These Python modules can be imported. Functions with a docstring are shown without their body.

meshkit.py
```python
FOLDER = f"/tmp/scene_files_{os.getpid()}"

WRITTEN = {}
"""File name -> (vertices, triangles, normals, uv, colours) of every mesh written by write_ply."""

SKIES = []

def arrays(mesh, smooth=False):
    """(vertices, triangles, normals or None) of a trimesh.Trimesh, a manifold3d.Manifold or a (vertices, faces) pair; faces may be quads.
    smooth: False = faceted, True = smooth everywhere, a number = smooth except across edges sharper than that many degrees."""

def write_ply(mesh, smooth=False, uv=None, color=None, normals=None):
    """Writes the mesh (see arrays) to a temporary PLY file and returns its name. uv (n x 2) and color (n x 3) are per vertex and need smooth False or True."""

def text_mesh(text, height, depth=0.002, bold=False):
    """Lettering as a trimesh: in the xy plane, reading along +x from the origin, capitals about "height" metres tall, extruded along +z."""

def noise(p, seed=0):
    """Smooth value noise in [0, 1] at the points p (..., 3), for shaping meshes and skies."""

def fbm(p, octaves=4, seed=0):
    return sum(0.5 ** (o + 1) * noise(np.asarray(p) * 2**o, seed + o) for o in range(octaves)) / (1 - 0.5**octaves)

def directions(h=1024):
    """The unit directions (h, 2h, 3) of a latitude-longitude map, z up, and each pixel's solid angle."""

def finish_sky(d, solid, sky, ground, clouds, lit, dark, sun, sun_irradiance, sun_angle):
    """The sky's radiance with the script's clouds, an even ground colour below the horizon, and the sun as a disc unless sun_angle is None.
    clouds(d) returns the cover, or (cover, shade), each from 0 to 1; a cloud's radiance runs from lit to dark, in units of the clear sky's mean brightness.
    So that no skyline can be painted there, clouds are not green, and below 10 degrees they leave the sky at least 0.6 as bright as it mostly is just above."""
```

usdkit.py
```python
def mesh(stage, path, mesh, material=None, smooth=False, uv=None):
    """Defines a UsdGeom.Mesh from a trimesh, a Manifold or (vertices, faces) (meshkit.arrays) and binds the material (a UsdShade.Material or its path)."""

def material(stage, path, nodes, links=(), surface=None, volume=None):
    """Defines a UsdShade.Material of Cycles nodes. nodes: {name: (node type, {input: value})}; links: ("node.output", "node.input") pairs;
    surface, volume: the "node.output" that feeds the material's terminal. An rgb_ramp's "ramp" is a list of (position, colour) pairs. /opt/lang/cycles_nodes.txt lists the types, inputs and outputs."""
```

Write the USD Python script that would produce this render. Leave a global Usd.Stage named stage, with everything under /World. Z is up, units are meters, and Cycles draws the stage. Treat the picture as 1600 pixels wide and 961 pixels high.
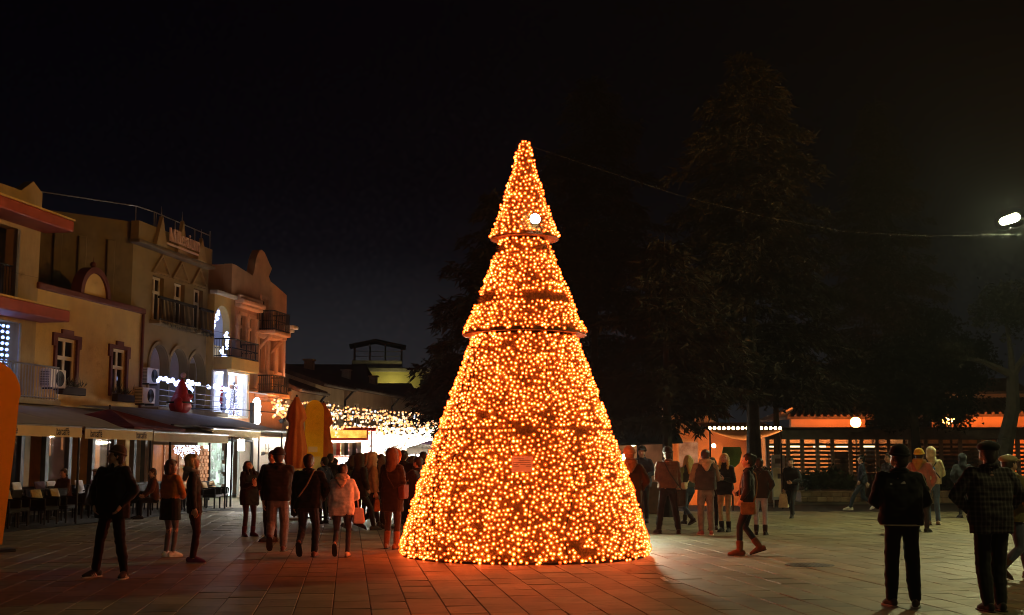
import math, random
import numpy as np, trimesh, usdkit, meshkit
import manifold3d as mf
from manifold3d import Manifold
from shapely.geometry import Polygon, Point, box as sbox
from shapely.ops import unary_union
from pxr import Usd, UsdGeom, UsdLux, UsdShade, Gf, Sdf, Vt

random.seed(7)
rng = np.random.default_rng(7)
stage = Usd.Stage.CreateInMemory()
UsdGeom.SetStageUpAxis(stage, UsdGeom.Tokens.z)
UsdGeom.SetStageMetersPerUnit(stage, 1.0)
UsdGeom.Xform.Define(stage, '/World')
UsdGeom.Scope.Define(stage, '/World/Looks')

# ---------------------------------------------------------------- camera
FPX, CAM_Z, TILT = 1900.0, 1.65, math.atan(234.5 / 1900.0)
cam = UsdGeom.Camera.Define(stage, '/World/camera')
cam.CreateHorizontalApertureAttr(36.0)
cam.CreateVerticalApertureAttr(36.0 * 615 / 1024)
cam.CreateFocalLengthAttr(36.0 * FPX / 1600.0)
cam.CreateClippingRangeAttr((0.1, 2000.0))
cam.CreateExposureAttr(0.0)
cam.AddTranslateOp().Set((0, 0, CAM_Z))
cam.AddRotateXOp().Set(90 + math.degrees(TILT))

# ---------------------------------------------------------------- night sky and a faint moon
SUN_EL, SUN_ROT = 0.55, 2.4
sky_mat = usdkit.material(stage, '/World/Looks/night_sky', {
    'sky': ('sky_texture', {'sky_type': 'single_scattering', 'sun_disc': False, 'sun_elevation': SUN_EL, 'sun_rotation': SUN_ROT}),
    'co': ('texture_coordinate', {}),
    'sep': ('separate_xyz', {}),
    'ramp': ('rgb_ramp', {'ramp': [(0.0, (.0190, .0188, .0205)), (.06, (.0176, .0174, .0196)), (.10, (.0128, .0126, .0150)), (.165, (.0024, .0024, .0038)),
                                   (.22, (.0007, .0006, .0016)), (.32, (.0002, .0001, .0009)), (.55, (.0000, .0000, .0006)), (1.0, (.0000, .0000, .0005))]}),
    'az': ('map_range', {'from_min': -.12, 'from_max': .30, 'to_min': 1.0, 'to_max': .30, 'clamp': True}),      # the town's glow lies to the left
    'gl': ('mix', {'mix_type': 'multiply', 'fac': 1.0}),
    'dim': ('mix', {'mix_type': 'multiply', 'fac': 1.0, 'color2': (.00010, .00006, .00008)}),
    'sum': ('mix', {'mix_type': 'add', 'fac': 1.0}),
    'bg': ('background_shader', {'strength': 1.0}),
}, [('co.generated', 'sep.vector'), ('sep.z', 'ramp.fac'), ('sky.color', 'dim.color1'), ('dim.color', 'sum.color1'), ('sep.x', 'az.value'), ('az.result', 'gl.color2'), ('ramp.color', 'gl.color1'), ('gl.color', 'sum.color2'), ('sum.color', 'bg.color')], surface='bg.background')
dome = UsdLux.DomeLight.Define(stage, '/World/sky')
UsdShade.MaterialBindingAPI.Apply(dome.GetPrim()).Bind(sky_mat)
dome.GetPrim().SetCustomDataByKey('kind', 'structure')
moon = UsdLux.DistantLight.Define(stage, '/World/moon')
moon.CreateNormalizeAttr(True); moon.CreateIntensityAttr(0.0015); moon.CreateAngleAttr(0.5); moon.CreateColorAttr((.85, .9, 1.0))
_sd = Gf.Vec3d(math.cos(SUN_EL) * math.sin(SUN_ROT), math.cos(SUN_EL) * math.cos(SUN_ROT), math.sin(SUN_EL))
moon.AddTransformOp().Set(Gf.Matrix4d(1.0).SetRotate(Gf.Rotation(Gf.Vec3d(0, 0, 1), _sd)))

# lamp strengths (radiance of the glowing faces), all tuned here
L_BULB_SHELL = (5.4, .50, .04)
L_BULB_CORE = (54., 11.0, 5.0)
L_AMBER = (1.0, .38, .035); L_REAR = (1.0, .55, .27); S_AMBER = 950.0; S_ACROSS = 7400.0      # sodium lamp on the near side of the square
L_RIGHT = (1.0, .90, .34); S_RIGHT = 640.0        # street lamp beyond the right edge
L_STREET = (1.0, .98, .46); S_STREET = 2700.0      # white street lamp in view
L_FLOOD = (1.0, .99, .66); S_FLOOD = 2500.0        # low work light behind the tree
L_ORANGE = (1.0, .27, .035)

# ---------------------------------------------------------------- helpers
def ray(px, py):
    u, v = (px - 800) / FPX, (480.5 - py) / FPX
    c, s = math.cos(TILT), math.sin(TILT)
    return np.array([u, c - v * s, s + v * c])
def G(px, py):
    """the ground point that the photograph shows at a pixel"""
    d = ray(px, py); t = -CAM_Z / d[2]
    return d[0] * t, d[1] * t
def AT(px, py, Y):
    d = ray(px, py); t = Y / d[1]
    return np.array([d[0] * t, Y, CAM_Z + d[2] * t])

_names = {}
def numbered(parent, name):
    k = (parent, name); n = _names.get(k, 0); _names[k] = n + 1
    return name if n == 0 else f'{name}_{n:03d}'
def _path(parent):
    return '/World' if parent is None else str(parent.GetPath())
def keys(p, label=None, cat=None, group=None, kind=None):
    for k, v in (('label', label), ('category', cat), ('group', group), ('kind', kind)):
        if v: p.SetCustomDataByKey(k, v)
    return p
def thing(name, label, cat, loc=(0, 0, 0), rz=0.0, group=None, kind=None):
    x = UsdGeom.Xform.Define(stage, '/World/' + numbered('/World', name))
    x.AddTranslateOp().Set(Gf.Vec3d(*[float(a) for a in loc]))
    if rz: x.AddRotateZOp().Set(float(rz))
    return keys(x.GetPrim(), label, cat, group, kind)
_shared = {}
def part(parent, name, mesh, mat, label=None, smooth=False, kind=None, loc=None, cat=None, group=None):
    if isinstance(mesh, list): mesh = trimesh.util.concatenate(mesh)
    pp = _path(parent); path = f'{pp}/{numbered(pp, name)}'; k = (id(mesh), str(mat.GetPath()), smooth)
    if loc is not None and k in _shared:                      # a repeat of a small part: the same shape at another place
        pr = stage.DefinePrim(path, 'Mesh'); pr.GetReferences().AddInternalReference(_shared[k][0])
        pr.GetAttribute('xformOp:translate').Set(Gf.Vec3d(*[float(a) for a in loc]))
        return keys(pr, label, cat, group, kind)
    m = usdkit.mesh(stage, path, mesh, mat, smooth)
    if loc is not None and not label: _shared[k] = (m.GetPath(), mesh)
    if loc is not None: m.AddTranslateOp().Set(Gf.Vec3d(*[float(a) for a in loc]))
    return keys(m.GetPrim(), label, cat, group, kind)
def copy(src, loc, rz=0.0, label=None, group=None):
    was = src.GetCustomData()
    r = thing(src.GetName().rstrip('0123456789').rstrip('_'), label or was['label'], was['category'], loc, rz, group or was.get('group'))
    r.GetReferences().AddInternalReference(src.GetPath())
    r.SetInstanceable(True)
    return r

def bx(x0, x1, y0, y1, z0, z1):
    m = trimesh.creation.box([abs(x1 - x0), abs(y1 - y0), abs(z1 - z0)])
    m.apply_translation([(x0 + x1) / 2, (y0 + y1) / 2, (z0 + z1) / 2]); return m
def cbx(x0, x1, y0, y1, z0, z1, c=.01):
    """a box with chamfered edges"""
    pts = []
    for X, sx in ((x0, 1), (x1, -1)):
        for Y, sy in ((y0, 1), (y1, -1)):
            for Z, sz in ((z0, 1), (z1, -1)):
                pts += [[X + sx * c, Y + sy * c, Z], [X + sx * c, Y, Z + sz * c], [X, Y + sy * c, Z + sz * c]]
    return trimesh.convex.convex_hull(np.array(pts))
def rod(a, b, r, n=8, r2=None):
    a, b = np.asarray(a, float), np.asarray(b, float); d = b - a; L = np.linalg.norm(d)
    if L < 1e-6: return bx(a[0]-.001, a[0]+.001, a[1]-.001, a[1]+.001, a[2]-.001, a[2]+.001)
    d = d / L; u = np.cross(d, [0, 0, 1.0] if abs(d[2]) < .9 else [1.0, 0, 0]); u /= np.linalg.norm(u); w = np.cross(d, u)
    t = np.arange(n) / n * 2 * math.pi; ring = np.cos(t)[:, None] * u + np.sin(t)[:, None] * w
    v = np.vstack([a + ring * r, b + ring * (r if r2 is None else r2), [a], [b]])
    f = []
    for i in range(n):
        j = (i + 1) % n
        f += [[i, n + j, n + i], [i, j, n + j], [2 * n, j, i], [2 * n + 1, n + i, n + j]]
    m = trimesh.Trimesh(v, np.array(f), process=False)
    return m
def tube(pts, r, n=6, closed=False):
    pts = [np.asarray(p, float) for p in pts]
    if closed: pts = pts + [pts[0]]
    return trimesh.util.concatenate([rod(a, b, r, n) for a, b in zip(pts[:-1], pts[1:])])
def ball(c, r, sub=1, scale=(1, 1, 1)):
    m = trimesh.creation.icosphere(sub, 1.0); m.apply_scale([r * s for s in scale]); m.apply_translation(c); return m
def lathe(profile, n=32, cap=True):
    """(r, z) profile from bottom to top"""
    pr = np.array(profile, float); t = np.arange(n) / n * 2 * math.pi
    v = np.stack([np.outer(pr[:, 0], np.cos(t)), np.outer(pr[:, 0], np.sin(t)), np.repeat(pr[:, 1:2], n, 1)], -1).reshape(-1, 3)
    f = []
    for k in range(len(pr) - 1):
        for i in range(n):
            j = (i + 1) % n; a, b, c, d = k * n + i, k * n + j, (k + 1) * n + j, (k + 1) * n + i
            f += [[a, b, c], [a, c, d]]
    return trimesh.Trimesh(v, np.array(f), process=False)
def panel(outer, holes=(), t=.3, y=0.0):
    """a wall from its outline in (x, z) with openings cut out, its face at y and its thickness going to +y"""
    p = outer if hasattr(outer, 'geom_type') else Polygon(outer)
    for h in holes: p = p.difference(h if hasattr(h, 'geom_type') else Polygon(h))
    ms = []
    for g in getattr(p, 'geoms', [p]):
        m = trimesh.creation.extrude_polygon(g, t, engine='earcut'); v = np.array(m.vertices)
        m.vertices = np.stack([v[:, 0], y + t - v[:, 2], v[:, 1]], 1); ms.append(m)
    return trimesh.util.concatenate(ms)
def R(x0, x1, z0, z1): return sbox(x0, z0, x1, z1)
def arch(x0, x1, z0, z1):
    r = (x1 - x0) / 2
    return unary_union([sbox(x0, z0, x1, z1 - r), Point((x0 + x1) / 2, z1 - r).buffer(r, 10)])
def sheet(quads):
    """thin quads (4 points each) as one mesh"""
    v = np.array(quads, float).reshape(-1, 3); n = len(v) // 4
    f = np.concatenate([[[4 * i, 4 * i + 1, 4 * i + 2], [4 * i, 4 * i + 2, 4 * i + 3]] for i in range(n)])
    return trimesh.Trimesh(v, f, process=False)
def slabq(q, t):
    """a quad given thickness t downwards"""
    q = np.array(q, float); b = q - [0, 0, t]
    v = np.vstack([q, b]); f = [[0, 1, 2], [0, 2, 3], [4, 6, 5], [4, 7, 6]]
    for i in range(4):
        j = (i + 1) % 4; f += [[i, 4 + i, j], [j, 4 + i, 4 + j]]
    m = trimesh.Trimesh(v, np.array(f), process=False); m.fix_normals(); return m
def xf(m, loc=(0, 0, 0), rz=0.0, s=1.0):
    m = m.copy(); T = trimesh.transformations.rotation_matrix(rz, [0, 0, 1]); T[:3, :3] *= s; T[:3, 3] = loc; m.apply_transform(T); return m

# ---------------------------------------------------------------- materials
_mats = {}
def mat(name, color, rough=.8, var=.18, scale=3.0, bump=0.0, bscale=40.0, metallic=0.0, spec=.5, sheen=0.0, dirt=None):
    key = (name,)
    if key in _mats: return _mats[key]
    c = np.array(color, float); lo, hi = np.clip(c * (1 - var), 0, 1), np.clip(c * (1 + var), 0, 1)
    nodes = {'co': ('texture_coordinate', {}), 'n': ('noise_texture', {'scale': scale, 'detail': 5.0, 'roughness': .6}),
             'r': ('rgb_ramp', {'ramp': [(.3, tuple(lo)), (.7, tuple(hi))]}),
             'p': ('principled_bsdf', {'roughness': rough, 'metallic': metallic, 'specular_ior_level': spec, 'sheen_weight': sheen})}
    links = [('co.object', 'n.vector'), ('n.fac', 'r.fac')]
    last = 'r.color'
    if dirt is not None:
        nodes['mp2'] = ('mapping', {'scale': (1.0, 1.0, .30)})
        nodes['n2'] = ('noise_texture', {'scale': dirt[1], 'detail': 6.0, 'roughness': .7})
        nodes['r2'] = ('rgb_ramp', {'ramp': [(.42, (0, 0, 0)), (.68, (1, 1, 1))]})
        nodes['mx'] = ('mix', {'mix_type': 'mix', 'color2': dirt[0]})
        nodes['ml'] = ('math', {'math_type': 'multiply', 'value2': dirt[2]})
        links += [('co.object', 'mp2.vector'), ('mp2.vector', 'n2.vector'), ('n2.fac', 'r2.fac'), ('r2.color', 'ml.value1'), ('ml.value', 'mx.fac'), (last, 'mx.color1')]; last = 'mx.color'
    links.append((last, 'p.base_color'))
    if bump:
        nodes['nb'] = ('noise_texture', {'scale': bscale, 'detail': 3.0})
        nodes['b'] = ('bump', {'strength': bump, 'distance': .02})
        links += [('co.object', 'nb.vector'), ('nb.fac', 'b.height'), ('b.normal', 'p.normal')]
    _mats[key] = usdkit.material(stage, '/World/Looks/' + name, nodes, links, surface='p.BSDF')
    return _mats[key]
def glow(name, color, strength=1.0):
    key = ('glow', name)
    if key not in _mats:
        _mats[key] = usdkit.material(stage, '/World/Looks/' + name, {'e': ('emission', {'color': tuple(color), 'strength': float(strength)})}, surface='e.emission')
    return _mats[key]
def lit_glass(name, lo, hi, scale=2.5, zs=1.0):
    """a lit window: the uneven brightness of a lit room behind the pane"""
    key = ('lit', name)
    if key not in _mats:
        _mats[key] = usdkit.material(stage, '/World/Looks/' + name, {
            'co': ('texture_coordinate', {}), 'mp': ('mapping', {'scale': (1, 1, zs)}), 'n': ('noise_texture', {'scale': scale, 'detail': 4.0, 'roughness': .65}),
            'r': ('rgb_ramp', {'ramp': [(.35, tuple(lo)), (.65, tuple(hi))]}), 'e': ('emission', {'strength': 1.0}),
            'g': ('glossy_bsdf', {'roughness': .05, 'color': (.5, .5, .5)}), 'f': ('fresnel', {'IOR': 1.45}), 'm': ('mix_closure', {})},
            [('co.object', 'mp.vector'), ('mp.vector', 'n.vector'), ('n.fac', 'r.fac'), ('r.color', 'e.color'), ('f.fac', 'm.fac'), ('e.emission', 'm.closure1'), ('g.BSDF', 'm.closure2')], surface='m.closure')
    return _mats[key]
def pane(name='window_pane', tint=(.9, .95, 1.0)):
    """window glass: clear, with a fresnel reflection on the face turned to the viewer"""
    key = ('pane', name)
    if key not in _mats:
        _mats[key] = usdkit.material(stage, '/World/Looks/' + name, {
            't': ('transparent_bsdf', {'color': tint}), 'g': ('glossy_bsdf', {'roughness': .03, 'color': (.9, .9, .9)}), 'f': ('fresnel', {'IOR': 1.5}),
            'ge': ('geometry', {}), 'o': ('math', {'math_type': 'subtract', 'value1': 1.0}), 'k': ('math', {'math_type': 'multiply'}), 'm': ('mix_closure', {})},
            [('ge.backfacing', 'o.value2'), ('f.fac', 'k.value1'), ('o.value', 'k.value2'), ('k.value', 'm.fac'), ('t.BSDF', 'm.closure1'), ('g.BSDF', 'm.closure2')], surface='m.closure')
    return _mats[key]
def tent_cloth(name, c, fac=.5):
    if ('tent', name) not in _mats:
        _mats[('tent', name)] = usdkit.material(stage, '/World/Looks/' + name, {'d': ('diffuse_bsdf', {'color': c}), 't': ('translucent_bsdf', {'color': c}), 'm': ('mix_closure', {'fac': float(fac)})}, [('d.BSDF', 'm.closure1'), ('t.BSDF', 'm.closure2')], surface='m.closure')
    return _mats[('tent', name)]
def cloth(color, var=.25):
    c = tuple(round(float(a), 3) for a in color)
    nm = 'cloth_' + '_'.join(f'{int(a * 1000):03d}' for a in c)
    return mat(nm, c, rough=.88, var=var, scale=9.0, bump=.25, bscale=120.0, spec=.25, sheen=.15)

M_DARKMETAL = mat('dark_metal', (.03, .03, .033), .45, .2, 8, metallic=.6)
M_GREYMETAL = mat('grey_metal', (.30, .30, .30), .4, .15, 6, metallic=.7)
M_BLACK = mat('black_plastic', (.015, .015, .016), .5, .2, 5)
M_WHITE = mat('white_paint', (.74, .73, .70), .6, .08, 3)
M_WOOD = mat('dark_wood', (.085, .05, .03), .6, .3, 6, bump=.2)
# ---------------------------------------------------------------- ground and paving
M_GROUND = usdkit.material(stage, '/World/Looks/far_paving', {
    'co': ('geometry', {}), 'mp': ('mapping', {'rotation': (0, 0, math.radians(-7.6)), 'scale': (1, 1, 1)}),
    'bk': ('brick_texture', {'scale': 1.0, 'brick_width': .70, 'row_height': .415, 'mortar_size': .006, 'mortar_smooth': .2, 'color1': (.20, .182, .125), 'color2': (.25, .228, .155), 'mortar': (.06, .055, .05)}),
    'n': ('noise_texture', {'scale': .6, 'detail': 6.0, 'roughness': .7}), 'r': ('rgb_ramp', {'ramp': [(.3, (.55, .55, .55)), (.7, (1.1, 1.1, 1.1))]}),
    'mx': ('mix', {'mix_type': 'multiply', 'fac': 1.0}), 'p': ('principled_bsdf', {'roughness': .7, 'specular_ior_level': .3})},
    [('co.position', 'mp.vector'), ('mp.vector', 'bk.vector'), ('co.position', 'n.vector'), ('n.fac', 'r.fac'), ('bk.color', 'mx.color1'), ('r.color', 'mx.color2'), ('mx.color', 'p.base_color')], surface='p.BSDF')
def plane(x0, x1, y0, y1, z):
    return trimesh.Trimesh([[x0, y0, z], [x1, y0, z], [x1, y1, z], [x0, y1, z]], [[0, 1, 2], [0, 2, 3]], process=False)
part(None, 'ground', plane(-600, 600, -120, 1400, -.014), M_GROUND, kind='structure')
def slab_material(name, c, sc):
    return usdkit.material(stage, '/World/Looks/' + name, {
        'co': ('geometry', {}), 'n': ('noise_texture', {'scale': sc, 'detail': 8.0, 'roughness': .7}), 'r': ('rgb_ramp', {'ramp': [(.25, tuple(a * .62 for a in c)), (.5, c), (.8, tuple(a * 1.22 for a in c))]}),
        'n2': ('noise_texture', {'scale': .45, 'detail': 5.0, 'roughness': .65}), 'r2': ('rgb_ramp', {'ramp': [(.30, (.66, .63, .60)), (.45, (.90, .89, .87)), (.62, (1, 1, 1))]}),
        'vo': ('voronoi_texture', {'scale': 2.6, 'randomness': 1.0}), 'vr': ('rgb_ramp', {'ramp': [(.0, (.38, .36, .34)), (.055, (.45, .43, .41)), (.085, (1, 1, 1)), (1, (1, 1, 1))]}), 'm2': ('mix', {'mix_type': 'multiply', 'fac': .85}),
        'mx': ('mix', {'mix_type': 'multiply', 'fac': 1.0}), 'nr': ('rgb_ramp', {'ramp': [(.3, (.46, .46, .46)), (.7, (.74, .74, .74))]}),
        'nb': ('noise_texture', {'scale': 55.0, 'detail': 4.0}), 'b': ('bump', {'strength': .35, 'distance': .006}), 'p': ('principled_bsdf', {'specular_ior_level': .30})},
        [('co.position', 'n.vector'), ('n.fac', 'r.fac'), ('co.position', 'n2.vector'), ('n2.fac', 'r2.fac'), ('r.color', 'mx.color1'), ('r2.color', 'mx.color2'), ('mx.color', 'm2.color1'), ('co.position', 'vo.vector'), ('vo.distance', 'vr.fac'), ('vr.color', 'm2.color2'), ('m2.color', 'p.base_color'),
         ('n2.fac', 'nr.fac'), ('nr.color', 'p.roughness'), ('co.position', 'nb.vector'), ('nb.fac', 'b.height'), ('b.normal', 'p.normal')], surface='p.BSDF')
SLABS = [slab_material('slab_grey', (.232, .208, .138), 2.2), slab_material('slab_light', (.272, .245, .16), 3.1), slab_material('slab_dull', (.195, .175, .118), 2.7), slab_material('slab_warm', (.242, .205, .128), 1.9)]
M_JOINT = mat('joint_sand', (.022, .019, .015), .95, .3, 30)
PA = math.radians(7.6)                                  # courses run 7.6 degrees left of straight ahead
PD, PC = np.array([-math.sin(PA), math.cos(PA)]), np.array([math.cos(PA), math.sin(PA)])
SW, SL, GAP = .415, .70, .012
pave = thing('pavement', 'square of worn grey stone slabs laid in long courses', None, kind='structure')
part(pave, 'joint_bed', [trimesh.Trimesh([[*(PC * a + PD * b), -.008] for a, b in ((-16, 9), (24, 9), (24, 42), (-16, 42))], [[0, 1, 2], [0, 2, 3]], process=False)], M_JOINT)
near, rest = [], {k: [] for k in range(4)}
r2 = np.random.default_rng(11)
for i in range(-38, 58):
    off = r2.random() * SL
    for j in range(14, 58):
        c = PC * ((i + .5) * SW - .145) + PD * (j * SL + off)
        u = c[0] / max(c[1], 1) * FPX + 800
        if c[1] < 12.2 or c[1] > 38 or u < -60 or u > 1660: continue
        if (c[0] - .2) ** 2 + (c[1] - 21.15) ** 2 < 1.4 ** 2: continue
        a, b = SW / 2 - GAP / 2, SL / 2 - GAP / 2
        dz, tx, ty = r2.normal(0, .0012), r2.normal(0, .0016), r2.normal(0, .0016)
        ch = .004; v = []
        for (da, db, z) in ((a, b, -.009), (a, b, -ch), (a - ch, b - ch, 0)):
            for sa, sb in ((-1, -1), (1, -1), (1, 1), (-1, 1)):
                jx, jy = (r2.normal(0, .0012), r2.normal(0, .0012)) if z > -.001 else (0, 0)
                p = c + PC * (sa * da + jx) + PD * (sb * db + jy)
                v.append([p[0], p[1], z + (dz + sa * tx + sb * ty if z > -.008 else 0)])
        f = []
        for k in (0, 4):
            for q in range(4):
                n = (q + 1) % 4; f += [[k + q, k + n, k + 4 + n], [k + q, k + 4 + n, k + 4 + q]]
        f += [[8, 9, 10], [8, 10, 11]]
        m = trimesh.Trimesh(np.array(v), np.array(f), process=False)
        near.append((c[1], m, int(r2.integers(0, 4))))
near.sort(key=lambda x: x[0])
for d, m, k in near[:300]: part(pave, 'paving_slab', m, SLABS[k])
for d, m, k in near[300:]: rest[k].append(m)
for k in range(4): part(pave, 'distant_slabs', rest[k], SLABS[k], kind='stuff')
# manhole cover and a scrap of paper
mx, my = G(1265, 883)
mh = thing('manhole_cover', 'round dark iron manhole cover set in the pavement right of the lit tree', 'manhole cover', (mx, my, 0))
part(mh, 'frame', lathe([(.33, .0045), (.375, .0045), (.375, -.004)], 40), mat('cast_iron', (.035, .033, .032), .55, .3, 14, metallic=.5))
ribs = [lathe([(.001, .004), (.325, .004), (.325, -.004)], 40)] + [bx(x - .012, x + .012, -math.sqrt(.3 ** 2 - x * x), math.sqrt(.3 ** 2 - x * x), .004, .008) for x in np.arange(-.26, .27, .065)]
part(mh, 'cover', ribs, mat('cast_iron_worn', (.05, .046, .042), .5, .3, 14, metallic=.5))
sx, sy = G(1038, 906)
pp = plane(-.035, .035, -.26, .26, .006); pp.apply_transform(trimesh.transformations.rotation_matrix(.10, [0, 0, 1])); v = np.array(pp.vertices)
part(None, 'paper_scrap', slabq([[-.035, -.26, .012], [.035, -.24, .007], [.03, .26, .014], [-.03, .25, .007]], .003), M_WHITE, 'narrow white paper scrap lying on the pavement right of the lit tree', loc=(sx, sy, 0), cat='paper')
# ---------------------------------------------------------------- the lit cone tree
TX, TY = .22, 21.2
def prof(zt):
    return zt
def zr(py, half, Y=TY):
    return (AT(800, py, Y)[2], half / FPX * Y * math.sqrt(1 + ((715 - py) / FPX) ** 2))
tiers = [[zr(223, 7), zr(240, 11), zr(262, 15), zr(324, 34), zr(352, 44), zr(371, 52)],
         [zr(378, 37), zr(412, 48), zr(462, 68), zr(500, 83), zr(521, 95)],
         [zr(527, 79), zr(619, 113), zr(672, 132), zr(757, 162), zr(853, 189), (0.03, 2.06)]]
base_z = .03
xmas = thing('christmas_tree', 'tall cone shaped tree of three tiers covered in glowing orange bulbs', 'christmas tree', (TX, TY, 0))
M_TREE = mat('garland_backing', (.17, .12, .04), .9, .5, 14, bump=.6, bscale=60)
shell_pts = []
for tier in tiers:
    zs = np.array([t[0] for t in tier][::-1]); rs = np.array([t[1] for t in tier][::-1])
    prf = [(max(r - .05, .01), z) for r, z in zip(rs, zs)]
    part(xmas, 'garland_cone', lathe(prf, 72), M_TREE)
    shell_pts.append((zs, rs))
# rims under the upper tiers: a hoop and the dark underside
M_HOOP = mat('hoop_metal', (.10, .07, .03), .5, .2, 9)
for k in (0, 1):
    z, r = tiers[k][-1]
    ring = [((r + .01) * math.cos(a), (r + .01) * math.sin(a), z - .035) for a in np.arange(64) / 64 * 2 * math.pi]
    part(xmas, 'tier_hoop', tube(ring, .012, 6, True), M_HOOP)
    part(xmas, 'tier_skirt', lathe([(r - .03, z - .035), (r, z - .035), (r - .01, z + .02)], 64), M_TREE)
    part(xmas, 'tier_underside', lathe([(tiers[k + 1][0][1] - .06, z - .03), (r - .03, z - .034)], 64), M_TREE)
part(xmas, 'base_ring', lathe([(2.0, .0), (2.09, .0), (2.09, .035), (2.0, .04)], 72), mat('base_rubber', (.02, .018, .015), .8, .2, 8))
# surface sampling: choose tier by area
def on_cone(n, rg):
    out = []
    areas = []
    segs = []
    for zs, rs in shell_pts:
        for a in range(len(zs) - 1):
            sl = math.hypot(zs[a + 1] - zs[a], rs[a + 1] - rs[a])
            areas.append((rs[a] + rs[a + 1]) * math.pi * sl); segs.append((zs[a], rs[a], zs[a + 1], rs[a + 1]))
    areas = np.array(areas); k = rg.choice(len(segs), n, p=areas / areas.sum())
    S = np.array(segs)[k]; t = rg.random(n)
    w = (S[:, 1] + (S[:, 3] - S[:, 1]) * t) / np.maximum(S[:, 1], S[:, 3]); keep = rg.random(n) < w
    S, t = S[keep], t[keep]
    z, r, th = S[:, 0] + (S[:, 2] - S[:, 0]) * t, S[:, 1] + (S[:, 3] - S[:, 1]) * t, rg.random(len(t)) * 2 * math.pi
    sl = np.hypot(S[:, 2] - S[:, 0], S[:, 3] - S[:, 1]); nz, nr = (S[:, 1] - S[:, 3]) / sl, (S[:, 2] - S[:, 0]) / sl
    P = np.stack([r * np.cos(th), r * np.sin(th), z], 1); N = np.stack([nr * np.cos(th), nr * np.sin(th), nz], 1)
    return P, N, th
SEAM_Z = [AT(800, 672, TY)[2], AT(800, 470, TY)[2], AT(800, 845, TY)[2] - 9]
def bulb_ok(P, th):
    """the dark gaps between the strings: seams and bare patches"""
    z = P[:, 2]
    d = meshkit.fbm(np.stack([P[:, 0] * 2.6, P[:, 1] * 2.6, z * 3.4], 1), 4, 5)
    ok = (d - .29) / .14 > rb.random(len(P))
    ok &= np.abs(z - SEAM_Z[0]) > .035
    band = np.abs(z - SEAM_Z[1]) < .10
    ok &= ~(band & (np.sin(th * 3 + 4.2) > -.55))
    a = (th + math.pi / 2 + .04) % (2 * math.pi / 5.0)           # welded panel joints
    ok &= ~((np.abs(a - 2 * math.pi / 10) * np.hypot(P[:, 0], P[:, 1]) < .04) & (z < SEAM_Z[0]))
    return ok
rb = np.random.default_rng(3)
P, N, th = on_cone(150000, rb)
ok = bulb_ok(P, th); P, N, th = P[ok], N[ok], th[ok]
from scipy.spatial import cKDTree
kd, alive, chosen = cKDTree(P), np.ones(len(P), bool), []
for i in range(len(P)):                                     # spaced apart like bulbs on strings
    if alive[i]:
        chosen.append(i); alive[kd.query_ball_point(P[i], .044 if rb.random() < .25 else .067)] = False
chosen = np.array(chosen); P, N = P[chosen], N[chosen]
P = P + N * rb.uniform(-.015, .045, len(P))[:, None]
def bulb_mats(tag, k):
    sh = usdkit.material(stage, '/World/Looks/bulb_globe_' + tag, {
        'e': ('emission', {'color': L_BULB_SHELL, 'strength': k}), 't': ('transparent_bsdf', {'color': (1, .75, .45)}), 'm': ('mix_closure', {'fac': .52})},
        [('e.emission', 'm.closure1'), ('t.BSDF', 'm.closure2')], surface='m.closure')
    return sh, usdkit.material(stage, '/World/Looks/bulb_filament_' + tag, {'e': ('emission', {'color': L_BULB_CORE, 'strength': k})}, surface='e.emission')
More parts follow.
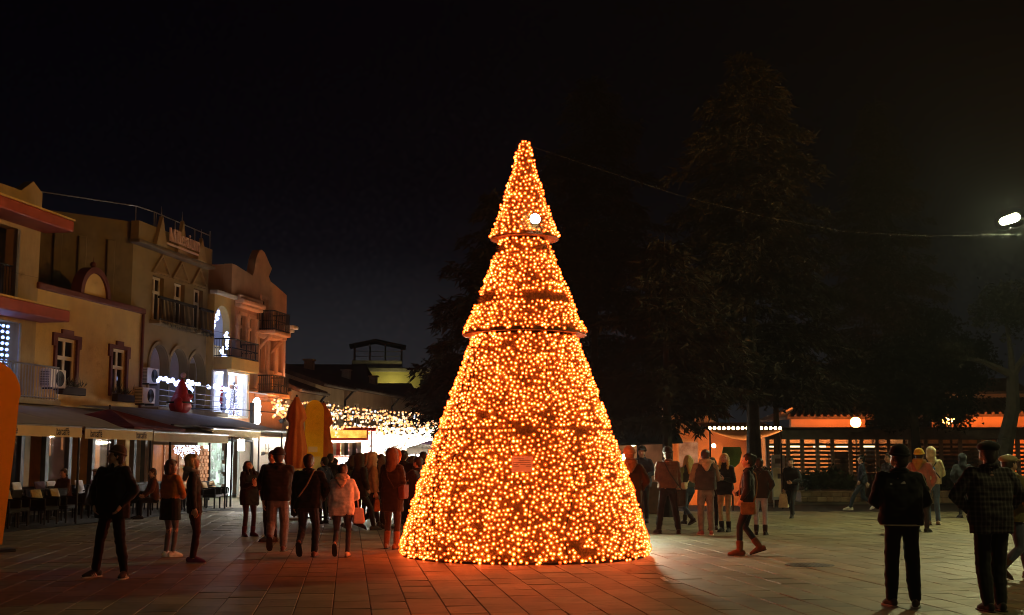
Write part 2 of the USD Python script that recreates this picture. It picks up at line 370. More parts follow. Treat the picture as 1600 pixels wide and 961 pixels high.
BULBS = [bulb_mats('plain', 1.0), bulb_mats('bright', 1.9), bulb_mats('dim', .42)]
kind = rb.choice(3, len(P), p=[.55, .22, .23])
BR = .0275
globe, core = trimesh.creation.icosphere(1, BR), trimesh.creation.icosphere(0, BR * .40)
order = np.argsort(np.hypot(P[:, 0] + TX, P[:, 1] + TY))
sized = []
for q in (.8, .9, 1.0, 1.07, 1.15): g, c = globe.copy(), core.copy(); g.apply_scale(q); c.apply_scale(q); sized.append((g, c))
for i in order[:300]:
    q = int(rb.integers(0, 5)); g, c = sized[q]; fresh = (id(g), str(BULBS[kind[i]][0].GetPath()), True) not in _shared
    b = part(xmas, 'bulb', g, BULBS[kind[i]][0], smooth=True, loc=P[i])
    if fresh: part(b, 'filament', c, BULBS[kind[i]][1])              # the repeats bring theirs along
def instancer(parent, name, mesh, material, pos, scales, label=None):
    pp = _path(parent); pth = f'{pp}/{numbered(pp, name)}'
    pi = UsdGeom.PointInstancer.Define(stage, pth)
    ms = usdkit.mesh(stage, pth + '/' + name + '_shape', mesh, material, True)
    pi.CreatePrototypesRel().SetTargets([ms.GetPath()])
    pi.CreatePositionsAttr(Vt.Vec3fArray.FromNumpy(np.asarray(pos, np.float32)))
    pi.CreateProtoIndicesAttr(Vt.IntArray([0] * len(pos)))
    pi.CreateScalesAttr(Vt.Vec3fArray.FromNumpy(np.repeat(np.asarray(scales, np.float32)[:, None], 3, 1)))
    return keys(pi.GetPrim(), label, kind='stuff')
far = order[300:]
sc = rb.uniform(.8, 1.15, len(far)); s2 = sc * rb.uniform(.8, 1.2, len(far))
for k in range(3):
    q = kind[far] == k
    instancer(xmas, 'other_bulbs', globe, BULBS[k][0], P[far][q], sc[q])
    instancer(xmas, 'other_filaments', core, BULBS[k][1], P[far][q], s2[q])
print('bulbs', len(P))
# the dark supply cables that run down the cone
for k in range(9):
    a0 = rb.uniform(0, 2 * math.pi); pts = []
    for tz, tr in shell_pts[2:3]:
        for u in np.linspace(0, 1, 14):
            z = tz[0] + (tz[-1] - tz[0]) * u; r = np.interp(z, tz, tr); a = a0 + .10 * math.sin(u * 9 + k)
            pts.append((( r + .012) * math.cos(a), (r + .012) * math.sin(a), z))
    part(xmas, 'supply_cable', tube(pts, .009, 4), M_BLACK)
# tinsel garland needles
def needles(n, L, w, rg, keep=None):
    P, N, th = on_cone(n, rg)
    n = len(P)
    d = N * rg.uniform(.25, 1.0, n)[:, None] + rg.normal(0, .75, (n, 3)); d /= np.linalg.norm(d, axis=1)[:, None]
    s = np.cross(d, rg.normal(0, 1, (n, 3))); s /= np.linalg.norm(s, axis=1)[:, None] + 1e-9
    l = rg.uniform(.5, 1.0, n)[:, None] * L; b = P - N * .045
    v = np.stack([b - s * w, b + s * w, b + d * l + s * w * .25], 1).reshape(-1, 3)
    return trimesh.Trimesh(v, np.arange(3 * n).reshape(-1, 3), process=False)
rt = np.random.default_rng(21)
def tinsel_mat(name, c, metallic, rough):
    return usdkit.material(stage, '/World/Looks/' + name, {
        'g': ('geometry', {}), 'r': ('rgb_ramp', {'ramp': [(0, tuple(a * .5 for a in c)), (1, tuple(min(1, a * 1.5) for a in c))]}),
        'p': ('principled_bsdf', {'roughness': rough, 'metallic': metallic})}, [('g.random_per_island', 'r.fac'), ('r.color', 'p.base_color')], surface='p.BSDF')
part(xmas, 'tinsel', needles(80000, .12, .0045, rt), tinsel_mat('green_tinsel', (.42, .34, .09), .1, .5), kind='stuff')
part(xmas, 'gold_tinsel', needles(34000, .11, .004, rt), tinsel_mat('gold_tinsel', (.55, .52, .10), .5, .3), kind='stuff')
# sign sheet and white lamp
M_PAPER = usdkit.material(stage, '/World/Looks/thin_paper', {'d': ('diffuse_bsdf', {'color': (.85, .84, .82)}), 't': ('translucent_bsdf', {'color': (.88, .86, .82)}), 'm': ('mix_closure', {'fac': .45})}, [('d.BSDF', 'm.closure1'), ('t.BSDF', 'm.closure2')], surface='m.closure')
zc = AT(800, 724, TY)[2]; rr = np.interp(zc, shell_pts[2][0], shell_pts[2][1])
ang = math.atan2(-1, .02)
sg = thing('paper_notice', 'white printed paper notice hung on the front of the lit tree', 'notice', (TX - .06, TY - rr - .115, zc))
part(sg, 'sheet', slabq([[-.165, -.02, -.12], [.165, -.02, -.12], [.165, .045, .12], [-.165, .045, .12]][::1], .004), M_PAPER)
lines = []
for k, (x0, x1) in enumerate([(-.13, .03), (-.05, .13), (-.14, .13), (-.14, -.06), (-.03, .06), (.07, .14), (-.14, -.05), (.06, .14)]):
    zz = [.075, .045, .02, -.01, -.01, -.015, -.04, -.04][k]; h = .008
    yy = lambda z: -.02 + (z + .12) * .065 / .24 - .003
    lines.append([[x0, yy(zz), zz], [x1, yy(zz), zz], [x1, yy(zz + h), zz + h], [x0, yy(zz + h), zz + h]])
part(sg, 'print', sheet(lines), mat('print_ink', (.12, .11, .13), .8, .1, 4))
zc = AT(800, 351, TY)[2]; rr = np.interp(zc, shell_pts[0][0], shell_pts[0][1])
lx = AT(836, 351, TY - .45)
wl = thing('white_floodlight', 'small bright white floodlight fixed near the top tier of the lit tree', 'floodlight', (lx[0], TY - .52, zc))
part(wl, 'housing', cbx(-.075, .075, 0, .10, -.085, .085, .015), M_DARKMETAL)
for q in (-.09, .09): part(wl, 'bracket', rod((q, .05, 0), (q, .25, -.02), .01), M_DARKMETAL)
part(wl, 'lens', lathe([(.001, .05), (.06, .042), (.085, .028), (.09, .002)], 20).apply_transform(trimesh.transformations.rotation_matrix(math.pi / 2, [1, 0, 0])), glow('white_lens', (1, .95, .85), 60.0))
# ---------------------------------------------------------------- people
_ico = {k: np.array(trimesh.creation.icosphere(k, 1.0).vertices) for k in (0, 1, 2)}
def sp(p, r, k=1, s=(1, 1, 1)):
    return np.asarray(p, float) + _ico[k] * (r * np.asarray(s, float))
def hull(*sets):
    return Manifold.hull_points(np.vstack(sets).astype(np.float64))
def chain(pts, k=1):
    return [hull(sp(a, ra, k), sp(b, rb, k)) for (a, ra), (b, rb) in zip(pts[:-1], pts[1:])]
def union(ms): return Manifold.batch_boolean(ms, mf.OpType.Add)
def finish(m, L, iters=8, fold=0.0, fs=9.0, seed=0):
    if L: m = m.refine_to_length(L)
    q = m.to_mesh(); t = trimesh.Trimesh(q.vert_properties[:, :3], q.tri_verts, process=True)
    if iters: trimesh.smoothing.filter_taubin(t, lamb=.5, nu=.53, iterations=iters)
    if fold:
        v = np.array(t.vertices); n = np.array(t.vertex_normals)
        a = meshkit.fbm(v * fs * np.array([1, 1, .6]) + seed, 3, seed) - .5
        b = np.abs(meshkit.noise(v * fs * np.array([.7, .7, 1.7]) + 9 + seed, seed + 3) - .5)
        t.vertices = v + n * ((a * .9 + (b - .25) * .9) * fold)[:, None]
    return t
def ik(a, b, l1, l2, hint):
    a, b, hint = (np.asarray(x, float) for x in (a, b, hint))
    d = b - a; D = np.linalg.norm(d); m = (l1 + l2) * .998
    if D > m: b = a + d / D * m; d = b - a; D = m
    u = d / D; x = (l1 * l1 - l2 * l2 + D * D) / (2 * D); h = math.sqrt(max(l1 * l1 - x * x, 0))
    w = hint - u * hint.dot(u); w /= np.linalg.norm(w) + 1e-9
    return a + u * x + w * h, b
def rotx(a): c, s = math.cos(a), math.sin(a); return np.array([[1, 0, 0], [0, c, -s], [0, s, c]])
def rotz(a): c, s = math.cos(a), math.sin(a); return np.array([[c, -s, 0], [s, c, 0], [0, 0, 1]])
def roty(a): c, s = math.cos(a), math.sin(a); return np.array([[c, 0, s], [0, 1, 0], [-s, 0, c]])

def hand_bones(w, d, palm, side, curl):
    """palm, four unequal fingers bent at the knuckles and a thumb; w wrist, d pointing direction, palm the way the palm faces"""
    d = d / np.linalg.norm(d); palm = palm - d * palm.dot(d); palm /= np.linalg.norm(palm) + 1e-9
    u = np.cross(d, palm) * side                                    # towards the thumb
    out = [hull(sp(w, .026, 0), sp(w + d * .03 + u * .026, .017, 0), sp(w + d * .03 - u * .024, .017, 0), sp(w + d * .088 + u * .034, .013, 0), sp(w + d * .082 - u * .032, .013, 0))]
    for o, l in ((.033, .072), (.011, .082), (-.011, .076), (-.032, .060)):
        p = w + d * .086 + u * o; a = curl * .55; r = .0092
        for f in (.45, .32, .23):
            q = p + (d * math.cos(a) + palm * math.sin(a)) * l * f; out.append(hull(sp(p, r, 0), sp(q, r * .9, 0))); p = q; a += curl * .7; r *= .9
    p = w + d * .028 + u * .03; q = p + (u * .7 + d * .6 + palm * .25) * .042; t = q + (d * .85 + u * .15 + palm * .4 * (1 + curl)) * .036
    out += [hull(sp(p, .013, 0), sp(q, .0105, 0)), hull(sp(q, .0105, 0), sp(t, .009, 0))]
    return out

SKIN = {'fair': (.52, .33, .24), 'tan': (.42, .26, .18)}
def skin(k): return mat('skin_' + k, SKIN[k], .5, .10, 20, bump=.1, bscale=80, spec=.4)
def hairmat(c):
    return mat('hair_' + '_'.join(f'{int(x * 1000):03d}' for x in c), c, .45, .35, 60, bump=.5, bscale=160)
POSES = {  # wrist targets relative to the shoulder of each side (x outward, y forward, z up) and elbow hints
    'down': dict(h=(.06, .03, -.54), e=(.35, -1, 0), d=(.05, .25, -1)),
    'back_swing': dict(h=(.07, -.17, -.50), e=(.35, -1, 0), d=(.05, -.3, -1)),
    'fwd_swing': dict(h=(.02, .25, -.47), e=(.4, -1, 0), d=(-.05, .6, -.8)),
    'pocket': dict(h=(.02, .10, -.44), e=(1, -.7, 0), d=(-.35, .35, -.9)),
    'phone': dict(h=(-.09, .27, -.20), e=(.5, -.5, -1), d=(-.45, .55, .55)),
    'chest': dict(h=(-.10, .20, -.24), e=(.6, -.6, -1), d=(-.75, .45, .15)),
    'belly': dict(h=(-.08, .22, -.36), e=(1, -.5, -.3), d=(-.85, .4, .0)),
    'hip': dict(h=(.10, .10, -.40), e=(1, -.6, 0), d=(-.2, .5, -.8)),
    'raised': dict(h=(-.02, .34, .02), e=(.5, .1, -1), d=(-.1, .6, .8)),
    'akimbo': dict(h=(.0, .12, -.40), e=(1, -.25, .1), d=(-.5, .6, -.5)),
    'lap': dict(h=(-.05, .30, -.38), e=(.8, -.4, -.4), d=(-.5, .9, -.2)),
}
STANDS = {
    'stand': dict(l=(-.10, .02, 0, 8), r=(.10, -.02, 0, -10)),
    'wide': dict(l=(-.20, .05, 0, 14), r=(.20, -.03, 0, -14)),
    'apart': dict(l=(-.25, .04, 0, 18), r=(.25, -.02, 0, -18)),
    'close': dict(l=(-.075, .0, 0, 6), r=(.075, .03, 0, -6)),
    'walk_l': dict(l=(-.085, .30, .0, 2), r=(.085, -.33, .07, -4)),
    'walk_r': dict(l=(-.085, -.33, .07, 4), r=(.085, .30, .0, -2)),
    'step': dict(l=(-.08, .14, .0, 2), r=(.08, -.20, .06, -4)),
    'lift_l': dict(l=(-.10, -.26, .16, 4), r=(.09, .08, .0, -4)),
    'lift_r': dict(l=(-.09, .08, .0, 4), r=(.10, -.26, .16, -4)),
    'stride_l': dict(l=(-.08, .38, .0, 2), r=(.08, -.40, .08, -2)),
    'stride_r': dict(l=(-.08, -.40, .08, 2), r=(.08, .38, .0, -2)),
    'rest': dict(l=(-.13, .06, 0, 20), r=(.11, -.02, 0, -8)),
}
PEOPLE = []
def person(label, at, face, h=1.75, stand='stand', larm='down', rarm='down', coat=(.02, .02, .022), hem=.86, bulk=1.0, legs=(.02, .02, .025), legw=1.0, shoe=(.03, .028, .026), boot=0.0,
           hair=(.03, .02, .015), style='short', hat=None, hatc=(.03, .03, .03), hood=None, hoodc=None, fur=None, lean=.0, look=(0, 0), skin_k='fair', detail=1, sit=False, female=False,
           sleeve=None, vest=False, extras=None, group=None, sole=None, coat_mat=None, seed=None):
    sd = len(PEOPLE) + 1 if seed is None else seed
    k = h / 1.75
    L = {2: .019, 1: .029, 0: .045}[detail]
    z0 = 0.0
    root = thing('person', label, 'person', (at[0], at[1], z0), face, group)
    S = lambda m: xf(m, s=k)
    st = STANDS[stand]
    hw = .088
    pel = np.array([0, 0, .93])
    spread = max(abs(st['l'][1]), abs(st['r'][1]), abs(st['l'][0]) * .6)
    pel[2] -= .46 * max(0, spread - .12) ** 1.2 + .01
    pel[1] = (st['l'][1] + st['r'][1]) * .35
    if sit: pel = np.array([0, 0, .56])
    RX = rotx(-lean)
    up = lambda p: pel + RX @ (np.asarray(p, float) - [0, 0, .93])
    feet, legpts = [], []
    for sgn, key in ((-1, 'l'), (1, 'r')):
        x, y, z, yaw = st[key]
        if sit: x, y, z = sgn * .12, .42, 0
        hipj = pel + [sgn * hw, 0, -.02]
        ank = np.array([x, y, .085 + z])
        if z > .03: ank[1] += .02
        knee, ank = ik(hipj, ank, .415, .408, (sgn * .08, 1, .15))
        pitch = -min(z * 5.5, .95) if z > .02 and y < 0 else 0.0
        feet.append((ank, math.radians(yaw), pitch)); legpts.append((hipj, knee, ank))
    shw = .165 if female else .185
    sho = [up([sg * shw, 0, 1.425]) for sg in (-1, 1)]
    arms, hands = [], []
    for i, (sg, pose) in enumerate(((-1, larm), (1, rarm))):
        P = POSES[pose]; m = np.array([sg, 1, 1])
        w = sho[i] + RX @ (np.array(P['h']) * m); e, w = ik(sho[i], w, .285, .255, RX @ (np.array(P['e']) * m))
        d = RX @ (np.array(P['d']) * m); d /= np.linalg.norm(d)
        arms.append((sho[i], e, w)); hands.append((w, d, sg, pose))
    # ---- body: one continuous surface
    yaw, pit = math.radians(look[0]), math.radians(look[1])
    nb = up([0, -.005, 1.47]); HR = RX @ rotz(yaw) @ rotx(-pit)
    hd = lambda p: nb + HR @ (np.asarray(p, float) - [0, -.005, 1.47])
    def hs(p, r, kk=1, s=(1, 1, 1)): return (nb + (HR @ (np.asarray(p, float) + _ico[kk] * (r * np.asarray(s, float)) - [0, -.005, 1.47]).T).T)
    bones = [hull(sp(up([-.12, 0, 1.40]), .055), sp(up([.12, 0, 1.40]), .055), sp(up([-.09, 0, 1.22]), .085), sp(up([.09, 0, 1.22]), .085)),
             hull(sp(up([-.09, 0, 1.22]), .085), sp(up([.09, 0, 1.22]), .085), sp(pel + [-.08, 0, 0], .085), sp(pel + [.08, 0, 0], .085)),
             hull(sp(up([0, -.01, 1.42]), .075), hs([0, -.005, 1.56], .052))]
    bones += [hull(hs([0, -.014, 1.662], .092, 2, (.93, 1.07, 1)), hs([0, .035, 1.585], .055), hs([0, .058, 1.552], .028), hs([-.03, .05, 1.60], .045), hs([.03, .05, 1.60], .045)),
              hull(hs([0, .086, 1.655], .010, 0), hs([0, .112, 1.613], .012, 0), hs([-.012, .092, 1.606], .010, 0), hs([.012, .092, 1.606], .010, 0)),
              hull(hs([-.088, -.008, 1.640], .014, 0, (.6, 1, 1.3)), hs([-.085, -.004, 1.612], .010, 0)), hull(hs([.088, -.008, 1.640], .014, 0, (.6, 1, 1.3)), hs([.085, -.004, 1.612], .010, 0))]
    for hj, kn, an in legpts: bones += chain([(hj, .075), (kn, .048), (an, .036)])
    for s_, e, w in arms: bones += chain([(s_, .045), (e, .036), (w, .027)])
    for f, yw, pc in feet: bones.append(hull(sp(f, .035), sp(f + rotz(yw) @ rotx(pc) @ np.array([0, .12, -.045]), .025)))
    bods = union(bones)
    t = finish(bods, L * .85, 6)
    hb = []
    for w, d, sg, pose in hands:
        palm = np.array([-sg, .15, 0.]) if pose in ('down', 'back_swing', 'fwd_swing', 'pocket', 'hip', 'akimbo') else RX @ np.array([-sg * .5, -.6, .5])
        hb += hand_bones(w, d, palm, -sg if pose in ('down', 'back_swing', 'fwd_swing', 'pocket', 'hip', 'akimbo') else sg, .75 if pose in ('phone', 'chest', 'raised', 'belly') else .5)
    hm = union(hb)
    th_ = finish(hm, .012 if detail == 2 else 0, 2 if detail == 2 else 0)
    body = part(root, 'body', S(trimesh.util.concatenate([t, th_])), skin(skin_k), smooth=True)
    eyes = [trimesh.Trimesh(hs([sx * .034, .079, 1.645], .0115, 1, (1.2, .6, .8)), trimesh.creation.icosphere(1, 1).faces) for sx in (-1, 1)]
    for e in eyes: part(body, 'eye', S(e), mat('eye_dark', (.05, .035, .03), .2, .1, 5), smooth=True)
    part(body, 'mouth', S(trimesh.Trimesh(hs([0, .091, 1.578], .02, 1, (1.1, .45, .32)), trimesh.creation.icosphere(1, 1).faces)), mat('lips', (.34, .13, .10), .5, .1, 9), smooth=True)
    # ---- trousers
    tr = [hull(sp(pel + [-.07, 0, .06], .098), sp(pel + [.07, 0, .06], .098), sp(legpts[0][0] + [0, 0, -.03], .09), sp(legpts[1][0] + [0, 0, -.03], .09))]
    for i, (hj, kn, an) in enumerate(legpts):
        low = an + (kn - an) * .06
        tr += chain([(hj + [0, 0, -.02], .092 * (.8 + .2 * legw)), (hj * .45 + kn * .55, .078 * (.6 + .4 * legw)), (kn, .060 * legw), (kn * .6 + an * .4, .060 * legw), (low, .050 * legw)])
    part(root, 'trousers', S(finish(union(tr), L, 6, .022 if legw > .95 else .007, 12, sd)), cloth(legs), smooth=True)
    # ---- shoes
    for i, ((f, yw, pc), (hj, kn, an)) in enumerate(zip(feet, legpts)):
        Q = rotz(yw) @ rotx(pc)
        g = lambda p: f + Q @ np.asarray(p, float)
        wd = .034 if female else .040
        pts = [g([0, -.055, -.035]) + (Q @ (_ico[1] * [wd, .045, .048]).T).T, g([0, .02, -.02]) + (Q @ (_ico[1] * [wd, .05, .055]).T).T, g([0, .12, -.05]) + (Q @ (_ico[1] * [wd * 1.15, .06, .034]).T).T, g([0, .17, -.056]) + (Q @ (_ico[1] * [wd * .85, .04, .026]).T).T]
        ms = [hull(*pts[:2]), hull(*pts[1:])]
        if boot: ms.append(hull(sp(f + [0, 0, 0], .052), sp(f + (kn - f) * boot, .062)))
        sm = union(ms).trim_by_plane(tuple(Q @ np.array([0, 0, 1.])), float((Q @ np.array([0, 0, 1.])).dot(g([0, 0, -.083]))))
        s_ = part(root, 'shoe', S(finish(sm, L * .7, 3)), cloth(shoe), smooth=True)
        so = trimesh.creation.extrude_polygon(unary_union([Point(0, -.055).buffer(wd + .006), Point(0, .125).buffer(wd * 1.15 + .008), Point(0, .175).buffer(wd * .9 + .008)]).convex_hull, .016)
        so.apply_translation([0, 0, -.085]); so.vertices = (Q @ np.array(so.vertices).T).T + f
        part(s_, 'sole', S(so), cloth(sole or (.03, .028, .026)))
        if extras and extras.get('shoe_stripes'):
            for q in range(3):
                a = [g([sx_ * (wd + .012), .02 + q * .028 - .004, -.068]) for sx_ in (-1, 1)] ; b_ = [g([sx_ * (wd * .55), .045 + q * .03, .0 - q * .01]) for sx_ in (-1, 1)]
                part(s_, 'stripe', S(trimesh.util.concatenate([rod(a[0], b_[0], .007, 5), rod(b_[0], b_[1], .007, 5), rod(a[1], b_[1], .007, 5)])), cloth((.75, .75, .73)))
    # ---- coat
    b = bulk; fem = .93 if female else 1.0
    sec = [(.135 * fem, 1.425, .068 * (.6 + .4 * b)), (.115 * fem, 1.30, .108 * b), (.088 * fem, 1.10, (.108 if female else .118) * b), (.095, .97, .122 * b)]
    cm = []
    prev = None
    for (wx, z, r) in sec:
        cur = [sp(up([-wx, .0, z]), r, 1, (1, .92, 1)), sp(up([wx, .0, z]), r, 1, (1, .92, 1))]
        if prev: cm.append(hull(*prev, *cur))
        prev = cur
    cm.append(hull(sp(up([0, -.01, 1.44]), .085, 1), sp(up([0, -.005, 1.505]), .066, 1)))
    if not sit:
        for (hj, kn, an) in legpts:
            tt = max(0.0, min(1.0, (.93 - hem + .05) / .46))
            q = hj + (kn - hj) * tt
            cm.append(hull(*prev, sp(q, .105 * b))) if tt > 0 else None
        if hem < .80: cm.append(hull(*prev, *[sp(hj + (kn - hj) * max(0, min(1, (.93 - hem + .05) / .46)), .10 * b) for hj, kn, an in legpts]))
    sl = sleeve if sleeve is not None else coat
    sleeves = []
    for (s_, e, w), hnd in zip(arms, hands):
        ch = chain([(s_, .070 * (.5 + .5 * b)), ((s_ + e) / 2, .067 * (.4 + .6 * b)), (e, .060 * (.4 + .6 * b)), ((e + w) / 2, .055 * (.4 + .6 * b)), (w + (e - w) * .05, .043)])
        (sleeves if sleeve is not None else cm).extend(ch)
    cu = union(cm)
    if not sit: cu = cu.trim_by_plane((0, 0, 1), hem - (.93 - pel[2]) * .6)
    part(root, 'vest' if vest else 'coat', S(finish(cu, L, 5, .026 if b < 1.12 else .036, 10, sd + 5)), coat_mat or cloth(coat), smooth=True)
    if sleeves: part(root, 'sleeves', S(finish(union(sleeves), L, 5, .024, 11, sd)), cloth(sl), smooth=True)
    # collar or hood lying on the back
    if hood == 'down' or fur == 'down':
        pts = [hd_ for hd_ in [up([.085, .055, 1.465]), up([.105, -.03, 1.50]), up([.07, -.105, 1.525]), up([0, -.125, 1.52]), up([-.07, -.105, 1.525]), up([-.105, -.03, 1.50]), up([-.085, .055, 1.465])]]
        rr = [.035, .045, .056, .062, .056, .045, .035]
        hm_ = union(chain(list(zip(pts, rr))) + [hull(sp(up([-.05, -.12, 1.46]), .05), sp(up([.05, -.12, 1.46]), .05), sp(up([0, -.15, 1.36]), .04))])
        part(root, 'fur_collar' if fur == 'down' else 'hood', S(finish(hm_, L * .8, 4, .03 if fur else .012, 22 if fur else 10, sd)), cloth(hoodc or coat), smooth=True)
    else:
        pts = [up([.06, .06, 1.47]), up([.085, -.01, 1.50]), up([.05, -.075, 1.515]), up([-.05, -.075, 1.515]), up([-.085, -.01, 1.50]), up([-.06, .06, 1.47])]
        part(root, 'collar', S(finish(union(chain([(p, .024) for p in pts])), L * .8, 3)), coat_mat or cloth(hoodc or coat), smooth=True)
    # ---- head cover
    def cut(p, s): return Manifold.hull_points(np.array([hd([p[0] + a * s[0], p[1] + b_ * s[1], p[2] + c * s[2]]) for a in (-1, 1) for b_ in (-1, 1) for c in (-1, 1)]))
    hair_m = hairmat(hair)
    if hood == 'up':
        m = union([hull(hs([0, -.02, 1.675], .128, 2, (.92, 1.05, 1)), hs([0, -.01, 1.56], .115)), hull(hs([0, -.01, 1.56], .115), sp(up([0, -.03, 1.46]), .12))])
        m = m - cut([0, .16, 1.635], (.072, .12, .10))
        part(root, 'hood', S(finish(m, L * .8, 4, .010, 9, sd)), cloth(hoodc or coat), smooth=True)
        if fur:
            ring = [hd([.092 * math.sin(a), .105 + .02 * math.cos(a), 1.635 + .118 * math.cos(a)]) for a in np.arange(14) / 14 * 2 * math.pi]
            part(root, 'fur_trim', S(finish(union([hull(sp(p, .034), sp(q, .034)) for p, q in zip(ring, ring[1:] + ring[:1])]), L * .7, 3, .03, 26, sd)), cloth(fur), smooth=True)
        part(root, 'hair', S(finish(hull(hs([0, .03, 1.70], .085), hs([0, -.02, 1.69], .09)), L, 2)), hair_m, smooth=True)
    else:
        cap = hull(hs([0, -.020, 1.672], .103, 2, (.94, 1.06, 1)), hs([0, -.05, 1.60], .075))
        cap = cap - cut([0, .165, 1.57], (.2, .12, .125)) - cut([0, .05, 1.53], (.2, .09, .055))
        hm_ = [cap]
        if style == 'bob':
            for sx in (-1, 1): hm_.append(hull(hs([sx * .075, -.02, 1.66], .045), hs([sx * .083, .0, 1.53], .033), hs([sx * .06, -.06, 1.52], .04)))
            hm_.append(hull(hs([-.06, -.07, 1.64], .055), hs([.06, -.07, 1.64], .055), hs([-.055, -.075, 1.52], .04), hs([.055, -.075, 1.52], .04)))
            hm_.append(hull(hs([-.05, .055, 1.715], .032), hs([.05, .055, 1.715], .032), hs([0, -.02, 1.75], .03)))
        if style == 'long':
            hm_.append(hull(hs([-.05, -.07, 1.64], .06), hs([.05, -.07, 1.64], .06), hs([-.06, -.10, 1.50], .045), hs([.06, -.10, 1.50], .045)))
            hm_.append(hull(hs([-.06, -.10, 1.50], .045), hs([.06, -.10, 1.50], .045), hs([-.05, -.135, 1.33], .03), hs([.05, -.135, 1.33], .03)))
            for sx in (-1, 1): hm_ += chain([(hd([sx * .075, .0, 1.66]), .04), (hd([sx * .088, .02, 1.54]), .036), (hd([sx * .095, .075, 1.40]), .030)])
        if style == 'bun': hm_.append(hull(hs([0, -.12, 1.69], .045), hs([0, -.10, 1.64], .05)))
        if style != 'none': part(root, 'hair', S(finish(union(hm_), L * .8, 3, .012 if style != 'short' else .004, 25, sd)), hair_m, smooth=True)
    if hat == 'beanie':
        m = hull(hs([0, -.016, 1.695], .112, 2, (.95, 1.06, 1))).trim_by_plane(tuple(HR @ np.array([0, -.12, 1.])), float((HR @ np.array([0, -.12, 1.])).dot(hd([0, .0, 1.672])) / np.linalg.norm([0, -.12, 1.])))
        c = part(root, 'knit_cap', S(finish(m, L * .7, 4, .006, 30, sd)), cloth(hatc), smooth=True)
        ring = [hd([.104 * math.sin(a), -.014 + .114 * math.cos(a), 1.685 + .014 * math.cos(a)]) for a in np.arange(16) / 16 * 2 * math.pi]
        part(c, 'cuff', S(finish(union([hull(sp(p, .017), sp(q, .017)) for p, q in zip(ring, ring[1:] + ring[:1])]), L * .7, 1)), cloth(hatc), smooth=True)
    if hat == 'flat':
        m = union([hull(hs([0, -.02, 1.705], .12, 2, (.98, 1.12, .50)), hs([0, .06, 1.705], .07, 1, (1, 1, .35)))])
        c = part(root, 'flat_cap', S(finish(m, L * .7, 3)), cloth(hatc), smooth=True)
        part(c, 'peak', S(finish(hull(hs([-.05, .11, 1.69], .03, 1, (1, 1, .3)), hs([.05, .11, 1.69], .03, 1, (1, 1, .3)), hs([0, .15, 1.68], .03, 1, (1, 1, .3))), L * .7, 2)), cloth(hatc), smooth=True)
    info = dict(root=root, at=np.array([at[0], at[1], 0.]), face=math.radians(face), k=k, hands=hands, up=up, pel=pel, arms=arms, feet=feet)
    PEOPLE.append(info)
    return info
def world(info, p):
    return info['at'] + rotz(info['face']) @ (np.asarray(p, float) * info['k'])
def held_bag(info, label, hand, color, size=(.16, .07, .20), drop=.10, cat='handbag', name='handbag', plastic=False):
    w, d, sg, pose = info['hands'][hand]; g = w + d * .09
    root = thing(name, label, cat, world(info, g), math.degrees(info['face']))
    k = info['k']; sx, sy, sz = size
    m = hull(*[sp([a * (sx / 2 - .03), b * (sy / 2 - .02), -drop - .03], .025) for a in (-1, 1) for b in (-1, 1)], *[sp([a * (sx / 2) * 1.05, b * (sy / 2), -drop - sz], .03) for a in (-1, 1) for b in (-1, 1)])
    part(root, 'bag_body', finish(m, .03, 3, .03 if plastic else .008, 12, 3), cloth(color), smooth=True)
    for yy in (-.02, .02):
        part(root, 'handle', tube([(-sx * .3, yy, -drop - .02), (-sx * .12, yy, -.01), (sx * .12, yy, -.01), (sx * .3, yy, -drop - .02)], .006 if not plastic else .009, 5), cloth(tuple(c * .7 for c in color)))
    return root
def slung_bag(info, label, side, color, hipz=.86, size=(.26, .10, .22), strapc=None, name='shoulder_bag', back=0.0, strap_from=None, out=.20):
    """a bag at one hip with its strap over the other shoulder"""
    root = thing(name, label, 'bag', info['at'], math.degrees(info['face']))
    k = info['k']; up = info['up']; sx, sy, sz = size
    c = np.array([side * out, back, hipz])
    m = hull(*[sp(c + [b * (sy / 2 - .02), a * (sx / 2 - .03), zz * (sz / 2 - .03)], .03) for a in (-1, 1) for b in (-1, 1) for zz in (-1, 1)])
    bd = part(root, 'bag_body', xf(finish(m, .03, 3, .01, 12, 4), s=k), cloth(color), smooth=True)
    part(bd, 'flap', xf(bx(c[0] - sy / 2 - .008, c[0] + sy / 2 + .008, c[1] - sx / 2 + .01, c[1] + sx / 2 - .01, c[2], c[2] + sz / 2 + .006), s=k), cloth(tuple(q * .9 for q in color)))
    fs = -side if strap_from is None else strap_from
    pts = [c + [0, -.09, sz / 2], up([side * .12, -.145, 1.08]), up([0, -.150, 1.25]), up([fs * .075, -.115, 1.42]), up([fs * .10, -.01, 1.505]), up([fs * .07, .10, 1.40]), up([0, .145, 1.22]), up([side * .13, .14, 1.05]), c + [0, .09, sz / 2]]
    part(root, 'strap', xf(tube(pts, .013, 6), s=k), cloth(strapc or color))
    return root
def phone(info, label, glowc=(.55, .62, .75), strength=2.0, hand=1, off=(0, 0, 0)):
    w, d, sg, pose = info['hands'][hand]
    p = world(info, w + d * .10 + np.array(off))
    root = thing('phone', label, 'phone', p, math.degrees(info['face']))
    part(root, 'phone_case', cbx(-.035, .035, -.005, .005, -.07, .07, .004), M_BLACK)
    part(root, 'screen', bx(-.031, .031, -.0075, -.0052, -.062, .062), glow('phone_screen_' + str(len(PEOPLE)), glowc, strength))
    return root
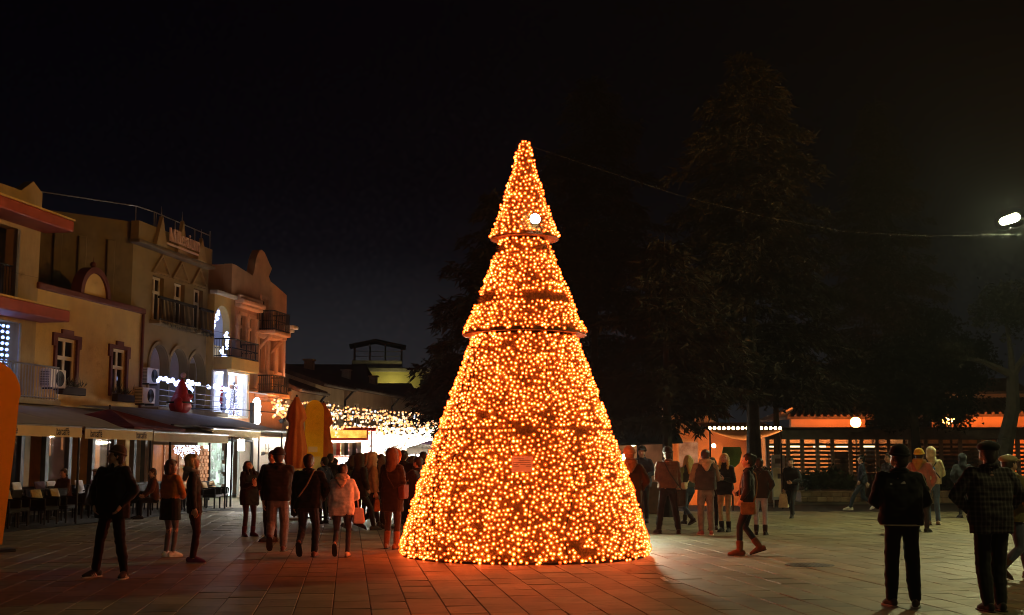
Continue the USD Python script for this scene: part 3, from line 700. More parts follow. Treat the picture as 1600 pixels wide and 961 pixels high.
# ---------------------------------------------------------------- who stands where
def who(px, head, foot=None, Y=None, lo=1.5, hi=1.92):
    if Y is None: x, y = G(px, foot)
    else: x, y = AT(px, 800, Y)[0], Y
    return (x, y), float(np.clip(AT(px, head, y)[2], lo, hi))
BLK, NAVY, CHAR = (.012, .012, .013), (.014, .018, .032), (.03, .03, .033)
JEAN = (.035, .05, .09)
a, h = who(172, 698, 903)
p = person('man in black jacket and brown knit cap standing alone at left, striped trainers', a, 162, h, 'apart', 'pocket', 'pocket', BLK, .80, 1.36, BLK, 1.15, (.025, .025, .027), hat='beanie', hatc=(.10, .065, .04), look=(-48, -8), detail=2, sole=(.55, .55, .5), extras={'shoe_stripes': True}, skin_k='tan')
a, h = who(263, 718, 870)
p = person('brown haired woman in orange jacket and black skirt, seen from behind', a, -35, h, 'close', 'down', 'belly', (.50, .17, .035), .88, 1.0, (.16, .14, .15), .8, (.62, .60, .56), hair=(.07, .04, .025), style='bob', female=True, detail=2, sole=(.6, .58, .55), look=(-15, 0))
info = p
sk = union([hull(sp(info['pel'] + [-.09, 0, .06], .128), sp(info['pel'] + [.09, 0, .06], .128), sp(info['pel'] + [-.10, 0, -.26], .130), sp(info['pel'] + [.10, 0, -.26], .130))]).trim_by_plane((0, 0, 1), .66)
part(info['root'], 'skirt', xf(finish(sk, .02, 4, .012, 11, 2), s=info['k']), cloth(BLK), smooth=True)
a, h = who(299, 709, 880)
p = person('blonde woman in dark coat with grey hood, side view, purple shoes', a, -82, h, 'close', 'down', 'down', (.022, .018, .02), .80, 1.05, (.05, .022, .025), 1.0, (.13, .03, .10), hair=(.42, .27, .12), style='bob', hood='down', hoodc=(.26, .24, .23), female=True, detail=2, sole=(.45, .4, .42), look=(4, -10), lean=-.02)
phone(p, 'small phone glowing amber in the hand of the blonde woman', (1.0, .42, .07), 5.0, 0, (0, 0.02, -.02))
a, h = who(388, 719, 838)
p = person('woman in black padded coat, dark hood, looking down at her hands', a, -140, h, 'stand', 'chest', 'phone', (.010, .010, .012), .72, 1.32, (.03, .014, .02), .95, (.07, .012, .02), .32, hair=(.025, .015, .012), style='long', hood='down', hoodc=(.014, .013, .016), female=True, detail=1, look=(5, -25))
a, h = who(423, 704, 846)
person('dark haired man half hidden behind the broad man in grey trousers', a, 155, h, 'stand', 'pocket', 'pocket', (.016, .015, .017), .84, 1.1, BLK, 1.0, skin_k='fair', detail=1, look=(20, 0))
a, h = who(433, 698, 862)
p = person('broad man in dark jacket and grey trousers walking away', a, 4, h, 'lift_l', 'down', 'fwd_swing', (.014, .012, .014), .88, 1.34, (.14, .13, .15), 1.3, (.09, .03, .02), hat='beanie', hatc=(.02, .014, .013), detail=2)
a, h = who(481, 706, 871)
p = person('person in black jacket with pale diagonal strap walking away', a, -2, h, 'lift_l', 'down', 'pocket', (.010, .009, .010), .84, 1.28, (.022, .022, .035), 1.12, (.14, .055, .02), hair=(.018, .012, .01), style='short', detail=2)
slung_bag(p, 'dark bag hung at the hip of the person with the diagonal strap', -1, (.03, .018, .014), .80, (.24, .10, .24), (.24, .19, .14), back=.05, out=.24)
a, h = who(534, 721, 871)
p = person('woman in pale padded coat and dark leggings walking away', a, 0, h, 'lift_l', 'down', 'belly', (.64, .60, .64), .80, 1.24, (.045, .045, .07), .84, (.55, .42, .35), hair=(.02, .014, .012), style='bun', hood='down', hoodc=(.58, .42, .33), fur='down', female=True, detail=2)
hb = thing('handbag', 'pale pink handbag hanging from the elbow of the pale coat', 'handbag', world(p, [.29, .05, 1.05]), 10)
part(hb, 'bag_body', finish(hull(*[sp([sx_ * .055, sy_ * .05, -.16], .025) for sx_ in (-1, 1) for sy_ in (-1, 1)], *[sp([sx_ * .075, sy_ * .10, -.36], .03) for sx_ in (-1, 1) for sy_ in (-1, 1)]), .03, 3, .012, 12, 3), cloth((.55, .38, .37)), smooth=True)
for yy in (-.03, .03): part(hb, 'handle', tube([(0, yy * 2, -.15), (-.02, yy, .0), (-.03, 0, .06)], .009, 6), cloth((.45, .32, .30)))
a, h = who(505, 714, Y=31.0)
person('person in dark blue jacket standing by the yellow banner', a, 60, h, 'stand', 'pocket', 'pocket', (.018, .022, .05), .84, 1.1, BLK, 1.0, detail=0)
a, h = who(562, 705, 829)
person('person in black coat with brown fur hood walking right', a, -55, h, 'walk_r', 'pocket', 'pocket', (.018, .016, .015), .80, 1.15, BLK, 1.0, hood='up', hoodc=(.035, .028, .022), fur=(.17, .10, .055), detail=1)
a, h = who(582, 703, 827)
p = person('person in beige jacket with pale hood up, hands hidden', a, -75, h, 'walk_l', 'down', 'down', (.34, .26, .15), .86, 1.18, (.02, .02, .024), .95, hood='up', hoodc=(.42, .33, .19), detail=1)
held_bag(p, 'orange shopping bag carried beside the beige jacket', 1, (.45, .14, .04), (.24, .10, .26), .05, 'bag', 'shopping_bag')
a, h = who(611, 702, 858)
p = person('tall person in long black coat with brown fur hood beside the lit tree', a, -25, h, 'rest', 'down', 'chest', (.012, .008, .007), .66, 1.12, (.03, .02, .018), 1.0, (.20, .085, .035), .5, hood='up', hoodc=(.06, .035, .022), fur=(.30, .15, .06), detail=2, female=True)
slung_bag(p, 'dark red bag at the side of the fur hooded person by the tree', 1, (.06, .018, .012), 1.0, (.20, .10, .24), (.012, .008, .007), out=.24)
a, h = who(652, 714, Y=25.5)
p = person('dark coated person with raised pale hand close beside the lit tree', a, 60, h, 'stand', 'raised', 'phone', (.012, .009, .009), .75, 1.2, BLK, 1.0, hair=(.02, .013, .01), detail=1)
phone(p, 'pale phone held up by the person beside the tree', (.9, .6, .45), .6, 0)
crowd = [(522, 716, 36, 20, (.05, .04, .04), 'dark haired walker far down the market street, first from the red stall'), (541, 718, 40, 170, (.10, .06, .05), 'short figure facing the camera far down the market street'),
         (552, 711, 37, -10, (.03, .035, .04), 'upright figure in dark coat in front of the white stall'), (594, 705, 29, 15, (.02, .022, .03), 'dark haired person behind the beige hooded jacket'),
         (624, 706, 31, -5, (.028, .018, .016), 'person in brown coat at the crowded street mouth'), (634, 712, 34, 30, (.022, .02, .022), 'person in black coat among the crowd left of the tree'),
         (668, 712, 33, -20, (.03, .02, .018), 'dark figure behind the raised phone, left of the tree'), (680, 710, 38, 160, (.12, .07, .05), 'pale faced figure under the lilac umbrella'),
         (515, 709, 33, -15, (.02, .02, .024), 'dark figure behind the pale padded coat, right of the yellow banner'), (549, 707, 30.5, 12, (.03, .024, .02), 'bareheaded figure right beside the pale padded coat'), (571, 708, 33.5, -30, (.018, .018, .02), 'figure glimpsed between the two fur hoods'),
         (600, 709, 33, 25, (.035, .025, .02), 'woman with loose hair just left of the tall fur hood'), (630, 704, 28.5, -8, (.016, .014, .014), 'broad dark back right of the tall fur hood'), (643, 708, 30, 14, (.03, .02, .016), 'figure in dark cap between the tall fur hood and the phone'),
         (661, 706, 28, -22, (.02, .015, .013), 'dark shouldered figure nearest the left flank of the tree'), (673, 709, 30, 18, (.028, .018, .014), 'figure half hidden by the left flank of the tree'),
         (604, 713, 43, 5, (.04, .03, .03), 'distant figure under the yellow awning'), (645, 716, 46, 175, (.06, .045, .04), 'distant figure in front of the white tent')]
for i, (px, hy, Y, fc, c, lb) in enumerate(crowd):
    a, h = who(px, hy, Y=Y, lo=1.52)
    person(lb, a, fc, h, ['stand', 'walk_l', 'close', 'walk_r'][i % 4], ['pocket', 'down', 'chest'][i % 3], ['down', 'pocket'][i % 2], c, [.84, .74, .80][i % 3], 1.1, BLK, 1.0, hair=[(.02, .014, .01), (.06, .035, .02)][i % 2], style=['short', 'bob', 'short', 'long'][i % 4], hat='beanie' if i in (2, 5) else None, hatc=(.02, .02, .025), female=i % 4 in (1, 3), detail=0, group='crowd at the market street')
# seated guests on the café terrace
for px, Y, fc, c, hc, lb, kw in ((146, 31.6, -60, (.05, .06, .055), (.30, .30, .30), 'seated guest in green jacket and grey cap behind the man in black', dict(hat='flat')), (104, 33.2, 150, (.10, .04, .03), (.05, .03, .02), 'seated guest with reddish face at the café window', {}), (244, 33.6, 120, (.16, .06, .03), (.10, .04, .02), 'seated guest in rust jumper at the café window', {})):
    x = AT(px, 740, Y)[0]
    person(lb, (x, Y), fc, 1.72, 'stand', 'lap', 'lap', c, .5, 1.1, BLK, 1.0, hair=hc, sit=True, detail=0, hatc=(.28, .28, .28), lean=.15, **kw)
# right of the tree
a, h = who(984, 700, Y=22.9)
person('person with pale woollen cap and fur collar, back lit beside the tree', a, 8, h, 'stand', 'pocket', 'pocket', (.014, .010, .008), .74, 1.12, (.012, .010, .01), 1.0, hair=(.15, .08, .04), hat='beanie', hatc=(.20, .125, .075), hood='down', hoodc=(.11, .065, .035), fur='down', detail=2)
a, h = who(1004, 692, Y=31.5)
person('man in navy jacket facing the camera at the dark stall', a, 165, h, 'stand', 'belly', 'belly', (.03, .04, .075), .84, 1.15, BLK, 1.0, hat='beanie', hatc=(.015, .015, .02), detail=1)
a, h = who(1045, 700, 834)
p = person('man in brown jacket and black trousers with dark cap, from behind', a, 8, h, 'wide', 'chest', 'down', (.105, .06, .035), .93, 1.15, (.010, .010, .013), 1.2, (.02, .02, .02), hat='beanie', hatc=(.015, .012, .012), hair=(.012, .01, .01), detail=2)
slung_bag(p, 'flat dark bag at the hip of the man in brown', 1, (.028, .04, .045), .72, (.16, .16, .34), (.03, .022, .016), name='messenger_bag', out=.27)
a, h = who(1076, 707, 820)
p = person('woman with long fair hair, striped sleeves and blue jeans, from behind', a, 25, h, 'walk_r', 'down', 'belly', (.035, .04, .03), .95, 1.0, (.03, .06, .11), .9, (.02, .02, .02), .3, hair=(.42, .34, .09), style='long', female=True, detail=1, sleeve=(.16, .24, .10))
slung_bag(p, 'small white bag at the waist of the long haired woman', -1, (.62, .58, .40), .94, (.24, .09, .16), (.5, .5, .3), out=.17, back=-.06)
a, h = who(1104, 703, 836)
person('man in dark vest with beige hood and grey joggers, from behind', a, 3, h, 'stand', 'belly', 'belly', (.045, .048, .055), .93, 1.15, (.17, .165, .165), 1.25, (.30, .10, .09), hair=(.04, .022, .016), hood='down', hoodc=(.42, .36, .25), detail=2, sleeve=(.22, .17, .12), vest=True, sole=(.7, .68, .6), seed=33)
a, h = who(1114, 715, Y=28.5)
person('dark haired woman mostly hidden behind the man in the vest', a, 170, h, 'close', 'phone', 'pocket', (.016, .015, .02), .80, 1.0, BLK, .9, hair=(.014, .01, .01), style='long', female=True, detail=1)
a, h = who(1134, 708, 831)
p = person('blonde woman in black coat and pale leggings looking at her phone', a, 150, h, 'close', 'chest', 'phone', (.018, .022, .028), .83, 1.05, (.40, .36, .22), .85, (.012, .012, .014), .3, hair=(.55, .42, .14), style='long', female=True, detail=2, look=(10, -14))
phone(p, 'phone in the hand of the blonde woman in pale leggings', (.6, .65, .7), .8, 1)
a, h = who(1170, 707, 868)
p = person('woman in black jacket with dark bun and rust ankle boots walking left', a, 72, h, 'step', 'pocket', 'belly', (.013, .013, .017), .84, 1.08, (.018, .022, .035), .92, (.15, .055, .028), .35, hair=(.012, .010, .010), style='bun', female=True, detail=2)
slung_bag(p, 'large tan shoulder bag of the woman in rust boots', -1, (.20, .11, .045), .80, (.26, .12, .20), (.30, .13, .04), out=.22, back=-.04)
a, h = who(1189, 716, 836)
person('person in black jacket, pale jeans and black boots behind the tan bag', a, -15, h, 'stand', 'pocket', 'pocket', (.02, .02, .022), .84, 1.08, (.25, .31, .40), .95, (.012, .012, .012), .3, hair=(.02, .015, .01), female=True, detail=1)
a, h = who(1238, 712, 809)
p = person('woman in black coat walking with a white plastic bag', a, 150, h, 'walk_l', 'belly', 'down', (.014, .014, .02), .82, 1.08, (.015, .016, .024), .95, (.012, .012, .012), .3, hair=(.03, .02, .015), style='short', female=True, detail=1)
held_bag(p, 'white plastic bag carried by the woman in black coat', 1, (.62, .58, .40), (.22, .09, .36), .04, 'plastic bag', 'plastic_bag', True)
a, h = who(1348, 706, 797)
person('man in navy jacket and white shoes striding left past the planters', a, 82, h, 'stride_l', 'pocket', 'back_swing', (.020, .026, .042), .86, 1.12, (.022, .03, .042), 1.1, (.55, .52, .45), hair=(.012, .01, .01), detail=1, sole=(.6, .58, .5))
a, h = who(1391, 708, Y=33.0)
person('dark haired man partly hidden behind the black tracksuit', a, 110, h, 'stand', 'pocket', 'pocket', (.03, .022, .018), .84, 1.1, BLK, 1.0, detail=0)
a, h = who(1414, 699, 949)
p = person('stout man in black tracksuit and black beanie, white stripes, from behind', a, -12, h, 'rest', 'belly', 'belly', (.011, .011, .013), .90, 1.30, (.012, .012, .015), 1.35, (.10, .085, .06), hat='beanie', hatc=(.010, .010, .011), detail=2, look=(25, 0), sole=(.4, .38, .3))
tr = p
zt = (.885 - (.93 - tr['pel'][2]) * .6)
ring = [(.225 * math.sin(q), .145 * math.cos(q) + tr['pel'][1] * .5, zt + .018) for q in np.arange(28) / 28 * 2 * math.pi]
part(tr['root'], 'hem_stripe', xf(tube(ring, .009, 6, True), s=tr['k']), cloth((.55, .52, .36)))
logo = [panel([(-.028, 0), (.028, 0), (.012, .03), (-.004, .022)], t=.012)]
part(tr['root'], 'back_emblem', xf(logo[0], (.02, -.152, 1.36), s=tr['k']), cloth((.7, .7, .66)))
part(tr['root'], 'chest_dot', xf(panel([(-.01, 0), (.01, 0), (.01, .018), (-.01, .018)], t=.012), (-.11, -.148, 1.35), s=tr['k']), cloth((.7, .7, .66)))
s_, e, w = tr['arms'][1]
for q in range(3):
    off = np.array([.052, -.05 + .02 * q, .035 - .012 * q])
    part(tr['root'], 'sleeve_stripe', xf(tube([s_ + off, (s_ + e) / 2 + off * 1.02, e + off], .004, 5), s=tr['k']), cloth((.6, .58, .42)))
a, h = who(1440, 703, Y=27.5)
person('person in dusty pink jacket and yellow hat behind the black tracksuit', a, -35, h, 'stand', 'pocket', 'pocket', (.40, .19, .16), .84, 1.12, (.04, .04, .05), 1.0, hat='beanie', hatc=(.75, .52, .04), hood='down', hoodc=(.42, .24, .05), detail=1)
a, h = who(1459, 700, 820)
p = person('person in white hooded jacket and blue jeans with blue sling bag', a, -5, h, 'stand', 'belly', 'belly', (.62, .58, .36), .93, 1.08, (.08, .14, .24), 1.05, (.25, .2, .14), hood='up', hoodc=(.62, .58, .36), detail=2)
sb = thing('sling_bag', 'blue sling bag across the back of the white hooded jacket', 'bag', p['at'], math.degrees(p['face']))
part(sb, 'bag_body', xf(finish(hull(sp([-.12, -.16, 1.12], .05), sp([.0, -.17, 1.28], .045), sp([-.10, -.165, 1.24], .045)), .03, 3), s=p['k']), cloth((.02, .07, .22)), smooth=True)
part(sb, 'strap', xf(tube([(.17, .02, 1.02), (.15, -.12, 1.08), (.02, -.155, 1.24), (-.10, -.13, 1.42), (-.115, -.01, 1.51), (-.06, .12, 1.40)], .013, 6), s=p['k']), cloth((.02, .03, .06)))
part(sb, 'second_strap', xf(tube([(-.05, -.15, 1.25), (.07, -.135, 1.40), (.11, -.01, 1.51)], .010, 6), s=p['k']), cloth((.02, .03, .06)))
a, h = who(1507, 710, Y=34)
person('hooded dark silhouette standing before the unlit slats', a, 0, h, 'stand', 'pocket', 'pocket', (.016, .02, .028), .78, 1.2, BLK, 1.0, hood='up', detail=0)
M_PLAID = usdkit.material(stage, '/World/Looks/plaid_wool', {
    'co': ('texture_coordinate', {}), 'w1': ('wave_texture', {'bands_direction': 'x', 'scale': 7.0, 'distortion': .4}), 'w2': ('wave_texture', {'bands_direction': 'z', 'scale': 6.0, 'distortion': .4}),
    'r1': ('rgb_ramp', {'ramp': [(.55, (.016, .015, .016)), (.85, (.055, .05, .05))]}), 'r2': ('rgb_ramp', {'ramp': [(.55, (.016, .015, .016)), (.85, (.05, .045, .045))]}),
    'm': ('mix', {'mix_type': 'add', 'fac': .8}), 'p': ('principled_bsdf', {'roughness': .9, 'specular_ior_level': .2})},
    [('co.object', 'w1.vector'), ('co.object', 'w2.vector'), ('w1.fac', 'r1.fac'), ('w2.fac', 'r2.fac'), ('r1.color', 'm.color1'), ('r2.color', 'm.color2'), ('m.color', 'p.base_color')], surface='p.BSDF')
a, h = who(1556, 690, 956)
person('elderly man in dark plaid jacket and flat cap, from behind at right', a, 2, h, 'close', 'akimbo', 'akimbo', (.03, .028, .03), .80, 1.28, (.011, .011, .012), 1.35, (.02, .018, .017), hat='flat', hatc=(.012, .012, .014), hair=(.06, .05, .045), detail=2, coat_mat=M_PLAID)
a, h = who(1587, 703, 904)
person('person in beige cap and olive hooded jacket at the right edge', a, -70, h, 'walk_l', 'pocket', 'pocket', (.14, .12, .05), .82, 1.15, (.05, .055, .09), 1.1, (.06, .022, .016), .4, hat='flat', hatc=(.40, .34, .18), hood='down', hoodc=(.34, .30, .15), detail=1)
# ---------------------------------------------------------------- lamps of the square
def aim(m, d, up=(0, 0, 1)):
    """turn a mesh that looks along -y so that it looks along d"""
    d = np.asarray(d, float); d /= np.linalg.norm(d); y = -d; x = np.cross(y, up); x /= np.linalg.norm(x); z = np.cross(x, y)
    T = np.eye(4); T[:3, 0], T[:3, 1], T[:3, 2] = x, y, z
    m = m.copy(); m.apply_transform(T); return m
def floodlight(label, loc, d, w, hh, color, strength, name='floodlight', stand=None, visor=.06, group=None):
    t = thing(name, label, 'floodlight', loc, group=group)
    part(t, 'housing', aim(trimesh.util.concatenate([bx(-w / 2 - .02, w / 2 + .02, .012, .09, -hh / 2 - .02, hh / 2 + .02)] + [bx(a, b, -visor, .02, c, e) for a, b, c, e in ((-w / 2 - .02, w / 2 + .02, hh / 2, hh / 2 + .02), (-w / 2 - .02, w / 2 + .02, -hh / 2 - .02, -hh / 2), (-w / 2 - .02, -w / 2, -hh / 2, hh / 2), (w / 2, w / 2 + .02, -hh / 2, hh / 2))]), d), M_DARKMETAL)
    lens = trimesh.Trimesh([[-w / 2, .008, -hh / 2], [w / 2, .008, -hh / 2], [w / 2, .008, hh / 2], [-w / 2, .008, hh / 2]], [[0, 1, 2], [0, 2, 3]], process=False)
    part(t, 'lens', aim(lens, d), glow('lens_' + numbered('lens', 'lens'), color, strength))
    if stand is not None:
        for s in stand: part(t, s[0], s[1], M_DARKMETAL)
    return t
def street_lamp(label, loc, h, arm, color, strength, d):
    """pole with a curved arm and a flat head whose glass is below"""
    t = thing('street_lamp', label, 'street lamp', loc)
    ax, ay = arm
    pole = [rod((0, 0, 0), (0, 0, 1.2), .085, 12), rod((0, 0, 1.2), (0, 0, h - .4), .06, 12, .045)]
    part(t, 'pole', pole, M_GREYMETAL)
    pts = [(0, 0, h - .4), (ax * .12, ay * .12, h - .1), (ax * .4, ay * .4, h + .08), (ax, ay, h + .12)]
    part(t, 'arm', tube(pts, .035, 8), M_GREYMETAL)
    w, hh = .44, .20                                             # flat LED head with a sloping glass
    tl = np.eye(4); ct_, st_ = math.cos(-.26), math.sin(-.26); tl[0, 0], tl[0, 2], tl[2, 0], tl[2, 2] = ct_, st_, -st_, ct_
    hd_ = finish(hull(sp((-.13, .06, 0), .12, 2, (1.1, .55, 1)), sp((.16, .06, 0), .13, 2, (1.1, .55, 1))), 0, 0); hd_.apply_transform(tl)
    part(t, 'head', xf(aim(hd_, d), (ax, ay, h + .05)), M_GREYMETAL, smooth=True)
    g = finish(hull(sp((-.14, 0, 0), .095, 2, (1.15, .62, 1)), sp((.15, 0, 0), .105, 2, (1.15, .62, 1))), 0, 0); g.apply_transform(tl)
    part(t, 'lamp_glass', xf(aim(g, d), (ax, ay, h + .05)), glow('street_glass_' + numbered('sg', 'sg'), color, strength), smooth=True)
    return t
ps = AT(1577, 343, 32.0)
street_lamp('white street lamp on a bent arm high at the right edge of the square', (ps[0] + 1.7, 32.6, 0), ps[2] - .05, (-1.7, -.6), L_STREET, S_STREET, (-.50, -.78, -.45))
street_lamp('street lamp beyond the right edge lighting the near pavement', (13.2, 11.0, 0), 8.0, (-1.6, .2), L_RIGHT, S_RIGHT, (-.05, .55, -.80))
floodlight('sodium floodlight on a pole on the near side of the square', (10.0, -32.0, 4.6), (-24, 76, -.2), .5, .4, L_REAR, S_AMBER, stand=[('pole', rod((0, -.05, -4.6), (0, -.05, .2), .06, 10))])
floodlight('sodium floodlight on a pole across the square beyond the right edge', (15.2, 25.0, 6.2), (-.80, .15, .55), .5, .4, L_AMBER, S_ACROSS, stand=[('pole', rod((.05, 0, -6.2), (.05, 0, .2), .06, 10))], visor=.3)
floodlight('white work light on a low stand behind the lit tree', (2.59, 27.6, 1.66), (-.15, -1, -.10), .20, .15, L_FLOOD, S_FLOOD, stand=[('stand', [rod((0, .05, -1.66), (0, .05, -.05), .02, 8)] + [rod((0, .05, -1.1), (.45 * math.cos(q), .05 + .45 * math.sin(q), -1.65), .013, 6) for q in (0.5, 2.6, 4.7)])])
# ---------------------------------------------------------------- the row of houses on the left
FA = math.radians(10)
FD, FN, FO = np.array([math.sin(FA), math.cos(FA), 0]), np.array([math.cos(FA), -math.sin(FA), 0]), np.array([-14.0, 36.0, 0])
def fp(s, n=0.0, z=0.0): return FO + FD * s + FN * n + np.array([0, 0, z])
def house(name, label, s0, cat='building', group=None): return thing(name, label, cat, fp(s0), 80.0, group)
def on_facade(name, label, cat, s, n, z, group=None): return thing(name, label, cat, fp(s, n, z), 80.0, group)
M_CREAM = mat('cream_render', (.54, .36, .115), .85, .10, 1.2, .3, 25, dirt=((.30, .24, .13), .7, .45))
M_TAUPE = mat('taupe_render', (.24, .17, .07), .85, .12, 1.0, .3, 25, dirt=((.20, .15, .09), .6, .5))
M_AGED = mat('aged_plaster', (.34, .25, .12), .85, .14, 1.2, .3, 25, dirt=((.16, .11, .05), .7, .6))
M_TERRA = mat('terracotta_render', (.55, .30, .17), .85, .14, 1.4, .3, 22, dirt=((.34, .17, .09), .8, .5))
M_PALE = mat('pale_plaster', (.64, .60, .53), .8, .08, 1.0, .2, 25, dirt=((.45, .40, .33), .9, .4))
M_MAROON = mat('maroon_trim', (.115, .028, .018), .7, .2, 4, .2)
M_REDTRIM = mat('red_trim', (.30, .055, .025), .6, .2, 2)
M_FRAME = mat('window_frame', (.60, .54, .42), .5, .1, 3)
M_GLASSD = mat('dark_window_glass', (.012, .012, .014), .06, .3, 2, spec=.8)
M_ROOF = mat('old_roof_tile', (.10, .055, .035), .85, .3, 6, .4)
M_RAIL = mat('railing_iron', (.025, .024, .026), .5, .2, 8, metallic=.5)
M_CONC = mat('concrete', (.30, .28, .25), .85, .15, 2, .3)
def window(par, x0, x1, z0, z1, y, bars_x=(.5,), bars_z=(.64,), fw=.07, glass=None, frame=None, shape=None, name='window'):
    """a recessed window: frame with its panes behind"""
    shp = shape if shape is not None else R(x0, x1, z0, z1)
    xs = [x0] + [x0 + (x1 - x0) * b for b in bars_x] + [x1]; zs = [z0] + [z0 + (z1 - z0) * b for b in bars_z] + [z1]
    holes = [R(a + fw * .6, b - fw * .6, c + fw * .6, d - fw * .6).intersection(shp.buffer(-fw)) for a, b in zip(xs[:-1], xs[1:]) for c, d in zip(zs[:-1], zs[1:])]
    w = part(par, name, panel(shp, [h for h in holes if not h.is_empty], .06, y), frame or M_FRAME)
    for h in holes:
        if not h.is_empty: part(w, 'pane', panel(h.buffer(.01), t=.012, y=y + .03), glass or M_GLASSD)
    return w
def railing(par, pts, z0, z1, step=.12, name='railing', mat_=None, r=.012, ornate=True):
    """bars between two rails along a path of (x, y) points"""
    ms = []
    for (a, b) in zip(pts[:-1], pts[1:]):
        a, b = np.array(a, float), np.array(b, float); n = max(2, int(np.linalg.norm(b - a) / step))
        ms += [rod((*a, z1), (*b, z1), .028, 6), rod((*a, z0 + .05), (*b, z0 + .05), .02, 6)]
        for i in range(n + 1):
            p = a + (b - a) * i / n; ms.append(rod((*p, z0), (*p, z1), r, 5))
            if ornate and i < n:
                q = a + (b - a) * (i + .5) / n; ms.append(ball((*q, (z0 + z1) / 2), step * .28, 0))
    return part(par, name, ms, mat_ or M_RAIL)
def ac_unit(label, s, n, z, w=.85, h=.55):
    t = on_facade('air_conditioner', label, 'air conditioner', s, n, z)
    part(t, 'casing', cbx(0, w, -.32, 0, 0, h, .02), mat('ac_casing', (.62, .58, .48), .5, .08, 4))
    g = part(t, 'fan_grille', [lathe([(.04 + .035 * k, 0), (.055 + .035 * k, .008), (.055 + .035 * k, 0)], 24) for k in range(6)], M_DARKMETAL)
    UsdGeom.Xformable(g).AddTranslateOp().Set(Gf.Vec3d(w * .62, -.325, h * .5)); UsdGeom.Xformable(g).AddRotateXOp().Set(90.0)
    part(t, 'fan_recess', panel(Point(w * .62, h * .5).buffer(.235), t=.006, y=-.325), M_BLACK)
    part(t, 'side_grille', [bx(-.006, 0, -.30, -.02, h * .1 + k * h * .09, h * .1 + k * h * .09 + .02) for k in range(9)], M_BLACK)
    for x in (.12, w - .12): part(t, 'bracket', [bx(x - .02, x + .02, -.33, .0, -.05, 0)], M_DARKMETAL)
    return t
# --- leftmost house with red bands and a lit curtain of lights
b0 = house('corner_house', 'pale house with two overhanging red bands cut by the left picture edge', -7.5)
W = 7.2
part(b0, 'wall', panel(R(0, W, 0, 9.1), [R(3.6, 6.3, 3.3, 5.5), R(3.0, 6.0, 6.2, 8.2), R(.4, 6.8, .1, 2.9)], .35, 0), M_AGED)
part(b0, 'side_wall', [bx(W - .3, W, .35, 9, 0, 9.1)], M_AGED)
part(b0, 'parapet', [panel([(0, 9.1), (W, 9.1), (W, 9.5), (6.7, 9.75), (6.1, 9.35), (0, 9.25)], t=.3, y=.0)], M_AGED)
for z in (8.32, 5.62):
    part(b0, 'red_band', [cbx(-.2, W + .22, -.95, 0, z, z + .34, .03)], M_REDTRIM)
    part(b0, 'band_edge', [bx(-.2, W + .24, -.97, -.93, z + .34, z + .39)], M_CREAM)
part(b0, 'ground_room', [bx(.2, 6.9, 3.0, 3.1, 0, 3.0)], mat('room_wall', (.16, .08, .05), .9, .2, 2))
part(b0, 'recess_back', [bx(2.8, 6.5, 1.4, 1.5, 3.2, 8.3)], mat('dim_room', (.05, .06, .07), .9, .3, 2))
part(b0, 'balcony_floor', bx(2.8, W, -.9, 0, 3.15, 3.3), M_CONC); part(b0, 'loggia_floor', bx(2.8, 6.3, .36, 1.4, 6.05, 6.2), M_CONC)
railing(b0, [(2.9, -.82), (W - .05, -.82)], 3.3, 4.25, .14, ornate=False, mat_=M_GREYMETAL)
railing(b0, [(3.0, .1), (6.0, .1)], 6.2, 7.1, .14, ornate=False)
part(b0, 'door_post', [bx(6.0, 6.14, -.02, .1, 6.2, 8.2), bx(6.32, 6.42, -.03, .05, 3.3, 5.5)], M_GREYMETAL)
cl = on_facade('light_curtain', 'curtain of white blue string lights hanging in the corner house opening', 'string lights', -3.9, -.12, 3.5)
L_WB = (.62, .74, 1.0)
G_WB = glow('white_blue_led', (.34, .55, 1.4), 3.2)
gl = trimesh.creation.icosphere(1, .048)
for i in range(11):
    part(cl, 'wire', rod((i * .235, 0, 0), (i * .235, 0, 1.95), .004, 4), M_BLACK)
k = 0
bulbs = [(i * .235 + .02 * math.sin(j * 2.1 + i), -.01, 1.86 - j * .165) for i in range(11) for j in range(12)]
for b_ in bulbs: part(cl, 'bulb', gl, G_WB, loc=b_)
# --- cream two storey house
b1 = house('cream_house', 'cream two storey house with round maroon pediment and two framed windows', -.3)
c0 = .3
wins = [(.82, 1.97, 3.78, 5.30), (4.22, 5.18, 3.72, 5.26)]
part(b1, 'wall', panel(R(0, 6.6, 3.05, 6.62), [R(a + c0, b + c0, c, d) for a, b, c, d in wins], .30, 0), M_CREAM)
part(b1, 'side_wall', [bx(6.3, 6.6, .31, 7, 0, 6.6), bx(0, .3, .31, 7, 0, 6.6)], M_CREAM)
part(b1, 'pediment', panel(unary_union([Point(3.3, 6.82).buffer(.74, 20).intersection(R(2, 5, 6.82, 9))]), t=.25, y=.02), M_CREAM)
part(b1, 'pediment_rim', panel(Point(3.3, 6.82).buffer(.94, 24).intersection(R(2, 5, 6.82, 9)), [Point(3.3, 6.82).buffer(.745, 20)], .36, -.05), M_MAROON)
part(b1, 'finial', [ball((3.3, .1, 7.86), .10, 1), rod((3.3, .1, 7.7), (3.3, .1, 8.1), .03, 6, .008)], M_MAROON)
part(b1, 'coping', [cbx(-.08, 6.68, -.10, .38, 6.62, 6.82, .03)], M_MAROON)
part(b1, 'drainpipe', [rod((6.52, -.07, 3.1), (6.52, -.07, 6.6), .055, 8)], M_MAROON)
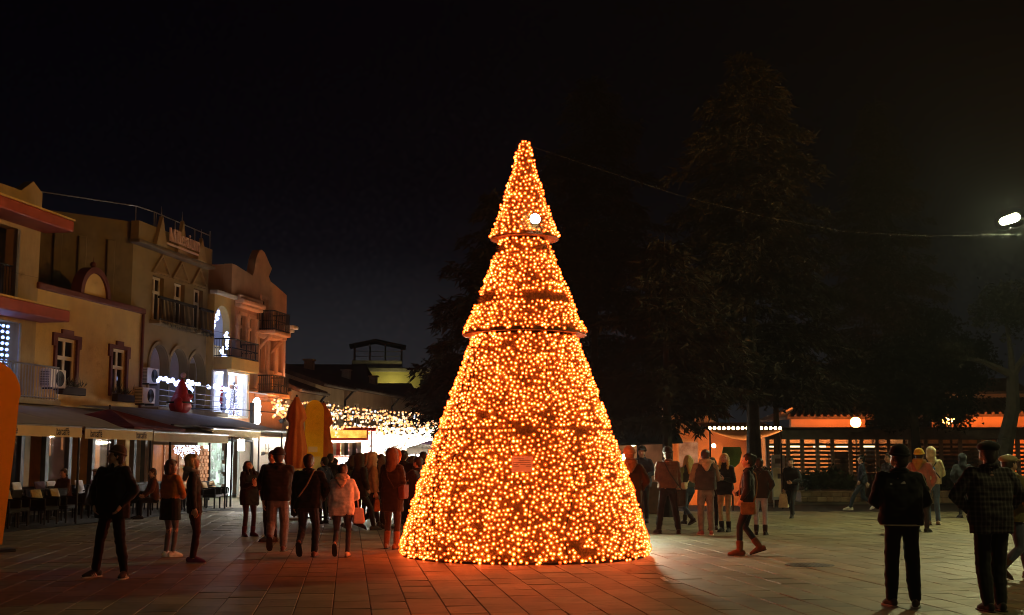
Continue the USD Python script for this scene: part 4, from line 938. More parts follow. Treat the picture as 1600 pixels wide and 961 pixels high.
for a, b, c, d in wins:
    a += c0; b += c0
    w = window(b1, a, b, c, d, .06, (.5,), (.60,), .10)
    part(w, 'surround', panel(unary_union([R(a - .13, b + .13, c - .05, d + .12), R(a - .24, b + .24, d - .28, d + .12), R(a + .25, b - .25, d + .12, d + .26)]), [R(a, b, c - .06, d)], .09, -.07), M_MAROON)
    part(w, 'window_box', [cbx(a + .0, b + .22, -.30, -.075, c - .22, c + .02, .02)], mat('planter_dark', (.03, .022, .02), .8, .2, 5))
    lv = []
    for q in range(60):
        p = np.array([rng.uniform(a, b + .2), rng.uniform(-.28, -.1), c + .02]); d_ = rng.normal(0, .08, 3); d_[2] = abs(d_[2]) + .05
        lv.append([p, p + d_ + [.03, 0, 0], p + d_ * 1.6, p + d_ - [.03, 0, 0]])
    part(w, 'plants', sheet(lv), mat('dry_plants', (.05, .045, .02), .9, .3, 5), kind='stuff')
    part(b1, 'window_room', [bx(a - .1, b + .1, .3, .32, c - .1, d + .1)], M_BLACK)
part(b1, 'back_wall', [bx(.3, 6.3, 4.0, 4.1, 0, 6.5), bx(.3, 6.3, .31, 4.0, 3.05, 3.1)], mat('room_wall', (.16, .08, .05), .9, .2, 2))
ac_unit('air conditioner left of the first maroon framed window', .0, .02, 3.72, .9, .55)
ac_unit('air conditioner low on the cream house beside the drainpipe', 5.85, .02, 3.50, .95, .55)
# café front on the ground floor: posts, glass and the warm room behind
M_WARM = lit_glass('warm_window', (.05, .012, .004), (.75, .24, .055), 1.6, .5)
M_CAFE_GLASS = pane('cafe_glass', (.75, .8, .85))
cafe = house('cafe_front', 'glazed café front with dark posts and warm lit doors under the cream house', -7.3)
part(cafe, 'post', [bx(0, .2, -.02, .14, 0, 2.95)], M_DARKMETAL)
for x in (1.2, 2.55, 4.0, 5.3, 6.6, 7.9, 9.2, 10.6, 12.0, 13.4, 14.2):
    part(cafe, 'post', [bx(x - .09, x + .09, -.02, .14, 0, 2.95)], mat('cafe_post', (.05, .06, .065), .6, .2, 3))
part(cafe, 'fascia', [bx(0, 14.3, -.05, .2, 2.95, 3.05)], M_DARKMETAL)
for x0, x1 in ((.2, 1.1), (2.65, 3.9), (5.4, 6.5), (8.0, 9.1), (10.7, 11.9)):
    part(cafe, 'pane', [bx(x0, x1, .05, .062, .1, 2.9)], M_CAFE_GLASS)
part(cafe, 'pale_column', [cbx(1.5, 1.85, -.25, .05, 0, 2.95, .03), cbx(1.95, 2.03, -.3, -.2, 0, 2.95, .01)], mat('column_grey', (.45, .47, .48), .7, .1, 2))
for x0, x1, z0, z1 in ((3.05, 3.22, 1.55, 2.75), (3.32, 3.95, .7, 2.1), (3.32, 3.95, 2.2, 2.85), (4.1, 4.22, 1.2, 2.8), (6.75, 6.85, .9, 2.2), (8.55, 8.95, 1.7, 2.85), (9.55, 9.65, 1.9, 2.85), (11.5, 11.95, .8, 2.7), (12.5, 12.95, .9, 2.6)):
    part(cafe, 'lit_door', panel(R(x0, x1, z0, z1), t=.02, y=.5), M_WARM)
for x, z in ((3.25, 1.62), (3.48, 1.66)):
    part(cafe, 'wall_lamp', ball((x, .35, z), .06, 1), glow('amber_globe', (1.0, .50, .10), 14.0), smooth=True)
part(cafe, 'red_lamp', ball((4.1, .3, 1.25), .04, 1), glow('red_lamp', (1, .06, .02), 8.0), smooth=True)
# --- taupe three storey hotel with pointed gables
b2 = house('taupe_house', 'taupe three storey house with pointed parapet gables, arches and roof sign', 6.0)
X = lambda s: s - 6.0
Y2 = .3
tall = [(7.55, 8.45, 6.57, 8.2), (9.30, 10.20, 6.6, 8.2), (11.0, 11.85, 6.62, 8.2)]
arches = [(7.5, 8.95, 3.5, 5.72), (9.1, 10.55, 3.5, 5.72), (10.7, 12.15, 3.5, 5.66)]
part(b2, 'wall', panel(R(0, X(12.3), 3.2, 9.1), [R(X(a), X(b), c, d) for a, b, c, d in tall] + [arch(X(a), X(b), c, d) for a, b, c, d in arches], .30, Y2), M_TAUPE)
o = [(X(6.0), .3), (X(3.25), 2.3)]
sw = np.array([[o[0][0], o[0][1], 3.0], [o[1][0], o[1][1], 3.0], [o[1][0], o[1][1], 9.85], [o[0][0], o[0][1], 9.85]])
part(b2, 'side_wall', slabq(np.array([sw[0], sw[1], sw[2], sw[3]]), .0) if False else trimesh.util.concatenate([trimesh.Trimesh(np.vstack([sw, sw + [.2, .25, 0]]), [[0, 1, 2], [0, 2, 3], [4, 6, 5], [4, 7, 6], [3, 2, 6], [3, 6, 7], [0, 4, 5], [0, 5, 1], [0, 3, 7], [0, 7, 4], [1, 5, 6], [1, 6, 2]], process=False)]), mat('shaded_side_wall', (.15, .11, .05), .9, .2, .8, .3, 25, dirt=((.07, .05, .025), .5, .6)))  # darker than the front walls to paint in shade; the streaks are dirt
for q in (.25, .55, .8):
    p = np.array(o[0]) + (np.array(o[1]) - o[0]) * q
    part(b2, 'wall_pier', [xf(cbx(-.14, .14, -.12, .1, 5, 9.1, .02), (p[0], p[1], 0), -.62)], mat('shaded_side_wall', (.15, .11, .05)))
part(b2, 'roof_slab', [bx(.1, X(12.2), .62, 8, 9.3, 9.45)], M_ROOF)
part(b2, 'far_side_wall', [bx(X(12.0), X(12.3), .61, 8, 3, 9.1)], M_TAUPE)
part(b2, 'parapet', [bx(-.25, X(11.9), Y2 - .32, Y2 - .02, 9.2, 9.85)], M_TAUPE)
part(b2, 'cornice', [cbx(-.35, X(12.0), Y2 - .42, Y2 - .01, 9.07, 9.2, .02)], mat('cornice_dark', (.13, .10, .065), .8, .2, 3))
for s, h in ((7.25, 10.3), (8.95, 10.45), (10.65, 10.1)):
    part(b2, 'gable', panel([(X(s) - .42, 9.2), (X(s) + .42, 9.2), (X(s), h)], t=.14, y=Y2 - .47), mat('gable_render', (.30, .21, .10), .85, .12, 2, .2))
    part(b2, 'gable_spike', rod((X(s), Y2 - .4, h - .05), (X(s), Y2 - .4, h + .35), .03, 6, .006), M_GREYMETAL)
for s in (8.15, 9.75, 11.4):
    part(b2, 'triangle_relief', panel([(X(s) - .75, 8.30), (X(s) + .75, 8.30), (X(s), 9.06)], [[(X(s) - .56, 8.38), (X(s) + .56, 8.38), (X(s), 8.95)]], .09, Y2 - .09), mat('gable_render', (.30, .21, .10)))
tm = meshkit.text_mesh('Millenium', .46, .05, True); tm.apply_transform(trimesh.transformations.rotation_matrix(math.pi / 2, [1, 0, 0]))
wdt = tm.bounds[1][0] - tm.bounds[0][0]; tm.apply_scale([2.55 / wdt, 1, 1.0]); tm.apply_translation([X(7.62), Y2 - .52, 9.48])
part(b2, 'roof_sign', tm, mat('sign_letters', (.62, .42, .34), .5, .08, 3), label='raised pale pink letters of the roof sign')
part(b2, 'sign_bar', [bx(X(7.6), X(10.25), Y2 - .50, Y2 - .46, 9.33, 9.40)], mat('sign_letters', (.62, .42, .34)))
rp = [(X(3.3), 2.25), (X(6.0), .25), (X(7.1), .1), (X(7.25), .1), (X(8.8), .1), (X(10.5), .1), (X(11.9), .1)]
ms = []
for (a, b) in zip(rp[:-1], rp[1:]):
    ms.append(rod((*a, 10.42), (*b, 10.42), .022, 5)); ms.append(rod((*a, 9.8), (*a, 10.42), .022, 5))
ms.append(rod((*rp[-1], 9.8), (*rp[-1], 10.6), .022, 5))
part(b2, 'roof_railing', ms, M_GREYMETAL)
for a, b, c, d in tall:
    w = window(b2, X(a), X(b), c, d, Y2 + .16, (.5,), (.66,), .09)
    part(b2, 'window_room', [bx(X(a) - .1, X(b) + .1, Y2 + .31, Y2 + .33, c - .1, d + .1)], M_BLACK)
for s0, s1 in ((7.45, 10.45), (10.9, 12.0)):
    f = railing(b2, [(X(s0), Y2 - .35), (X(s1), Y2 - .35)], 6.55, 7.35, .11, ornate=False, name='balcony_railing')
    part(f, 'rail_cap', [bx(X(s0) - .05, X(s1) + .05, Y2 - .40, Y2 - .30, 7.34, 7.42)], M_RAIL)
    part(b2, 'balcony_slab', [cbx(X(s0) - .08, X(s1) + .08, Y2 - .42, Y2 - .005, 6.42, 6.55, .02)], M_TAUPE)
    lv = []
    for q in range(140):
        p = np.array([rng.uniform(X(s0), X(s1)), Y2 - .40, 6.55]); dd = np.array([rng.normal(0, .1), -.03 - rng.random() * .1, -.05 - rng.random() * .25])
        lv.append([p, p + dd * .5 + [.02, 0, 0], p + dd, p + dd * .5 - [.02, 0, 0]])
    part(f, 'trailing_plants', sheet(lv), mat('dry_plants', (.05, .045, .02)), kind='stuff')
for a, b, c, d in arches:
    sh = arch(X(a), X(b), c, d)
    part(b2, 'arch_reveal', panel(sh.buffer(.16).difference(R(-9, 99, -9, c)), [sh.buffer(-.02)], .85, Y2 + .305), mat('reveal_plaster', (.46, .43, .42), .85, .1, 2))
    part(b2, 'arch_moulding', panel(sh.buffer(.14).difference(R(-9, 99, -9, c + .2)), [sh.buffer(.01)], .06, Y2 - .058), M_TAUPE)
    window(b2, X(a) + .1, X(b) - .1, c, d - .06, Y2 + .85, (.5,), (.58,), .09, shape=arch(X(a) + .1, X(b) - .1, c, d - .06))
part(b2, 'loggia_floor', [bx(X(6.3), X(12.3), Y2 - 1.0, Y2 + 1.2, 3.22, 3.4)], M_CONC)
f = railing(b2, [(X(6.5), -.62), (X(12.2), -.62)], 3.4, 4.32, 1.4, ornate=False, name='terrace_railing', mat_=M_GREYMETAL)
part(f, 'cross_rail', [rod((X(6.5), -.62, z), (X(12.2), -.62, z), .013, 5) for z in (3.6, 3.8, 4.0)], M_GREYMETAL)
ac_unit('air conditioner on the taupe house above the lit balcony', 6.75, -.28, 4.25, .85, .55)
def garland(label, pts, name, color, strength, r, wire=True, cat='string lights', lift=None, group=None):
    o = np.asarray(pts[0], float); t = thing(name, label, cat, o, group=group)
    P = [np.asarray(p, float) - o for p in pts]
    part(t, 'wire', tube(P, .008, 4), M_BLACK)
    return t, P
G_LED = glow('cold_white_led', (.50, .62, 1.2), 4.6)
gb = trimesh.creation.icosphere(1, .072)
t, P = garland('garland of cold white globes wound on the taupe house railing', [fp(6.45 + .3 * i, .66, 4.34 + .03 * math.sin(i * 2.4)) for i in range(20)], 'light_garland', None, 0, 0)
for i, p in enumerate(P):
    if i in (6, 7, 11, 12, 13): continue
    for q in range(2): part(t, 'globe', gb, G_LED, loc=p + [rng.normal(0, .06), rng.normal(0, .03), rng.normal(0, .04)])
t, P = garland('two strands of cold white globes hanging down the lit balcony', [fp(8.25, .70, 4.3), fp(8.22, .70, 3.4), fp(8.7, .70, 3.4), fp(8.75, .70, 4.3)], 'light_strand', None, 0, 0)
for k in range(9):
    for x, jj in ((0, 0), (.5, 1)):
        a = fp(8.25 + x, .72, 4.3 - k * .105) - fp(8.25, .70, 4.3); part(t, 'globe', gb, G_LED, loc=a + rng.normal(0, .035, 3))
t, P = garland('short strand of cold white globes at the right end of the balcony', [fp(12.15, .68, 4.35), fp(12.2, .7, 3.4)], 'light_strand', None, 0, 0)
for k in range(8): part(t, 'globe', gb, G_LED, loc=(fp(12.15, .72, 4.3 - k * .12) - fp(12.15, .68, 4.35)) + rng.normal(0, .03, 3))
# --- narrow house with the lit bay
b3 = house('narrow_house', 'narrow cream house with arched window, balcony and lit white glass bay', 12.3)
X = lambda s: s - 12.3
part(b3, 'wall', panel(R(0, 2.05, 2.6, 8.15), [arch(X(12.35), X(13.85), 6.1, 7.75)], .30, .0), M_CREAM)
part(b3, 'cornice', [cbx(-.05, 2.1, -.14, .2, 8.15, 8.32, .03)], M_PALE)
sh = arch(X(12.35), X(13.85), 6.1, 7.75)
part(b3, 'arch_reveal', panel(sh.buffer(.1), [sh.buffer(-.01)], .5, .302), mat('blue_reveal', (.55, .57, .60), .8, .08, 2))
w = window(b3, X(12.4), X(13.8), 6.1, 7.7, .7, (.42,), (.5,), .07, shape=arch(X(12.4), X(13.8), 6.1, 7.7), glass=lit_glass('blue_room', (.01, .02, .06), (.06, .10, .26), 2.0))
part(b3, 'balcony_slab', [cbx(X(12.35), X(15.2), -.78, 0, 5.12, 5.62, .02)], M_CREAM)
railing(b3, [(X(12.4), 0), (X(12.4), -.74), (X(15.15), -.74), (X(15.15), 0)], 5.62, 6.35, .10, name='balcony_railing')
t, P = garland('snaking strand of cold white lights in the arched window', [fp(12.75 + .25 * math.sin(k * .6), -.2 if k < 10 else .3, 7.55 - k * .095) for k in range(21)], 'light_strand', None, 0, 0)
for p in P:
    for q in range(2): part(t, 'globe', trimesh.creation.icosphere(1, .06), G_LED, loc=p + rng.normal(0, .05, 3))
# the glass bay
bay = house('glass_bay', 'brightly lit white glass bay with a tree of lights inside', 12.35)
part(bay, 'corner_post', [cbx(-.06, .10, -.62, -.46, 3.3, 5.1, .01)], M_WHITE)
part(bay, 'end_post', [cbx(2.05, 2.25, -.62, -.42, 3.3, 5.1, .01)], M_WHITE)
part(bay, 'wall_post', [cbx(-.10, .06, -.06, .02, 3.3, 5.1, .01)], M_WHITE)
part(bay, 'frame', [bx(-.05, 2.25, -.60, 0, 5.03, 5.11), bx(-.05, 2.25, -.60, 0, 3.25, 3.33)], M_WHITE)
part(bay, 'front_pane', [bx(.1, 2.05, -.56, -.55, 3.33, 5.03)], pane('clear_pane'))
part(bay, 'side_pane', [bx(-.01, 0, -.46, -.06, 3.33, 5.03)], pane('clear_pane'))
part(bay, 'lit_back', [bx(.06, 2.2, -.02, .0, 3.33, 5.03), bx(2.22, 2.24, -.4, -.02, 3.33, 5.03)], lit_glass('bay_light', (1.0, 1.0, 1.35), (2.2, 2.1, 2.6), 1.5))
part(bay, 'ceiling_light', [bx(.1, 2.1, -.5, -.06, 5.0, 5.02)], glow('bay_ceiling', (.85, .85, 1.0), 7.0))
tr_ = thing('indoor_tree', 'small dark indoor tree dotted with violet and white lights inside the glass bay', 'christmas tree', fp(13.75, .33, 3.34), 80.0)
br = []
for q in range(420):
    z = rng.random() ** 1.3 * 1.35; rr = .52 * (1 - z / 1.5); a = rng.uniform(0, 2 * math.pi)
    p = np.array([rr * .9 * math.cos(a) * rng.random() ** .4, rr * .35 * math.sin(a), z]); d = rng.normal(0, .05, 3)
    br.append([p, p + [.012, 0, .01], p + d * 1.8, p + [-.012, 0, .01]])
part(tr_, 'branches', sheet(br), mat('violet_tree', (.05, .05, .16), .7, .3, 5), kind='stuff')
part(tr_, 'trunk', rod((0, 0, 0), (0, 0, 1.3), .03, 6, .01), M_BLACK)
for q in range(46):
    z = rng.random() ** 1.3 * 1.3; rr = .52 * (1 - z / 1.5); part(tr_, 'light', trimesh.creation.icosphere(0, .022), glow('lilac_led' if q % 2 else 'white_led_small', (.8, .6, 1.0) if q % 2 else (1, .95, 1), 6.0), loc=(rr * rng.uniform(-.95, .95), -rr * .36, z))
fg = thing('red_ornament', 'small red and blue hanging ornament figure at the left of the bay', 'ornament', fp(12.62, .30, 3.7), 80.0)
part(fg, 'red_top', finish(union([hull(sp((0, 0, .62), .13, 1, (1.3, .7, .5)), sp((0, 0, .75), .05)), hull(sp((0, 0, .18), .14, 1, (1, .7, 1)), sp((0, 0, .42), .10, 1, (1, .7, 1)))]), .04, 3), cloth((.55, .03, .03)), smooth=True)
part(fg, 'blue_base', finish(hull(sp((.02, 0, 0), .10, 1, (1, .7, .8)), sp((-.02, 0, -.15), .05)), .04, 2), cloth((.06, .07, .22)), smooth=True)
# --- terracotta house with the curved gable
b4 = house('terracotta_house', 'terracotta house with curved gable, two iron balconies, lit from below', 14.35)
X = lambda s: s - 14.35
top = [(13.95, 2.5), (20.35, 2.5), (20.35, 9.13), (19.0, 9.38), (18.28, 9.49), (18.04, 9.68), (18.40, 10.09), (18.07, 10.27), (17.75, 10.5), (17.45, 10.68), (17.13, 10.74), (16.9, 10.68), (16.72, 10.5), (16.49, 10.2), (16.35, 9.7), (16.18, 9.44), (14.35, 9.62), (13.95, 9.62)]
wn = [(14.9, 15.5, 6.2, 7.6), (15.9, 16.5, 6.2, 7.6), (17.1, 17.7, 5.3, 6.9), (18.3, 18.8, 5.5, 6.9), (19.3, 19.8, 5.5, 6.9), (17.2, 18.0, 7.25, 8.6)]
part(b4, 'wall', panel([(X(a), b) for a, b in top], [R(X(a), X(b), c, d) for a, b, c, d in wn], .35, .0), M_TERRA)
for a, b, c, d in wn:
    window(b4, X(a), X(b), c, d, .12, (.5,), (.7,), .06, frame=mat('terracotta_frame', (.42, .24, .13), .7, .1, 3))
    part(b4, 'window_room', [bx(X(a) - .1, X(b) + .1, .36, .38, c - .1, d + .1)], M_BLACK)
    part(b4, 'window_surround', panel(R(X(a) - .1, X(b) + .1, c - .1, d + .14), [R(X(a), X(b), c, d)], .05, -.048), mat('terracotta_light', (.62, .36, .22), .8, .1, 3))
part(b4, 'pent_cornice', [cbx(X(14.3), X(16.75), -.42, 0, 8.02, 8.22, .04), cbx(X(14.3), X(16.75), -.30, 0, 8.22, 8.42, .06), cbx(X(14.3), X(16.75), -.30, 0, 7.88, 8.02, .03)], mat('terracotta_light', (.62, .36, .22)))
for s in (14.6, 15.7, 16.7, 18.05, 18.95, 19.95):
    part(b4, 'pilaster', [cbx(X(s) - .11, X(s) + .11, -.10, 0, 4.6, 7.6 if s < 17 else 7.1, .02), cbx(X(s) - .16, X(s) + .16, -.15, 0, 7.0, 7.12, .02)], mat('terracotta_light', (.62, .36, .22)))
part(b4, 'string_course', [cbx(X(13.95), X(20.4), -.12, 0, 4.45, 4.6, .03)], M_TERRA)
part(b4, 'end_cornice', [cbx(X(20.1), X(20.8), -.45, .25, 7.55, 7.72, .04), cbx(X(20.2), X(20.62), -.32, .2, 7.40, 7.55, .03), cbx(X(20.25), X(20.5), -.2, .2, 7.24, 7.40, .03)], M_PALE)
for z0, z1 in ((7.15, 7.98), (4.42, 5.18)):
    part(b4, 'balcony_slab', [cbx(X(16.75), X(18.7), -.86, 0, z0 - .17, z0, .03), cbx(X(16.9), X(18.55), -.55, 0, z0 - .32, z0 - .17, .03)], mat('terracotta_light', (.62, .36, .22)))
    railing(b4, [(X(16.8), 0), (X(16.8), -.80), (X(18.65), -.80), (X(18.65), 0)], z0, z1, .085, name='balcony_railing')
for s in (16.95, 18.5):
    part(b4, 'console', [hull(sp((X(s), -.5, 6.85), .09), sp((X(s), -.04, 6.35), .07)).to_mesh() and finish(hull(sp((X(s), -.5, 6.85), .09), sp((X(s), -.04, 6.35), .07)), 0, 0)], M_TERRA)
part(b4, 'side_wall', bx(X(20.0), X(20.35), .36, 9, 0, 9.1), M_TERRA); part(b4, 'side_wall', bx(X(13.95), X(14.2), .36, 6, 7, 9.6), M_TERRA)
part(b4, 'roof', [slabq([[X(14.2), .4, 9.3], [X(20.0), .4, 9.05], [X(20.0), 8, 10.2], [X(14.2), 8, 10.4]], .15)], M_ROOF)
part(b4, 'chimney', [cbx(X(15.0), X(15.7), 2.5, 3.2, 9.4, 10.5, .03)], M_TERRA)
part(b4, 'ground_wall', panel([(X(16.6), 0), (X(22.2), 0), (X(22.2), 2.75), (X(20.35), 2.75), (X(20.35), 4.45), (X(14.2), 4.45), (X(14.2), 2.6), (X(16.6), 2.6)], [R(X(18.6), X(19.8), .4, 1.75)], .3, .012), mat('white_shop_wall', (.70, .66, .58), .8, .06, 1.2, dirt=((.5, .42, .33), .9, .4)))
part(b4, 'shop_cornice', [cbx(X(16.5), X(21.6), -.42, 0, 2.62, 2.72, .02), cbx(X(16.5), X(21.5), -.30, 0, 2.78, 2.90, .02), cbx(X(16.5), X(21.4), -.25, 0, 2.72, 2.78, .01)], mat('shop_cornice', (.26, .22, .18), .7, .2, 3))
part(b4, 'added_cornice_lip', [bx(X(16.5), X(21.6), -.42, -.40, 2.54, 2.62)], mat('shop_cornice', (.26, .22, .18)))  # lip added to keep the tubes above it out of sight
for q in (16.9, 18.5, 20.1): part(b4, 'added_cornice_tube', rod((X(q), -.36, 2.595), (X(q + 1.3), -.36, 2.595), .018, 6), glow('added_cornice_tube', (1.0, .93, .80), 150.0))  # unseen tubes added to brighten the white shop wall
part(b4, 'downpipe', [rod((X(21.0), -.1, 0), (X(21.0), -.1, 2.6), .03, 6)], M_DARKMETAL)
part(b4, 'shop_window_glass', [bx(X(18.6), X(19.8), .15, .16, .4, 1.75)], lit_glass('shop_pink', (.35, .20, .14), (.75, .52, .40), 2.0))
# bright shop on the ground floor of the narrow house
sp_ = house('lit_shop_front', 'overexposed white lit shop window behind the terrace at the narrow house', 12.2)
part(sp_, 'frame', [bx(0, .09, -.06, .04, 0, 2.35), bx(4.3, 4.4, -.06, .04, 0, 2.35), bx(0, 4.4, -.06, .04, 2.3, 2.4)], M_BLACK)
part(sp_, 'lit_interior', [bx(.09, 2.4, .5, .52, .1, 2.3)], lit_glass('shop_white', (.30, .36, .22), (1.5, 1.7, 1.25), 1.1))
part(sp_, 'bright_column', [bx(2.4, 3.1, .3, .32, .1, 2.3)], glow('shop_strip', (1.0, 1.05, .85), 3.2))
part(sp_, 'pale_panel', [bx(3.1, 4.3, .08, .1, 0, 2.3)], M_PALE)
part(sp_, 'pane', [bx(.09, 3.1, .0, .012, .1, 2.3)], pane('clear_pane'))
gd = []
for q in range(30):
    x, z, wq, hq = rng.uniform(.3, 2.2), rng.uniform(.3, 2.0), rng.uniform(.08, .3), rng.uniform(.08, .35)
    gd.append(bx(x, x + wq, .30, .34, z, z + hq))
part(sp_, 'goods', gd, mat('shop_goods', (.40, .42, .36), .8, .4, 3), kind='stuff')
lb = on_facade('shop_light', 'overexposed white lamp box hanging under the awning edge by the shop', 'lamp', 12.75, .95, 1.92)
part(lb, 'diffuser', cbx(0, .42, -.12, 0, 0, .46, .02), glow('white_box', (1.0, .95, .80), 150.0))
part(lb, 'hanger', [rod((.1, -.06, .46), (.1, -.06, .62), .01, 5), rod((.32, -.06, .46), (.32, -.06, .62), .01, 5)], M_DARKMETAL)
si = on_facade('hanging_lamp', 'small hooded lamp hanging on two rods in front of the white shop wall', 'lamp', 13.6, 1.6, 1.78)
part(si, 'hood', cbx(0, .62, -.22, 0, 0, .10, .02), mat('brass_dull', (.32, .20, .10), .5, .2, 4))
part(si, 'end_cap', finish(hull(sp((-.02, -.11, .03), .07), sp((-.26, -.11, -.03), .015)), 0, 0), M_BLACK)
for x in (.15, .5): part(si, 'rod', [rod((x, -.11, .1), (x, -.11, .42), .012, 5), rod((x, -.11, .2), (x + .15, -.11, .24), .012, 5)], M_BLACK)
sg_ = on_facade('lightbox_sign', 'white glowing oval shop sign with ragged edge on a wall bracket', 'sign', 14.75, .75, 3.05)
ov = Polygon([(.02, .25), (.10, .02), (.42, -.06), (.62, .05), (.60, .25), (.72, .38), (.60, .52), (.68, .72), (.58, .95), (.40, 1.08), (.18, .98), (.05, .7)])
part(sg_, 'lightbox', panel(ov, t=.16, y=-.08), glow('sign_white', (.95, .98, 1.0), 5.0))
part(sg_, 'back_plate', [bx(-.2, .02, -.06, .06, .0, .85)], M_BLACK)
part(sg_, 'canopy', slabq([[.3, -.5, 1.22], [1.6, -.5, 1.22], [1.6, .7, 1.4], [.3, .7, 1.4]], .05), M_WHITE)
# floodlights of the facade
floodlight('orange facade floodlight under the lower balcony of the terracotta house', fp(15.6, 1.7, 3.2), (*(-FN[:2] * .62), 1.0), .22, .16, L_ORANGE, 820.0, group='orange lights washing the terracotta house')
floodlight('orange facade floodlight at the right half of the terracotta house', fp(18.9, 1.8, 3.2), (*(-FN[:2] * .62), 1.0), .22, .16, L_ORANGE, 820.0, group='orange lights washing the terracotta house')
floodlight('white uplight at the right corner of the terracotta house', fp(20.15, .30, 4.75), (*(-FN[:2] * .16), 1.0), .10, .10, (1.0, .92, .95), 420.0)
# ---------------------------------------------------------------- café terrace: awnings, chairs, cushions, banners
M_AWN = mat('awning_cloth', (.50, .38, .17), .85, .1, 2, .2, 60)
M_AWN_TOP = mat('awning_top', (.44, .40, .33), .85, .1, 2, .2, 60)
M_CANOPY = mat('grey_canopy', (.20, .21, .23), .6, .15, 1.5)
M_REDCLOTH = mat('red_canopy_cloth', (.13, .015, .012), .85, .2, 2, .2, 60)
M_LETTER = mat('dark_lettering', (.02, .012, .008), .8, .1, 3)
def awning(label, s0, s1, n0, n1, z0, z1, val, texts, scallop=False, topm=None):
    t = on_facade('awning', label, 'awning', s0, 0, 0); w = s1 - s0
    part(t, 'canvas', slabq([[0, -n1, z1], [w, -n1, z1], [w, -n0, z0], [0, -n0, z0]], .025), topm or M_AWN_TOP)
    if scallop:
        n = max(3, int(w / .12)); pts = [(0, z1), (w, z1)]
        for i in range(n): pts += [(w - i * w / n, z1 - val), (w - (i + .5) * w / n, z1 - val - .05)]
        pts += [(0, z1 - val)]
        v = panel(pts, t=.02, y=-n1 - .022)
    else:
        v = panel(R(0, w, z1 - val, z1), t=.02, y=-n1 - .022)
    vv = part(t, 'valance', v, M_AWN)
    for x, tx in texts:
        m = meshkit.text_mesh(tx, val * .52, .004, True); m.apply_transform(trimesh.transformations.rotation_matrix(math.pi / 2, [1, 0, 0]))
        m.apply_scale([.78, 1, 1.15]); m.apply_translation([x, -n1 - .024, z1 - val * .80]); part(vv, 'lettering', m, M_LETTER)
    part(t, 'front_bar', rod((0, -n1, z1), (w, -n1, z1), .035, 8), M_GREYMETAL)
    for x in (.05, w - .05): part(t, 'arm', rod((x, -n0, z0 - .1), (x, -n1, z1 - .06), .022, 6), M_GREYMETAL)
    part(t, 'post', [rod((w - .04, -n1 + .02, 0), (w - .04, -n1 + .02, z1 - .02), .03, 8)], M_DARKMETAL)
    return t
awning('cream awning with two dark words on its valance, left of the gap', -8.4, -4.58, .2, 4.0, 3.25, 2.42, .27, [(.38, 'barcaffè'), (2.62, 'barcaffè')])
awning('cream awning with two dark words on its valance, right of the gap', -4.42, -.72, .2, 4.0, 3.25, 2.40, .27, [(.25, 'barcaffè'), (2.72, 'barcaffè')])
awning('plain cream awning with a dark panel, between the worded valances and the shop', -.66, 4.6, .2, 4.0, 3.2, 2.38, .27, [])
awning('ochre awning with scalloped edge above the hanging lamp', 3.4, 7.4, 1.8, 4.0, 2.95, 2.56, .20, [], True, M_CANOPY)
# red parasol tops showing between the awnings
def parasol_open(label, s, n, z, r):
    t = on_facade('parasol', label, 'parasol', s, n, 0)
    a = np.arange(4) / 4 * 2 * math.pi + math.pi / 4; R_ = r * 1.3
    rim = [np.array([R_ * math.cos(q), R_ * math.sin(q), z - .55]) for q in a]
    ms = []
    for i in range(4):
        p, q = rim[i], rim[(i + 1) % 4]; top = np.array([0, 0, z])
        v = []; n_ = 7
        for u in np.linspace(0, 1, n_):
            for w in np.linspace(0, 1, n_):
                e = p * (1 - w) + q * w; x = top * (1 - u) + e * u; x = x - [0, 0, .10 * math.sin(math.pi * u) * math.sin(math.pi * w)]; v.append(x)
        f = []
        for u in range(n_ - 1):
            for w in range(n_ - 1):
                k = u * n_ + w; f += [[k, k + n_, k + n_ + 1], [k, k + n_ + 1, k + 1]]
        ms.append(trimesh.Trimesh(np.array(v), np.array(f), process=False))
        ms.append(slabq([p, q, q * [1, 1, 1] - [0, 0, .16], p - [0, 0, .16]], .004))
    part(t, 'canopy', ms, M_REDCLOTH)
    part(t, 'pole', rod((0, 0, 0), (0, 0, z + .12), .03, 8), M_WOOD)
    for i in range(4): part(t, 'rib', rod((0, 0, z - .02), rim[i] - [0, 0, .015], .012, 5), M_DARKMETAL)
    return t
parasol_open('dark red parasol top behind the leftmost cream awning', -7.2, 2.2, 3.02, 1.15)
parasol_open('dark red parasol top between the second and third cream awnings', -.2, 2.4, 3.05, 1.75)
# long dome canopy in front of the taupe house, lit by the bay
cn = on_facade('canopy_roof', 'curved dark grey canopy roof running under the taupe house balcony', 'canopy', 1.6, 0, 0)
v, f = [], []
nx, ny = 24, 12
for i in range(nx + 1):
    for j in range(ny + 1):
        x = i / nx * 9.6; q = j / ny; hump = math.sin(math.pi * min(1, i / nx * 1.25)) ** .5 if i / nx < .8 else 1 - .0 * i
        z = 3.22 - .62 * q ** 1.6 + (.10 * hump if i / nx < .8 else 0); v.append((x, -.35 - q * 3.1, z))
for i in range(nx):
    for j in range(ny):
        k = i * (ny + 1) + j; f += [[k, k + ny + 1, k + ny + 2], [k, k + ny + 2, k + 1]]
part(cn, 'roof_skin', trimesh.Trimesh(np.array(v), np.array(f)[:, ::-1], process=False), M_CANOPY, smooth=True)
part(cn, 'front_gutter', [cbx(0, 9.6, -3.55, -3.42, 2.56, 2.66, .02)], M_DARKMETAL)
for x in (.1, 4.8, 9.5): part(cn, 'post', rod((x, -3.4, 0), (x, -3.4, 2.6), .04, 8), M_DARKMETAL)
